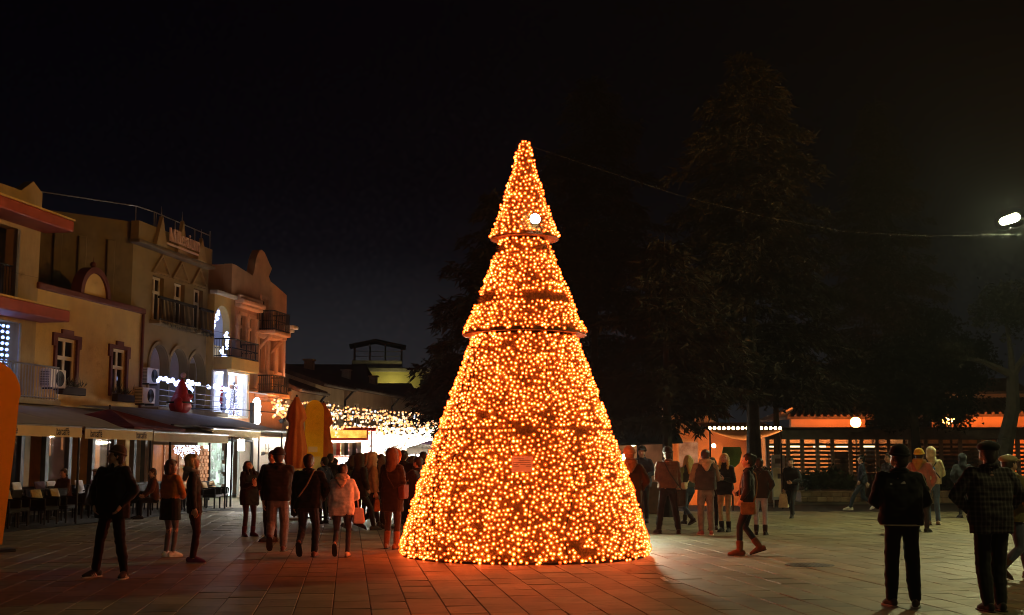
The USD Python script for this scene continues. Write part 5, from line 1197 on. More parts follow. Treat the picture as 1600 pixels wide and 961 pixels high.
part(cn, 'edge_pipe', tube([(7.2, -.4, 3.45), (8.2, -2.2, 3.42), (9.6, -3.4, 3.32), (9.6, -3.4, 2.66)], .018, 6), M_BLACK)
# inflatable red figure sitting on the canopy
rf = on_facade('inflatable_figure', 'red inflatable seated figure in a hood on top of the grey canopy', 'inflatable', 6.85, 1.25, 3.16)
part(rf, 'red_suit', finish(union([hull(sp((0, 0, .28), .40, 2, (1.25, .9, .75)), sp((.05, 0, .52), .30, 1)), hull(sp((.05, 0, .60), .27, 1), sp((.08, 0, .95), .17, 1)), hull(sp((.08, 0, 1.0), .15), sp((.10, 0, 1.2), .05)),
     hull(sp((.35, -.05, .55), .13), sp((.58, -.1, .62), .11)), hull(sp((-.38, -.1, .45), .15), sp((-.5, -.2, .2), .14))]), .05, 5, .02, 5, 1), mat('red_nylon', (.42, .015, .03), .55, .15, 3), smooth=True)
part(rf, 'pompom', ball((.14, -.02, 1.36), .10, 1), mat('pink_white_fur', (.55, .35, .35), .9, .1, 8), smooth=True)
part(rf, 'dark_sack', finish(hull(sp((.62, -.02, .75), .13), sp((.55, .02, .45), .10)), .05, 2), M_BLACK, smooth=True)
part(rf, 'belt', lathe([(.475, .36), (.485, .36), (.485, .42), (.475, .42)], 24), M_BLACK)
# icicle lights in the café window and warm panels
ic = on_facade('icicle_lights', 'dense curtain of white icicle lights in the window under the third awning', 'string lights', 7.05, 1.0, 1.55)
part(ic, 'wire', rod((0, 0, .55), (2.1, 0, .55), .006, 4), M_BLACK)
led = trimesh.creation.icosphere(0, .022)
n = 0
for i in range(24):
    L = rng.uniform(.22, .58)
    for j in range(int(L / .065)):
        if n < 170: part(ic, 'led', led, glow('icicle_led', (.72, .80, 1.0), 3.2), loc=(i * .09 + rng.normal(0, .012), rng.normal(0, .02), .52 - j * .065 + rng.normal(0, .01))); n += 1
wp = on_facade('warm_room', 'orange lit café room wall with a pale rail behind the icicle lights', 'wall', 6.9, .3, 0)
part(wp, 'lit_wall', [bx(0, 4.6, 0, .03, .15, 2.1)], lit_glass('peach_wall', (.10, .028, .010), (.50, .17, .06), 1.1, .6))
part(wp, 'door_frame', [bx(.7, .78, -.06, 0, .15, 2.1), bx(1.9, 1.98, -.06, 0, .15, 2.1), bx(3.2, 3.3, -.06, 0, .15, 2.1), bx(.7, 1.5, -.07, -.01, 1.0, 1.08)], mat('peach_frame', (.55, .30, .17), .7, .1, 3))
tex = [bx(3.35 + rng.random() * .8, 3.4 + rng.random() * .8 + .05, -.03, -.004, z, z + .10) for z in np.arange(.3, 2.0, .11)]
part(wp, 'stone_cladding', [bx(3.4 + (k % 4) * .26 + (.12 if (k // 4) % 2 else 0), 3.62 + (k % 4) * .26 + (.12 if (k // 4) % 2 else 0), -.04 - .02 * rng.random(), 0, .2 + (k // 4) * .14, .325 + (k // 4) * .14) for k in range(52)], mat('peach_stone', (.45, .22, .11), .9, .3, 6), kind='stuff')
# furniture
dk_ = on_facade('terrace_floor_shade', 'worn black carpet strips laid under the café terrace furniture', 'carpet', -8.6, 0, 0)  # added strips: the shade of the terrace floor put in as black
for i in range(6): part(dk_, 'shade_strip', cbx(0, 13.4, -.35 - .64 * (i + 1) + .01, -.35 - .64 * i, .001, .012 + .001 * (i % 2), .003), mat('floor_shade_black', (.011, .010, .010), .95, .3, 6, .3))
M_WICK = mat('dark_wicker', (.009, .007, .006), .75, .3, 30, .5, 90)
CUSH = [mat('cushion_ochre', (.38, .28, .10), .9, .12, 4, .2), mat('cushion_tan', (.40, .25, .12), .9, .12, 4, .2), mat('cushion_leaf', (.34, .27, .10), .9, .45, 9, .2), mat('cushion_white', (.66, .66, .66), .9, .08, 4, .2), mat('cushion_plum', (.09, .04, .07), .9, .2, 4, .2)]
def make_chair():
    t = thing('terrace_chair', 'dark wicker terrace armchair in the front row, first from the left banner', 'armchair', (0, 0, 0), 0, 'wicker armchairs on the café terrace')
    part(t, 'seat', cbx(-.27, .27, -.27, .25, .36, .46, .02), M_WICK)
    part(t, 'backrest', hull(sp((-.25, .27, .44), .03), sp((.25, .27, .44), .03), sp((-.23, .36, .84), .03), sp((.23, .36, .84), .03)).to_mesh() and finish(hull(sp((-.25, .27, .44), .03), sp((.25, .27, .44), .03), sp((-.23, .36, .84), .03), sp((.23, .36, .84), .03)), 0, 0), M_WICK)
    for sx in (-1, 1):
        part(t, 'armrest', [tube([(sx * .28, -.25, .46), (sx * .29, -.25, .64), (sx * .29, .22, .66), (sx * .27, .32, .70)], .028, 6), bx(sx * .27 - .012, sx * .27 + .012, -.22, .26, .46, .62)], M_WICK)
        for sy in (-.23, .23): part(t, 'leg', rod((sx * .24, sy, 0), (sx * .24, sy, .37), .022, 6, .028), M_WICK)
    return t
def cushion(label, loc, rz, m, group=None, w=.40, h=.34, tilt=-.35):
    pts = []
    c = finish(hull(*[sp((a * (w / 2 - .02), 0, b * (h / 2 - .02)), .022) for a in (-1, 1) for b in (-1, 1)], sp((0, 0, 0), .075, 1, (1.6, 1, 1.6))), .06, 2, .008, 9, 2)
    c.apply_transform(trimesh.transformations.rotation_matrix(tilt, [1, 0, 0])); c.apply_transform(trimesh.transformations.rotation_matrix(rz, [0, 0, 1]))
    return part(None, 'cushion', c, m, label, True, loc=loc, cat='cushion', group=group)
ch0 = make_chair()
front = [22, 46, 71, 100, 131, 222, 250, 306, 332, 352, 376]
CL = ['second from the left banner', 'third from the left banner', 'fourth from the left banner', 'left of the man in black', 'right of the man in black', 'behind the orange jacket', 'right of the blonde woman', 'with a tan cushion before the lit shop', 'below the white lit shop window', 'left of the black padded coat']
colc = [1, 0, 1, 2, 0, 0, 3, 1, 1, 1, 1]
for i, px in enumerate(front):
    # the front row follows the terrace edge
    s = np.interp(px, [17, 237, 405], [-7.66, -.75, 7.31]); n = 3.25 + .15 * math.sin(i * 2.3)
    loc = fp(s, n); rz = 80.0 + 6 * math.sin(i * 1.7)
    if i == 0:
        x = UsdGeom.Xformable(ch0); x.GetOrderedXformOps()[0].Set(Gf.Vec3d(*map(float, loc))); x.AddRotateZOp().Set(rz)
    else: copy(ch0, loc, rz, 'dark wicker terrace armchair in the front row, ' + CL[i - 1])
    rr = math.radians(rz); off = np.array([math.cos(rr + math.pi / 2), math.sin(rr + math.pi / 2), 0])
    cushion(['ochre', 'tan', 'tan', 'leaf patterned', 'ochre', 'ochre', 'pale', 'tan', 'tan', 'tan', 'tan'][i] + ' cushion leaning on the wicker armchair ' + ([''] + CL)[i] if i else 'ochre cushion on the wicker armchair beside the left banner', loc + off * .20 + [0, 0, .70], rr, CUSH[colc[i]])
more = [(30, 2.55, 178, 'far left, turned to the square'), (58, 2.55, 172, 'turned to the square below the first worded valance'), (84, 2.55, 184, 'turned to the square left of the man in black'), (116, 2.55, 176, 'half hidden by the left side of the man in black'), (150, 2.55, 170, 'behind the legs of the man in black'), (196, 2.55, 186, 'right beside the man in black, turned to the square'), (236, 2.55, 177, 'left of the orange jacket, turned to the square'), (272, 2.55, 181, 'hidden behind the black skirt'), (318, 2.55, 174, 'right of the blonde woman, turned to the square'), (344, 2.55, 183, 'below the tan cushions, turned to the square'), (366, 2.55, 178, 'rightmost, turned to the square'), (44, 1.9, 4, 'inner row far left'), (92, 1.9, -5, 'inner row below the lit café door'), (128, 1.95, 3, 'inner row behind the man in black'), (210, 1.9, -3, 'inner row beside the grey pillow'), (262, 1.95, 6, 'inner row below the icicle lights'), (322, 1.9, -4, 'inner row before the stone cladding'), (360, 1.95, 2, 'inner row before the white shop window')]
for px, n, dr, lb in more:
    copy(ch0, fp(np.interp(px, [17, 237, 405], [-7.66, -.75, 7.31]), n), 80.0 + dr, 'dark wicker terrace armchair, ' + lb)
def make_table():
    t = thing('terrace_table', 'small square dark table in the terrace, first from the left', 'table', (0, 0, 0), 0, 'square tables on the café terrace')
    part(t, 'table_top', cbx(-.36, .36, -.36, .36, .71, .74, .008), mat('table_top', (.10, .09, .085), .25, .2, 4))
    part(t, 'column', rod((0, 0, .03), (0, 0, .71), .035, 8), M_DARKMETAL)
    part(t, 'base', lathe([(.24, 0), (.24, .02), (.05, .045)], 20), M_DARKMETAL)
    return t
tb0 = make_table()
for i, (px, n, lb) in enumerate([(30, 2.6, ''), (62, 2.5, 'second from the left'), (112, 2.4, 'behind the leaf patterned cushion'), (238, 2.5, 'behind the orange jacket'), (345, 2.5, 'in front of the lit shop window'), (378, 2.7, 'beside the black padded coat')]):
    s = np.interp(px, [17, 237, 405], [-7.66, -.75, 7.31]); loc = fp(s, n)
    if i == 0: x = UsdGeom.Xformable(tb0); x.GetOrderedXformOps()[0].Set(Gf.Vec3d(*map(float, loc))); x.AddRotateZOp().Set(80.0)
    else: copy(tb0, loc, 80.0, 'small square dark table in the terrace, ' + lb)
    g = thing('drinking_glass', ['glass on the first terrace table from the left', 'glass on the second terrace table', 'glass on the table behind the leaf patterned cushion', 'glass on the table behind the orange jacket', 'glass on the table before the lit shop window', 'glass on the table beside the black padded coat'][i], 'glass', loc + np.array([.12, -.15, .742]))
    part(g, 'tumbler', lathe([(.03, 0), (.036, .11), (.033, .11), (.027, .01)], 12), pane('tumbler_glass'))
    part(g, 'candle', lathe([(.001, .045), (.02, .04), (.022, .01)], 10), glow('candle_white', (1.0, .75, .45), 5.0))
bn = on_facade('terrace_bench', 'long dark bench with pillows along the café front', 'bench', -7.4, 1.15, 0)
part(bn, 'seat', cbx(0, 14.5, -.5, 0, .38, .46, .02), M_WICK)
part(bn, 'backrest', cbx(0, 14.5, 0, .07, .3, .86, .02), M_WICK)
for x in np.arange(.2, 14.5, 1.75): part(bn, 'leg', bx(x, x + .06, -.45, -.38, 0, .38), M_WICK)
bl = ['white', 'white', 'plum', 'plum', 'white', 'white', 'plum', 'white', 'white', 'plum', 'white', 'white']
for i, x in enumerate([.3, 1.15, 1.75, 2.65, 3.3, 4.5, 5.6, 6.2, 7.7, 8.6, 9.3, 10.6]):
    p = fp(-7.4 + x, 1.28, .80)
    cushion(bl[i] + ' pillow on the long bench, number ' + str(i + 1) + ' from the left' if False else bl[i] + ' pillow propped on the long café bench, ' + ['far left', 'second from the left', 'left of the lit door', 'below the lit door', 'right of the lit door', 'behind the leaf patterned cushion', 'left of the grey capped guest', 'behind the grey capped guest', 'right of the man in black', 'far right plum one', 'behind the orange jacket', 'far right white one'][i], p, math.radians(80 + 7 * math.sin(i * 2.7)), CUSH[3 if bl[i] == 'white' else 4], w=.46, h=.40, tilt=-.28)
# orange banner cut by the left edge, yellow banner and two closed parasols
def banner(label, loc, face, outline, m, marks=(), back=None):
    t = thing('banner', label, 'banner', loc, face)
    part(t, 'cloth', panel(outline, t=.03, y=0), m)
    xs = [p[0] for p in outline]; part(t, 'base', [cbx(-.35, .35, -.25, .25, 0, .05, .015)], M_DARKMETAL)
    part(t, 'pole', rod((max(xs) * .0, .06, 0), (max(xs) * .0, .06, max(p[1] for p in outline) - .15), .02, 6), M_DARKMETAL)
    for o_, mm in marks: part(t, 'print', panel(o_, t=.004, y=-.005), mm)
    return t
ol = [(-.75, .12), (.23, .12), (.30, 1.0), (.36, 1.9), (.40, 2.7)] + [(-.18 + .60 * math.cos(a), 2.78 + .62 * math.sin(a)) for a in np.linspace(0, math.pi, 12)] + [(-.80, 2.6)]
bp = AT(-4, 860, 21.8)
banner('tall orange banner with rounded top cut by the left picture edge', (bp[0] - .10, 21.8, 0), 38, [(x - .06, z) for x, z in ol], tent_cloth('orange_banner', (.85, .34, .03), .2))
yl = [(-.28, .25), (.28, .25)] + [(.285 * math.cos(a), 2.92 + .33 * math.sin(a)) for a in np.linspace(0, math.pi, 14)]
yp = AT(490, 740, 34.0)
rs = R(-.26, -.09, 1.42, 1.62)
banner('yellow banner with rounded top between two closed orange parasols', (yp[0], 34.0, 0), 36, yl, tent_cloth('yellow_banner', (.92, .58, .04), .2),
       [(R(-.27, -.07, 1.38, 1.62), mat('red_print', (.55, .10, .04), .7, .1, 3)), (R(-.225, -.115, 1.44, 1.56), mat('pale_print', (.75, .55, .3), .7, .1, 3)), (R(-.18, .10, 1.80, 1.95), mat('pale_print', (.75, .55, .3))), (R(-.02, .20, 1.28, 1.68), mat('cream_print', (.80, .60, .22), .7, .1, 3))])
def closed_parasol(label, x, y, h):
    t = thing('closed_parasol', label, 'parasol', (x, y, 0))
    n = 28; v = []
    prof_ = [(.05, h), (.10, h - .10), (.20, h - .30), (.26, h - .58), (.17, h - .70), (.20, h - .95), (.27, h - 1.35), (.27, h - 1.65), (.20, h - 1.95), (.17, h - 2.15), (.15, h - 2.3)]
    for k, (r, z) in enumerate(prof_):
        for i in range(n):
            a = i / n * 2 * math.pi; f = 1 + (.16 * math.sin(a * 8 + .3 * k) if k > 1 else 0); v.append((r * f * math.cos(a), r * f * math.sin(a), z))
    f = []
    for k in range(len(prof_) - 1):
        for i in range(n):
            j = (i + 1) % n; a, b, c, d = k * n + i, k * n + j, (k + 1) * n + j, (k + 1) * n + i; f += [[a, c, b], [a, d, c]]
    part(t, 'folded_cloth', trimesh.Trimesh(np.array(v), np.array(f), process=False), mat('rust_cloth', (.55, .14, .03), .85, .15, 3, .2), smooth=True)
    part(t, 'tie', lathe([(.225, h - 1.98), (.235, h - 1.98), (.235, h - 1.92), (.225, h - 1.92)], 20), mat('pale_print', (.75, .55, .3)))
    part(t, 'pole', rod((0, 0, 0), (0, 0, h + .06), .028, 8), M_DARKMETAL)
    part(t, 'foot', cbx(-.3, .3, -.3, .3, 0, .06, .015), M_CONC)
    return t
a = AT(462, 700, 33.0); closed_parasol('closed rust orange parasol left of the yellow banner', a[0], 33.0, 3.28)
a = AT(504, 700, 35.2); closed_parasol('closed rust orange parasol right of the yellow banner', a[0], 35.2, 3.22)
# ---------------------------------------------------------------- market street beyond the row of houses
M_HOUSE = [mat('house_cream', (.60, .50, .34), .85, .1, 1.2, .2, dirt=((.33, .25, .15), .7, .45)), mat('house_tan', (.50, .38, .25), .85, .1, 1.2, .2, dirt=((.28, .2, .13), .7, .45)), mat('house_rose', (.52, .36, .27), .85, .1, 1.2, .2), mat('house_white', (.62, .58, .50), .85, .1, 1.2, .2)]
def street_house(label, s0, s1, eave, ridge, m, wins, n=0.0, depth=7.0, over=.55, chim=True):
    t = thing('street_house', label, 'house', fp(s0, n), 80.0); w = s1 - s0
    part(t, 'wall', panel(R(0, w, 0, eave), [R(a, b, c, d) for a, b, c, d in wins], .3, 0), m)
    part(t, 'gable_wall', panel([(0, 0), (depth, 0), (depth, eave), (depth / 2, ridge - .1), (0, eave)], t=.3).apply_transform(trimesh.transformations.rotation_matrix(math.pi / 2, [0, 0, 1])).apply_translation([.3, 0.3, 0]), m)
    part(t, 'far_gable_wall', panel([(0, 0), (depth, 0), (depth, eave), (depth / 2, ridge - .1), (0, eave)], t=.3).apply_transform(trimesh.transformations.rotation_matrix(math.pi / 2, [0, 0, 1])).apply_translation([w, 0.3, 0]), m)
    rf = []
    k = (ridge - eave) / (depth / 2)
    part(t, 'roof', [slabq([[-.3, -over, eave - k * over + .05], [w + .3, -over, eave - k * over + .05], [w + .3, depth / 2 + .3, ridge + .05], [-.3, depth / 2 + .3, ridge + .05]], .14)], M_ROOF)
    part(t, 'rear_roof', [slabq([[-.3, depth / 2 + .3, ridge + .05], [w + .3, depth / 2 + .3, ridge + .05], [w + .3, depth + .8, eave], [-.3, depth + .8, eave]], .14)], M_ROOF)
    tl = []
    n_ = int((w + .6) / .32)
    for i in range(n_):
        x = -.3 + (i + .5) * (w + .6) / n_; tl.append(rod((x, -over, eave - k * over + .08), (x, depth / 2 + .3, ridge + .08), .07, 5))
    part(t, 'tile_rows', tl, M_ROOF, kind='stuff')
    part(t, 'gutter', rod((-.3, -over - .05, eave - k * over), (w + .3, -over - .05, eave - k * over), .07, 6), mat('gutter_grey', (.24, .22, .20), .6, .15, 4))
    part(t, 'downpipe', [tube([(w - .2, -over - .03, eave - k * over - .05), (w - .2, -.12, eave - .75), (w - .2, -.10, .3)], .055, 6)], M_DARKMETAL)
    for a, b, c, d in wins:
        window(t, a, b, c, d, .12, (.5,), (.66,), .07, frame=M_FRAME)
        part(t, 'window_room', [bx(a - .1, b + .1, .31, .33, c - .1, d + .1)], M_BLACK)
        part(t, 'sill', [cbx(a - .1, b + .1, -.1, .0, c - .09, c - .02, .015)], m)
    if chim: part(t, 'chimney', [cbx(w * .6, w * .6 + .5, depth * .55, depth * .55 + .5, ridge - .6, ridge + .7, .03), cbx(w * .6 - .06, w * .6 + .56, depth * .55 - .06, depth * .55 + .56, ridge + .7, ridge + .8, .02)], m)
    return t
street_house('low annex with sloping tiled roof beside the terracotta house', 20.7, 24.2, 4.9, 6.2, M_HOUSE[1], [], n=.2, over=.5, chim=False)
street_house('cream street house with reddish shutters behind the yellow banner', 24.6, 29.2, 5.4, 6.7, M_HOUSE[0], [(1.3, 2.1, 3.2, 4.5), (2.9, 3.7, 3.2, 4.5)])
street_house('tan street house with black gutter pipe above the light garland', 29.8, 38.4, 5.45, 6.6, M_HOUSE[1], [(1.2, 2.1, 3.2, 4.6), (3.6, 4.5, 3.2, 4.6), (6.0, 6.9, 3.2, 4.6)])
street_house('pale street house with small upper windows behind the garlands', 38.9, 44.2, 5.4, 6.5, M_HOUSE[3], [(1.0, 1.8, 3.3, 4.6), (3.2, 4.0, 3.3, 4.6)])
street_house('rose street house farthest along the lit street', 44.7, 50.5, 5.5, 6.5, M_HOUSE[2], [(1.2, 2.0, 3.3, 4.6), (3.6, 4.4, 3.3, 4.6)])
gs = on_facade('green_banner', 'green cloth banner hung on the wall of the pale street house', 'banner', 43.6, .9, 3.1)
part(gs, 'cloth', [bx(0, .03, -.9, 0, 0, 1.7)], mat('green_cloth', (.10, .30, .05), .8, .1, 3)); part(gs, 'bar', rod((0.01, -.95, 1.72), (0.01, .5, 1.72), .02, 5), M_DARKMETAL)
# hilltop building with a roof terrace frame
hb_ = AT(608, 600, 118.0)
hp = thing('hill_building', 'pale yellow flat roofed building with an open roof terrace frame far behind', 'building', (hb_[0], 118.0, 0), 6.0)
part(hp, 'wall', panel(R(-4.6, 5.2, 0, 9.9), [R(3.0, 4.0, 8.0, 9.2), R(-2.5, -1.6, 7.9, 9.1)], .3, 0), mat('hill_yellow', (.55, .50, .20), .85, .08, .5))
part(hp, 'room', [bx(-4.4, 5.0, .8, .9, 7.5, 9.5)], M_BLACK)
part(hp, 'side_wall', [bx(-4.6, -4.3, .31, 8, 0, 9.9)], mat('hill_yellow', (.55, .50, .20)))
part(hp, 'roof_slab', [cbx(-5.2, 5.6, -.5, 8, 9.9, 10.3, .05)], M_CONC)
part(hp, 'terrace_parapet', [bx(-3.6, 1.2, -.2, 0, 10.3, 11.0)], M_CONC)
for x in (-3.4, -1.9, -.4, 1.2): part(hp, 'terrace_post', [bx(x - .07, x + .07, -.1, .05, 10.3, 12.6), bx(x - .07, x + .07, 3.0, 3.15, 10.3, 12.6)], M_DARKMETAL)
part(hp, 'pergola_roof', slabq([[-3.9, -.4, 12.55], [-1.4, -.4, 13.1], [-1.4, 3.5, 13.1], [-3.9, 3.5, 12.55]], .16), M_DARKMETAL)
part(hp, 'pergola_roof', slabq([[-1.4, -.4, 13.1], [1.6, -.4, 12.5], [1.6, 3.5, 12.5], [-1.4, 3.5, 13.1]], .16), M_DARKMETAL)
for z in (11.4, 11.9): part(hp, 'terrace_rail', rod((-3.4, -.1, z), (1.2, -.1, z), .03, 5), M_DARKMETAL)
floodlight('small floodlight washing the pale yellow wall of the hilltop building', (hb_[0] + .5, 115.8, 7.7), (0, 1, .45), .4, .3, (1.0, .85, .30), 160.0)
# low dark houses and wall closing the far end of the street
for px, Y, w, h, lb in ((700, 104, 14, 6.4, 'dark house closing the far end of the street behind the lit tree'), (575, 108, 9, 8.4, 'dark tiled house below the hilltop building'), (500, 92, 8, 8.9, 'dark roofed house behind the cream street house')):
    a = AT(px, 700, Y); t = thing('far_house', lb, 'house', (a[0], Y, 0), 4)
    part(t, 'wall', [bx(-w / 2, w / 2, 0, 6, 0, h - 2)], M_HOUSE[1])
    part(t, 'roof', [slabq([[-w / 2 - .4, -.5, h - 2.1], [w / 2 + .4, -.5, h - 2.1], [w / 2 - .8, 3, h], [-w / 2 + .8, 3, h]], .15), slabq([[-w / 2 + .8, 3, h], [w / 2 - .8, 3, h], [w / 2 + .4, 6.5, h - 2.1], [-w / 2 - .4, 6.5, h - 2.1]], .15)], M_ROOF)
    for x in (-w * .25, w * .2): part(t, 'window', panel(R(x - .4, x + .4, h - 4.2, h - 3.0), t=.05, y=-.055), M_GLASSD)
# ---- stalls
G_WARMW = glow('stall_tube', (1.0, .93, .80), 2600.0)
M_STALLIN = mat('stall_lining', (.74, .70, .62), .8, .12, 3)
M_TENT = tent_cloth('white_tent', (.78, .75, .70))
def stall(label, px, Y, w, h, roofm, face, lamp=26.0, goods=True, flat=False, post=M_DARKMETAL, seed=1, wall=None, pk=.42):
    a = AT(px, 700, Y); t = thing('market_stall', label, 'market stall', (a[0], Y, 0), face); d = 2.0; r = np.random.default_rng(seed)
    for x in (-w / 2, w / 2):
        for y in (0, d): part(t, 'post', rod((x, y, 0), (x, y, h), .035, 6), post)
    part(t, 'back_wall', [bx(-w / 2, w / 2, d - .03, d, 0, h)], wall or M_STALLIN)
    part(t, 'side_wall', bx(-w / 2, -w / 2 + .03, .1, d - .04, 0, h), wall or M_STALLIN)
    part(t, 'counter', [cbx(-w / 2 + .05, w / 2 - .05, 0.05, .5, 0, .95, .02)], M_STALLIN)
    if flat: part(t, 'roof', [cbx(-w / 2 - .15, w / 2 + .15, -.3, d + .1, h, h + .12, .02)], roofm)
    else:
        part(t, 'roof', [slabq([[-w / 2 - .2, -.5, h - .05], [w / 2 + .2, -.5, h - .05], [w * .06, d / 2, h + pk], [-w * .06, d / 2, h + pk]], .03), slabq([[-w * .06, d / 2, h + pk], [w * .06, d / 2, h + pk], [w / 2 + .2, d + .2, h - .05], [-w / 2 - .2, d + .2, h - .05]], .03),
                          slabq([[w / 2 + .2, -.5, h - .05], [w / 2 + .2, d + .2, h - .05], [w * .06, d / 2, h + pk], [w * .06, d / 2, h + pk]], .03), slabq([[-w / 2 - .2, d + .2, h - .05], [-w / 2 - .2, -.5, h - .05], [-w * .06, d / 2, h + pk], [-w * .06, d / 2, h + pk]], .03)], roofm)
        part(t, 'valance', [bx(-w / 2 - .2, w / 2 + .2, -.52, -.5, h - .28, h - .05)], roofm)
    for x in np.linspace(-w / 2 + .5, w / 2 - .5, max(2, int(w))):
        part(t, 'lamp_tube', rod((x - .3, .55, h - .16), (x + .3, .55, h - .16), .03, 6), G_WARMW if lamp > 20 else glow('stall_tube_dim', (1, .9, .7), 10.0))
    if goods:
        cols = [(.5, .1, .06), (.6, .4, .1), (.2, .3, .5), (.6, .55, .5), (.3, .12, .3), (.15, .35, .12)]
        for k in range(16):
            x = r.uniform(-w / 2 + .2, w / 2 - .2); z = r.choice([.96, 1.35, 1.75]); y = .3 if z < 1 else d - .25; s = r.uniform(.08, .2)
            part(t, 'goods', cbx(x - s, x + s, y - .12, y + .12, z, z + r.uniform(.12, .35), .02), mat('goods_%d' % (k % 6), cols[k % 6], .6, .2, 4))
        for z in (1.32, 1.72): part(t, 'shelf', bx(-w / 2 + .1, w / 2 - .1, d - .45, d - .05, z, z + .03), M_STALLIN)
    return t, a
M_RED = mat('stall_red', (.55, .05, .04), .6, .1, 2)
t, a = stall('red market stall with yellow sign board and striped side awning', 540, 45.0, 1.9, 2.62, M_RED, 8, 26, flat=True, wall=mat('stall_pink', (.62, .30, .26), .7, .2, 2))
part(t, 'sign_board', [cbx(-.85, .82, -.40, -.36, 2.28, 2.72, .01)], mat('sign_red_rim', (.60, .08, .05), .6, .1, 2))
part(t, 'sign_panel', [bx(-.78, .75, -.415, -.402, 2.36, 2.64)], lit_glass('yellow_sign', (.75, .35, .04), (1.6, .95, .16), 3.0))
part(t, 'roof_rack', [tube([(-.9, -.3, 3.2), (.9, -.3, 3.2), (.9, 1.8, 3.2)], .02, 5), rod((.9, -.3, 2.7), (.9, -.3, 3.2), .02, 5), rod((-.9, -.3, 2.7), (-.9, -.3, 3.2), .02, 5)], M_DARKMETAL)
for k in range(5):
    q0, q1 = .15 + k * .3, .15 + (k + .55) * .3
    st = []
    for u0, u1 in zip(np.linspace(0, 1, 7)[:-1], np.linspace(0, 1, 7)[1:]):
        st.append([[-1.05 + q0 * .95, -.4 - .75 * math.sin(u0 * 1.5), 2.22 - .5 * u0 ** 1.6], [-1.05 + q1 * .95, -.4 - .75 * math.sin(u0 * 1.5), 2.22 - .5 * u0 ** 1.6], [-1.05 + q1 * .95, -.4 - .75 * math.sin(u1 * 1.5), 2.22 - .5 * u1 ** 1.6], [-1.05 + q0 * .95, -.4 - .75 * math.sin(u1 * 1.5), 2.22 - .5 * u1 ** 1.6]])
    part(t, 'striped_awning', sheet(st), M_RED if k < 3 else mat('stripe_dark', (.05, .05, .05), .7, .1, 3))
    st2 = [[[p[0] + .16, p[1], p[2] - .002] for p in q] for q in st]
    part(t, 'striped_awning', sheet(st2), M_WHITE)
lp = thing('stall_floodlight', 'blinding vertical white lamp at the side of the red market stall', 'lamp', AT(512, 705, 44.2) * [1, 1, 0] + [0, 0, .0], 0)
part(lp, 'diffuser', cbx(-.16, .16, -.06, 0, .55, 1.85, .02), glow('white_tall', (1.0, .95, .88), 140.0)); part(lp, 'pole', rod((0, .03, 0), (0, .03, 2.0), .03, 6), M_DARKMETAL)
stall('white glazed market stall with grey frame next to the red stall', 590, 50.0, 2.1, 2.45, M_WHITE, 6, 26, flat=True, post=M_GREYMETAL, seed=2)
stall('market stall with yellow tent roof in the bright street', 622, 54.0, 2.4, 2.2, tent_cloth('yellow_tent', (.75, .44, .06)), 4, 26, seed=3)
stall('market stall with white tent roof nearest the lit tree', 662, 49.0, 2.6, 2.05, M_TENT, -4, 30, seed=4)
stall('pale market stall half hidden by the left flank of the tree', 700, 44.0, 2.4, 2.05, M_TENT, -10, 26, seed=5)
stall('distant white market stall in the middle of the street', 645, 66.0, 3.0, 2.5, M_TENT, 2, 30, seed=6)
um = AT(690, 700, 40.0); uq = thing('lilac_parasol', 'flat lilac parasol lit from below beside the left flank of the tree', 'parasol', (um[0], 40.0, 0))
part(uq, 'canopy', lathe([(.72, 2.08), (.70, 2.11), (.4, 2.20), (.01, 2.26)], 16), tent_cloth('lilac_cloth', (.55, .36, .62))); part(uq, 'pole', rod((0, 0, 0), (0, 0, 2.3), .025, 6), M_GREYMETAL)
part(uq, 'lamp', ball((.2, -.2, 1.85), .07, 1), glow('white_globe', (1, .96, .9), 22.0), smooth=True)
# ---- light garlands of the street
rg = np.random.default_rng(17)
G_FEST = glow('festoon_warm', (1.0, .42, .13), 2.0); G_FESTW = glow('festoon_white', (1.0, .64, .36), 2.3); G_FESTB = glow('festoon_cold', (.72, .82, 1.0), 1.8)
G_BLAZE = glow('festoon_blaze', (1.0, .85, .66), 9.0)
fb = {k: trimesh.creation.icosphere(1, k) for k in (.03, .04, .055)}
def festoon(label, A, B, sag, nb, blaze=0.0, jitter=.25, mixb=.08, r=(.03, .04, .055), group='garlands over the market street'):
    A, B = np.asarray(A, float), np.asarray(B, float)
    P = [A + (B - A) * u - np.array([0, 0, 4 * sag * u * (1 - u)]) for u in np.linspace(0, 1, 18)]
    t, Q = garland(label, P, 'light_garland', None, 0, 0, group=group)
    nb = int(nb * 2.3)
    for i in range(nb):
        u = (i + rg.uniform(-.4, .4) + .5) / nb; p = (B - A) * u - np.array([0, 0, 4 * sag * u * (1 - u)])
        p = p + np.array([rg.normal(0, .05), rg.normal(0, .05), -abs(rg.normal(0, jitter))])
        q = rg.random()
        part(t, 'bulb', fb[float(rg.choice(r))], G_FESTB if q < mixb else (G_BLAZE if q < blaze else (G_FESTW if q < .45 + blaze else G_FEST)), loc=p)
    return t
def fz(px, py, Y): return AT(px, py, Y)
festoon('upper garland from the terracotta house to the far end of the street', fz(428, 622, 47), fz(692, 646, 78), .1, 95, jitter=.28)
festoon('second upper garland hanging a little lower along the house fronts', fz(432, 634, 46), fz(690, 652, 70), .15, 85, jitter=.30)
festoon('garland swinging across the upper street from banner to tree', fz(505, 636, 44), fz(694, 656, 50), .05, 60, jitter=.35)
festoon('lower garland above the red stall roof', fz(506, 662, 43), fz(600, 668, 48), .05, 46, jitter=.16)
festoon('lower garland above the white and yellow stalls', fz(560, 664, 48), fz(694, 666, 52), .1, 75, .5, jitter=.22)
festoon('garland draped along the front of the stalls', fz(568, 674, 47), fz(694, 676, 47), .1, 90, .7, jitter=.2, r=(.04, .055))
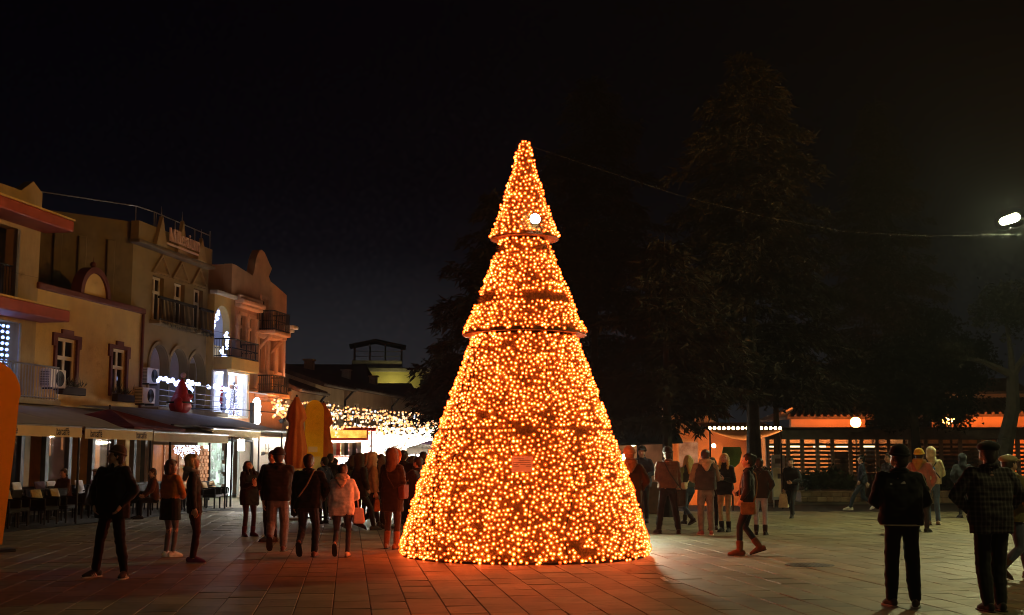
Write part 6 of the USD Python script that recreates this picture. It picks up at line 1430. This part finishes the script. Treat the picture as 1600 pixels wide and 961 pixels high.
festoon('garland hanging in front of the white tents', fz(575, 680, 46), fz(694, 684, 46), .06, 110, .8, jitter=.22, r=(.04, .055))
festoon('distant garland across the middle of the street', fz(590, 656, 66), fz(696, 660, 70), .1, 60, jitter=.3)
festoon('short bunch of globes at the bracket of the terracotta house', fz(428, 628, 46), fz(448, 632, 45), .02, 22, jitter=.25)
# ---------------------------------------------------------------- the right side: stalls, pavilion, tile roofed buildings
M_TAN = mat('tan_render', (.60, .40, .26), .85, .1, 1.5)
M_ORW = mat('orange_wall', (.62, .33, .18), .85, .06, 1.2)
os_ = AT(1083, 700, 43.0)
ok_ = thing('orange_kiosk', 'orange plastered kiosk with a shop window left of the big trunk', 'kiosk', (os_[0], 43.0, 0), 0)
part(ok_, 'wall', panel(R(-1.05, .75, 0, 3.4), [R(-.55, .25, .95, 2.25)], .2, 0), M_ORW)
part(ok_, 'window_frame', panel(R(-.58, .28, .92, 2.28), [R(-.50, .20, 1.0, 2.2)], .06, -.02), M_TAN)
part(ok_, 'window_glass', [bx(-.5, .2, .05, .06, 1.0, 2.2)], lit_glass('kiosk_window', (.22, .07, .025), (.48, .20, .09), 2.0))
part(ok_, 'pilaster', [cbx(.42, .8, -.08, 0, 0, 3.3, .01)], M_ORW)
part(ok_, 'side_wall', [bx(.55, .75, .2, 4, 0, 3.4)], M_ORW)
part(ok_, 'roof', [cbx(-1.3, 1.0, -.4, 4, 3.4, 3.55, .03)], M_ROOF)
floodlight('orange floodlight on the ground before the orange kiosk', (os_[0] + .1, 40.6, .35), (0, 1, .42), .22, .16, (1.0, .30, .06), 700.0)
ds = AT(1008, 700, 36.5)
dk = thing('dark_stall', 'dark roofed stall with tan lit panels right behind the tree', 'market stall', (ds[0], 36.5, 0), -6)
part(dk, 'canopy', slabq([[-1.3, -.7, 2.02], [1.1, -.7, 2.1], [1.0, 1.6, 2.5], [-1.2, 1.6, 2.5]], .04), mat('navy_canopy', (.02, .025, .04), .8, .2, 2))
for x in (-1.0, -.2, .75): part(dk, 'post', rod((x, 0, 0), (x, 0, 2.2), .04, 6), M_DARKMETAL)
part(dk, 'back_panel', [cbx(-1.0, -.25, 1.2, 1.25, .9, 2.2, .01)], M_TAN)
part(dk, 'back_panel', [cbx(-.15, .7, 1.2, 1.25, .9, 2.2, .01)], mat('rose_panel', (.48, .30, .24), .8, .2, 3))
part(dk, 'counter', [cbx(-1.1, .9, .0, .5, 0, .9, .02)], M_WOOD)
part(dk, 'lamp', ball((-.35, .5, 2.05), .06, 1), glow('kiosk_lamp', (1.0, .62, .30), 55.0), smooth=True)
def stone_wall(label, x0, x1, Y, h, d, rz=0.0):
    t = thing('planter_wall', label, 'planter', ((x0 + x1) / 2, Y, 0), rz); w = x1 - x0; k = 0
    part(t, 'core', [bx(-w / 2 + .04, w / 2 - .04, .05, d, 0, h - .03)], mat('mortar', (.16, .13, .10), .95, .2, 8))
    rows = max(2, int(h / .19)); r = np.random.default_rng(int(Y * 10))
    for j in range(rows):
        x = -w / 2
        while x < w / 2 - .05:
            l = min(r.uniform(.22, .45), w / 2 - x)
            part(t, 'stone', cbx(x + .006, x + l - .006, r.uniform(-.012, .012), .12, j * h / rows + .006, (j + 1) * h / rows - .006, .018), mat('wall_stone_%d' % (k % 3), [(.36, .26, .16), (.30, .22, .14), (.40, .31, .20)][k % 3], .9, .2, 6, .4)); x += l; k += 1
    part(t, 'coping', [cbx(-w / 2 - .03, w / 2 + .03, -.04, d + .03, h - .03, h + .03, .015)], mat('wall_stone_0', (.36, .26, .16)))
    return t
a0, a1 = AT(1252, 780, 46)[0], AT(1345, 780, 46)[0]
stone_wall('low stone planter wall in front of the slatted pavilion', a0, a1, 46.0, .38, 1.2)
a0, a1 = AT(998, 760, 44)[0], AT(1042, 760, 44)[0]
stone_wall('low tan stone wall behind the back lit person', a0, a1, 41.0, .62, .8)
a0, a1 = AT(1440, 780, 44)[0], AT(1530, 780, 44)[0]
stone_wall('low stone planter wall behind the white hooded jacket', a0, a1, 45.0, .4, 1.2)
def shrub(label, x, Y, r, h, z0=.35, seed=0, pot=True):
    t = thing('shrub', label, 'plant', (x, Y, 0)); g = np.random.default_rng(seed); q = []
    for k in range(420):
        d = g.normal(0, 1, 3); d /= np.linalg.norm(d); p = d * g.uniform(.5, 1) * np.array([r, r, h / 2]) + [0, 0, z0 + h / 2]; e = g.normal(0, .05, 3); s = np.cross(e, d) * .8 + g.normal(0, .012, 3)
        q.append([p, p + e + s, p + e * 2.2, p + e - s])
    part(t, 'foliage', sheet(q), mat('shrub_leaf', (.035, .045, .015), .8, .4, 6), kind='stuff')
    part(t, 'stem', [rod((0, 0, 0), (0, 0, z0 + h * .6), .04, 6)], M_WOOD)
    if pot: part(t, 'pot', lathe([(.22, 0), (.30, .4), (.32, .4), (.32, .46), (.27, .46)], 16), mat('pot_clay', (.16, .08, .05), .8, .2, 4))
    return t
for px, Y, r, h, lb in ((1268, 46.7, .45, .8, 'dark round shrub at the left of the stone planter'), (1297, 46.6, .5, 1.0, 'spiky shrub standing in the stone planter'), (1318, 46.8, .4, .6, 'low shrub at the right of the stone planter'), (1200, 45.2, .4, .9, 'small dark shrub beside the big trunk'), (1480, 45.7, .6, .8, 'wide shrub behind the white hooded jacket'), (1385, 46.0, .5, .9, 'dark shrub between the two pavilion bays')):
    shrub(lb, AT(px, 760, Y)[0], Y, r, h, seed=int(px))
# pavilion of slats
PY = 48.0
def pv(px): return AT(px, 700, PY)[0]
M_SLAT = mat('pavilion_slat', (.10, .055, .03), .7, .3, 5, .2)
M_POST = mat('pavilion_post', (.26, .20, .15), .7, .15, 3)
pavn = thing('pavilion', 'long slatted wooden pavilion glowing orange inside behind the square', 'pavilion', (pv(1200), PY, 0))
ox = pv(1200)
posts = [1199, 1231, 1253, 1277, 1300, 1328, 1346, 1370, 1388]
for px in posts: part(pavn, 'post', cbx(pv(px) - ox - .07, pv(px) - ox + .07, -.08, .06, 0, 2.35, .012), M_POST)
for px in (1421, 1446, 1470, 1500, 1530, 1560, 1590, 1620): part(pavn, 'post', cbx(pv(px) - ox - .07, pv(px) - ox + .07, -.08, .06, 0, 2.35, .012), M_POST)
allp = posts + [1405, 1421, 1446, 1470, 1500, 1530, 1560, 1590, 1620]
for a_, b_ in zip(allp[:-1], allp[1:]):
    for j in range(8):
        z = .98 + j * .158; dz = rg.normal(0, .008)
        part(pavn, 'slat', slabq([[pv(a_) - ox + .05, -.02, z + .11 + dz], [pv(b_) - ox - .05, -.02, z + .11 + dz], [pv(b_) - ox - .05, .03, z + .11], [pv(a_) - ox + .05, .03, z + .11]], .085), M_SLAT)
    part(pavn, 'base_panel', bx(pv(a_) - ox + .05, pv(b_) - ox - .05, 0, .04, 0, .95), mat('pavilion_base', (.14, .10, .075), .8, .25, 3))
part(pavn, 'fascia', [cbx(pv(1196) - ox, pv(1640) - ox, -.5, .1, 2.35, 2.75, .02)], mat('pavilion_fascia', (.12, .105, .095), .7, .15, 2))
part(pavn, 'roof_edge', [cbx(pv(1194) - ox - .2, pv(1642) - ox, -.75, 4.5, 2.75, 2.82, .02)], mat('pavilion_roof', (.07, .06, .055), .7, .15, 2))
part(pavn, 'back_wall', [bx(pv(1190) - ox, pv(1640) - ox, 4.2, 4.3, 0, 2.74)], mat('pavilion_inner', (.60, .38, .24), .85, .12, .8))
part(pavn, 'floor', [bx(pv(1190) - ox, pv(1640) - ox, .1, 4.2, .0, .03)], M_WOOD)
part(pavn, 'inner_partition', [bx(pv(1412) - ox, pv(1412) - ox + .1, .1, 4.2, 0, 2.72)], M_WOOD)
for k, px in enumerate((1212, 1240, 1262, 1290, 1312, 1338, 1360, 1384)):
    part(pavn, 'ceiling_lamp', ball((pv(px) - ox + .3, 2.3, 2.62), .085, 1), glow('pavilion_lamp', (1.0, .38, .10), 125.0), smooth=True)
for k, px in enumerate((1450, 1535)):
    part(pavn, 'dim_lamp', ball((pv(px) - ox + .3, 2.3, 2.62), .05, 1), glow('pavilion_dim', (1.0, .32, .07), 60.0), smooth=True)
for k, px in enumerate((1208, 1246, 1283, 1319, 1363)):
    part(pavn, 'pale_lamp', bx(pv(px) - ox, pv(px) - ox + .5, 1.2, 1.25, 2.06, 2.14), glow('pale_strip', (1.0, .85, .45), 2.2))
part(pavn, 'lit_opening', [bx(pv(1421) - ox + .06, pv(1430) - ox, .3, .33, 1.7, 2.3)], glow('orange_opening', (1.0, .28, .06), 1.6))
r9 = np.random.default_rng(91)
for k in range(26):
    x = r9.uniform(pv(1205), pv(1600)) - ox; w_, h_ = r9.uniform(.2, .9), r9.uniform(.7, 2.1)
    part(pavn, 'furniture', cbx(x, x + w_, 1.6, 1.9 + r9.random() * 1.5, .03, h_, .03), mat('pavilion_furniture_%d' % (k % 3), [(.10, .05, .03), (.22, .12, .07), (.05, .04, .04)][k % 3], .7, .3, 3))
# signs
ab = AT(1217, 755, 41.0); an = thing('poster_stand', 'narrow poster stand with pale panels beside the walking woman', 'poster', (ab[0], 41.0, 0))
part(an, 'frame', [cbx(-.22, .22, 0, .05, .25, 1.75, .01)], M_GREYMETAL); part(an, 'upper_poster', [bx(-.19, .19, -.006, -.002, 1.35, 1.70)], mat('poster_grey', (.30, .30, .32), .7, .3, 6)); part(an, 'lower_poster', [bx(-.19, .19, -.006, -.002, .35, 1.30)], mat('poster_cream', (.62, .55, .38), .7, .15, 4))
part(an, 'poster_print', [bx(-.12, .12, -.011, -.007, 1.45, 1.62), bx(-.04, .10, -.011, -.007, .95, 1.12)], mat('print_ink2', (.10, .09, .10), .8, .1, 4))
part(an, 'leg', [bx(-.2, -.16, 0, .04, 0, .25), bx(.16, .2, 0, .04, 0, .25)], M_GREYMETAL)
gb_ = AT(1144, 712, 38.5); gn = thing('green_sign', 'green rounded sign board under the orange canopy', 'sign', (gb_[0], 38.5, 0))
part(gn, 'board', panel(Polygon([(-.25, 1.95), (.25, 1.95), (.28, 1.80), (.20, 1.50), (.08, 1.38), (-.08, 1.38), (-.20, 1.50), (-.28, 1.80)]).buffer(.03), t=.05), mat('green_board', (.07, .12, .015), .7, .2, 3)); part(gn, 'post', rod((0, .06, 0), (0, .06, 1.6), .03, 6), M_DARKMETAL)
# canopy with a row of lamps
cp = AT(1162, 690, 40.0); ct = thing('orange_canopy', 'sagging orange canopy with a row of white lamps behind the big trunk', 'canopy', (cp[0], 40.0, 0))
v, f = [], []
for i in range(17):
    for j in range(7):
        u, w = i / 16, j / 6; v.append((-1.15 + 2.35 * u, -.4 + 3.0 * w, 2.66 - .50 * math.sin(math.pi * (u * .8 + .1)) * (1 - w) ** 1.0 * .9 + .2 * w))
for i in range(16):
    for j in range(6): k = i * 7 + j; f += [[k, k + 7, k + 8], [k, k + 8, k + 1]]
part(ct, 'cloth', trimesh.Trimesh(np.array(v), np.array(f), process=False), mat('canopy_orange', (.55, .20, .06), .85, .15, 2), smooth=True)
part(ct, 'lamp_rail', rod((-1.2, -.3, 2.62), (1.15, -.3, 2.62), .03, 6), M_DARKMETAL)
for i in range(16): part(ct, 'lamp', ball((-1.15 + i * .152, -.32, 2.60), .055, 1), glow('canopy_lamp', (1.0, .70, .36), 14.0), smooth=True)
for x in (-1.15, 1.15): part(ct, 'post', rod((x, -.3, 0), (x, -.3, 2.62), .03, 6), M_DARKMETAL)
part(ct, 'shop_back', [bx(-1.1, 1.1, 2.6, 2.65, 0, 2.6)], M_ORW)
part(ct, 'shop_lamp', ball((-.75, 1.4, 2.05), .07, 1), glow('shop_lamp', (1.0, .66, .36), 40.0), smooth=True)
# tile roofed buildings lit from below
def tiered(label, px0, px1, Y, zb, seed=0, slope=0.0):
    a, b = AT(px0, 660, Y)[0], AT(px1, 660, Y)[0]; w = b - a
    t = thing('tiled_hall', label, 'building', ((a + b) / 2, Y, 0), slope)
    part(t, 'lower_wall', [bx(-w / 2, w / 2, 0, .3, 0, zb + .62)], M_ORW)
    part(t, 'lower_roof', [slabq([[-w / 2 - .3, -.5, zb + .60], [w / 2 + .3, -.5, zb + .60], [w / 2 - 1.2, 3.2, zb + 1.40], [-w / 2 + 1.2, 3.2, zb + 1.40]], .12), slabq([[-w / 2 - .3, 7, zb + .6], [-w / 2 - .3, -.5, zb + .60], [-w / 2 + 1.2, 3.2, zb + 1.40], [-w / 2 + 1.2, 4, zb + 1.40]], .12), slabq([[w / 2 + .3, -.5, zb + .60], [w / 2 + .3, 7, zb + .6], [w / 2 - 1.2, 4, zb + 1.40], [w / 2 - 1.2, 3.2, zb + 1.40]], .12)], M_ROOF)
    part(t, 'tile_rows', [rod((x * 1.0, -.5, zb + .64), (x * (w / 2 - 1.2) / (w / 2 + .3), 3.2, zb + 1.44), .07, 5) for x in np.arange(-w / 2 - .2, w / 2 + .3, .3)], M_ROOF, kind='stuff')
    part(t, 'upper_wall', [bx(-w / 2 + 1.0, w / 2 - 1.0, 3.2, 3.5, zb + 1.3, zb + 1.80)], M_ORW)
    part(t, 'upper_roof', [slabq([[-w / 2 + .9, 2.7, zb + 1.76], [w / 2 - .9, 2.7, zb + 1.76], [w / 4, 5, zb + 2.5], [-w / 4, 5, zb + 2.5]], .12)], M_ROOF)
    return t, (a + b) / 2, w
for (p0, p1, Y, zb, lb, sl, lamps) in ((1236, 1352, 56.0, 2.90, 'tile roofed hall with a lit orange wall behind the left pavilion bays', 0.0, (-1.0, .2, 1.3)), (1462, 1660, 54.0, 2.95, 'tile roofed hall with lit orange walls at the right edge', -13.0, (-1.6, -.4, .8))):
    t, cx, w = tiered(lb, p0, p1, Y, zb, slope=sl)
    for k, x in enumerate(lamps):
        part(t, 'wall_washer', bx(x - .55, x + .55, -1.7, -1.5, zb - .10, zb - .07), glow('washer_orange', (1.0, .25, .045), 60.0))
        part(t, 'upper_washer', bx(x - .45, x + .45, 2.75, 2.85, zb + 1.28, zb + 1.30), glow('washer_orange2', (1.0, .25, .045), 70.0))
def globe_lamp(label, px, py, Y, n=1, r=.22):
    a = AT(px, py, Y); t = thing('globe_lamp', label, 'lamp', (a[0], Y, 0), group=None)
    part(t, 'pole', rod((0, 0, 0), (0, 0, a[2] - r), .045, 8), M_DARKMETAL)
    for k in range(n): part(t, 'globe', ball((k * .38 - (n - 1) * .19, 0, a[2] + .04 * k), r, 2), glow('orange_globe', (1.0, .42, .10), 46.0), smooth=True)
globe_lamp('glowing orange globe lamp above the pavilion roof, the large single one', 1337, 660, 51.5)
globe_lamp('pair of glowing orange globe lamps at the right pavilion roof', 1485, 658, 51.0, 2, .16)
# thin cables
for lb, pts in (('thin cable sagging from the tree top towards the right street lamp', [AT(822, 226, 21.2), AT(930, 262, 23), AT(1060, 305, 25.5), AT(1200, 340, 28), AT(1320, 362, 30), AT(1450, 369, 31.3), AT(1600, 366, 32.2), AT(1700, 356, 32.9)]),
                ('thin cable from the corner house to the cream house coping', [AT(-40, 410, 30), AT(40, 430, 34), AT(70, 436, 36)])):
    t = thing('cable', lb, 'cable', pts[0]); part(t, 'wire', tube([p - pts[0] for p in pts], .0028, 5), mat('cable_grey', (.006, .006, .006), .95, .1, 3))
# ---------------------------------------------------------------- dark trees behind the square
M_BARK = mat('dark_bark', (.018, .014, .011), .95, .35, 5, .7, 30)
def leaf_mat(name, c):
    return usdkit.material(stage, '/World/Looks/' + name, {'g': ('geometry', {}), 'r': ('rgb_ramp', {'ramp': [(0, tuple(a * .5 for a in c)), (1, tuple(a * 1.5 for a in c))]}), 'd': ('diffuse_bsdf', {}), 't': ('translucent_bsdf', {}), 'm': ('mix_closure', {'fac': .25})},
        [('g.random_per_island', 'r.fac'), ('r.color', 'd.color'), ('r.color', 't.color'), ('d.BSDF', 'm.closure1'), ('t.BSDF', 'm.closure2')], surface='m.closure')
M_NEEDLE = leaf_mat('conifer_needles', (.058, .050, .042)); M_LEAF = leaf_mat('evergreen_leaves', (.055, .052, .042))
def limb(pts, r0, r1, n=8):
    k = len(pts); return trimesh.util.concatenate([rod(a, b, r0 + (r1 - r0) * i / (k - 1), n, r0 + (r1 - r0) * (i + 1) / (k - 1)) for i, (a, b) in enumerate(zip(pts[:-1], pts[1:]))])
def conifer(label, x, Y, h, r, base, seed, lean=0.0, droop=.25, density=1.0, trunk=.24):
    """layered boughs, each a spray of needle tufts, with gaps of sky between them"""
    t = thing('conifer', label, 'tree', (x, Y, 0)); g = np.random.default_rng(seed)
    part(t, 'trunk', limb([(0, 0, 0), (lean * .2, 0, h * .2), (lean * .6, 0, h * .6), (lean, 0, h)], trunk, .012), M_BARK)
    v = []; boughs = []
    z = base
    while z < h * .985:
        u = (z - base) / (h - base); L = r * (1 - u) ** .55 * (1.0 if u > .12 else .75 + 2 * u)
        nb = max(3, int(5 + 4 * (1 - u)))
        for k in range(nb):
            a = g.uniform(0, 2 * math.pi); l = L * g.uniform(.55, 1.12); dirv = np.array([math.cos(a), math.sin(a), 0])
            pts = [np.array([lean * z / h, 0, z]) + dirv * l * q + np.array([0, 0, -droop * l * q ** 2 + .10 * l * q]) for q in np.linspace(0, 1, 5)]
            boughs.append(limb(pts, .05 * (1 - u) + .012, .008, 4))
            m = int(26 * l * density)
            q = g.random(m) ** .6; c = np.array([np.interp(q, np.linspace(0, 1, 5), [p[i] for p in pts]) for i in range(3)]).T
            side = np.array([-dirv[1], dirv[0], 0]); wv = (.32 * l * (1 - q) + .12)[:, None]
            c = c + side * g.normal(0, .55, m)[:, None] * wv + np.stack([g.normal(0, .05, m), g.normal(0, .05, m), g.normal(-.07, .11, m)], 1)
            d = dirv * g.uniform(.2, 1, m)[:, None] + side * g.normal(0, .6, m)[:, None] + np.stack([np.zeros(m), np.zeros(m), g.normal(-.45, .4, m)], 1)
            d /= np.linalg.norm(d, axis=1)[:, None]; s = np.cross(d, g.normal(0, 1, (m, 3))); s /= np.linalg.norm(s, axis=1)[:, None] + 1e-9
            ln = g.uniform(.18, .42, m)[:, None]; w = .045
            v.append(np.stack([c - s * w, c + s * w, c + d * ln], 1))
        z += g.uniform(.16, .34) * (1.0 + .6 * (1 - u))
    v = np.concatenate(v).reshape(-1, 3)
    part(t, 'boughs', boughs, M_BARK, kind='stuff')
    part(t, 'crown', trimesh.Trimesh(v, np.arange(len(v)).reshape(-1, 3), process=False), M_NEEDLE, kind='stuff')
    return t
def crowned(label, x, Y, trunk_pts, r0, blobs, seed, n=9000, leafsize=.11, m=None):
    t = thing('broad_tree', label, 'tree', (x, Y, 0)); g = np.random.default_rng(seed)
    part(t, 'trunk', limb(trunk_pts, r0, r0 * .55), M_BARK)
    top = np.array(trunk_pts[-1]); lim = []
    V = []
    for (c, rr) in blobs:
        c = np.array(c, float); rr = np.array(rr, float)
        lim.append(limb([top, top * .5 + c * .5 + g.normal(0, .15, 3), c], r0 * .4, .03, 6))
        k = int(n * rr.prod() ** (2 / 3) / sum(np.prod(b[1]) ** (2 / 3) for b in blobs))
        cl = g.normal(0, 1, (max(8, k // 60), 3)); cl = cl / np.linalg.norm(cl, axis=1)[:, None] * (g.random(len(cl)) ** .33)[:, None] * rr + c
        p = cl[g.integers(0, len(cl), k)] + g.normal(0, .28, (k, 3)) * rr.mean() * .55
        d = g.normal(0, 1, (k, 3)); d /= np.linalg.norm(d, axis=1)[:, None]; s = np.cross(d, g.normal(0, 1, (k, 3))); s /= np.linalg.norm(s, axis=1)[:, None]
        V.append(np.stack([p - s * leafsize * .45, p + s * leafsize * .45, p + d * leafsize * 1.3], 1))
    part(t, 'limb', lim[0], M_BARK)
    for l in lim[1:]: part(t, 'limb', l, M_BARK)
    v = np.concatenate(V).reshape(-1, 3)
    part(t, 'crown', trimesh.Trimesh(v, np.arange(len(v)).reshape(-1, 3), process=False), m or M_LEAF, kind='stuff')
    return t
conifer('tall dark cedar with drooping boughs rising left behind the lit tree', AT(772, 700, 40)[0], 40.0, 10.6, 3.1, 2.7, 5, droop=.28, density=2.2)
conifer('slim dark cypress low at the left flank of the lit tree', AT(690, 700, 52)[0], 54.0, 6.9, 1.5, 3.0, 9, density=2.4)
conifer('very tall conifer rising behind the right flank of the lit tree', AT(930, 700, 46)[0], 46.0, 16.5, 5.0, 2.8, 6, density=2.0)
tx = AT(1178, 700, 39)[0]
t = conifer('broad cedar with a thick bare trunk right of the lit tree', tx, 39.0, 15.0, 4.4, 3.7, 7, droop=.22, density=2.2, trunk=.30)
conifer('spreading low conifer behind the couple in brown, right of the lit tree', AT(1043, 700, 34.5)[0], 34.5, 8.0, 2.9, 2.65, 8, droop=.16, density=1.7, trunk=.22)
conifer('tall slim conifer far behind the square on the right', AT(1388, 700, 62)[0], 62.0, 20.5, 4.6, 3.0, 12, density=1.7)
crowned('round dark evergreen in front of the pavilion roof', AT(1430, 700, 44)[0], 44.0, [(0, 0, 0), (.05, 0, 1.6), (0, 0, 3.2)], .24, [((-.9, 0, 4.6), (1.5, 1.3, 1.5)), ((1.0, .2, 4.4), (1.7, 1.3, 1.5)), ((.2, -.3, 5.8), (1.7, 1.3, 1.2)), ((2.0, 0, 5.2), (1.1, 1.0, 1.0)), ((-.2, .4, 3.6), (1.4, 1, .8)), ((1.3, .1, 3.3), (1.0, .9, .6))], 31, 15000)
lt = AT(1568, 760, 38.0)
crowned('leaning bare trunked tree at the right edge of the square', lt[0], 38.0, [(0, 0, 0), (-.05, 0, 1.2), (.15, 0, 2.2), (.42, 0, 3.2), (.45, 0, 4.2)], .33, [((-1.5, .2, 4.9), (.9, .7, .35)), ((1.4, 0, 6.0), (1.6, 1.2, .9)), ((.4, .3, 6.4), (1.2, 1, .7))], 33, 3500)
lo = AT(1214, 700, 43)[0]
crowned('thin trunk supporting the cedar boughs beside the pavilion end', lo, 43.0, [(0, 0, 0), (.02, 0, 1.5), (0, 0, 3.4)], .17, [((0, 0, 4.2), (1.3, 1, .8)), ((.9, .2, 4.0), (.9, .8, .6))], 35, 4000)
# ---------------------------------------------------------------- smoky night air
hz = trimesh.creation.box([150.0, 190.0, 26.0]); hz.apply_translation([0, 45.0, 12.0])
haze = usdkit.material(stage, '/World/Looks/night_haze', {'v': ('principled_volume', {'color': (.78, .86, 1.0), 'density': .00030, 'anisotropy': .35})}, [], volume='v.volume')
part(None, 'haze', hz, haze, kind='stuff')
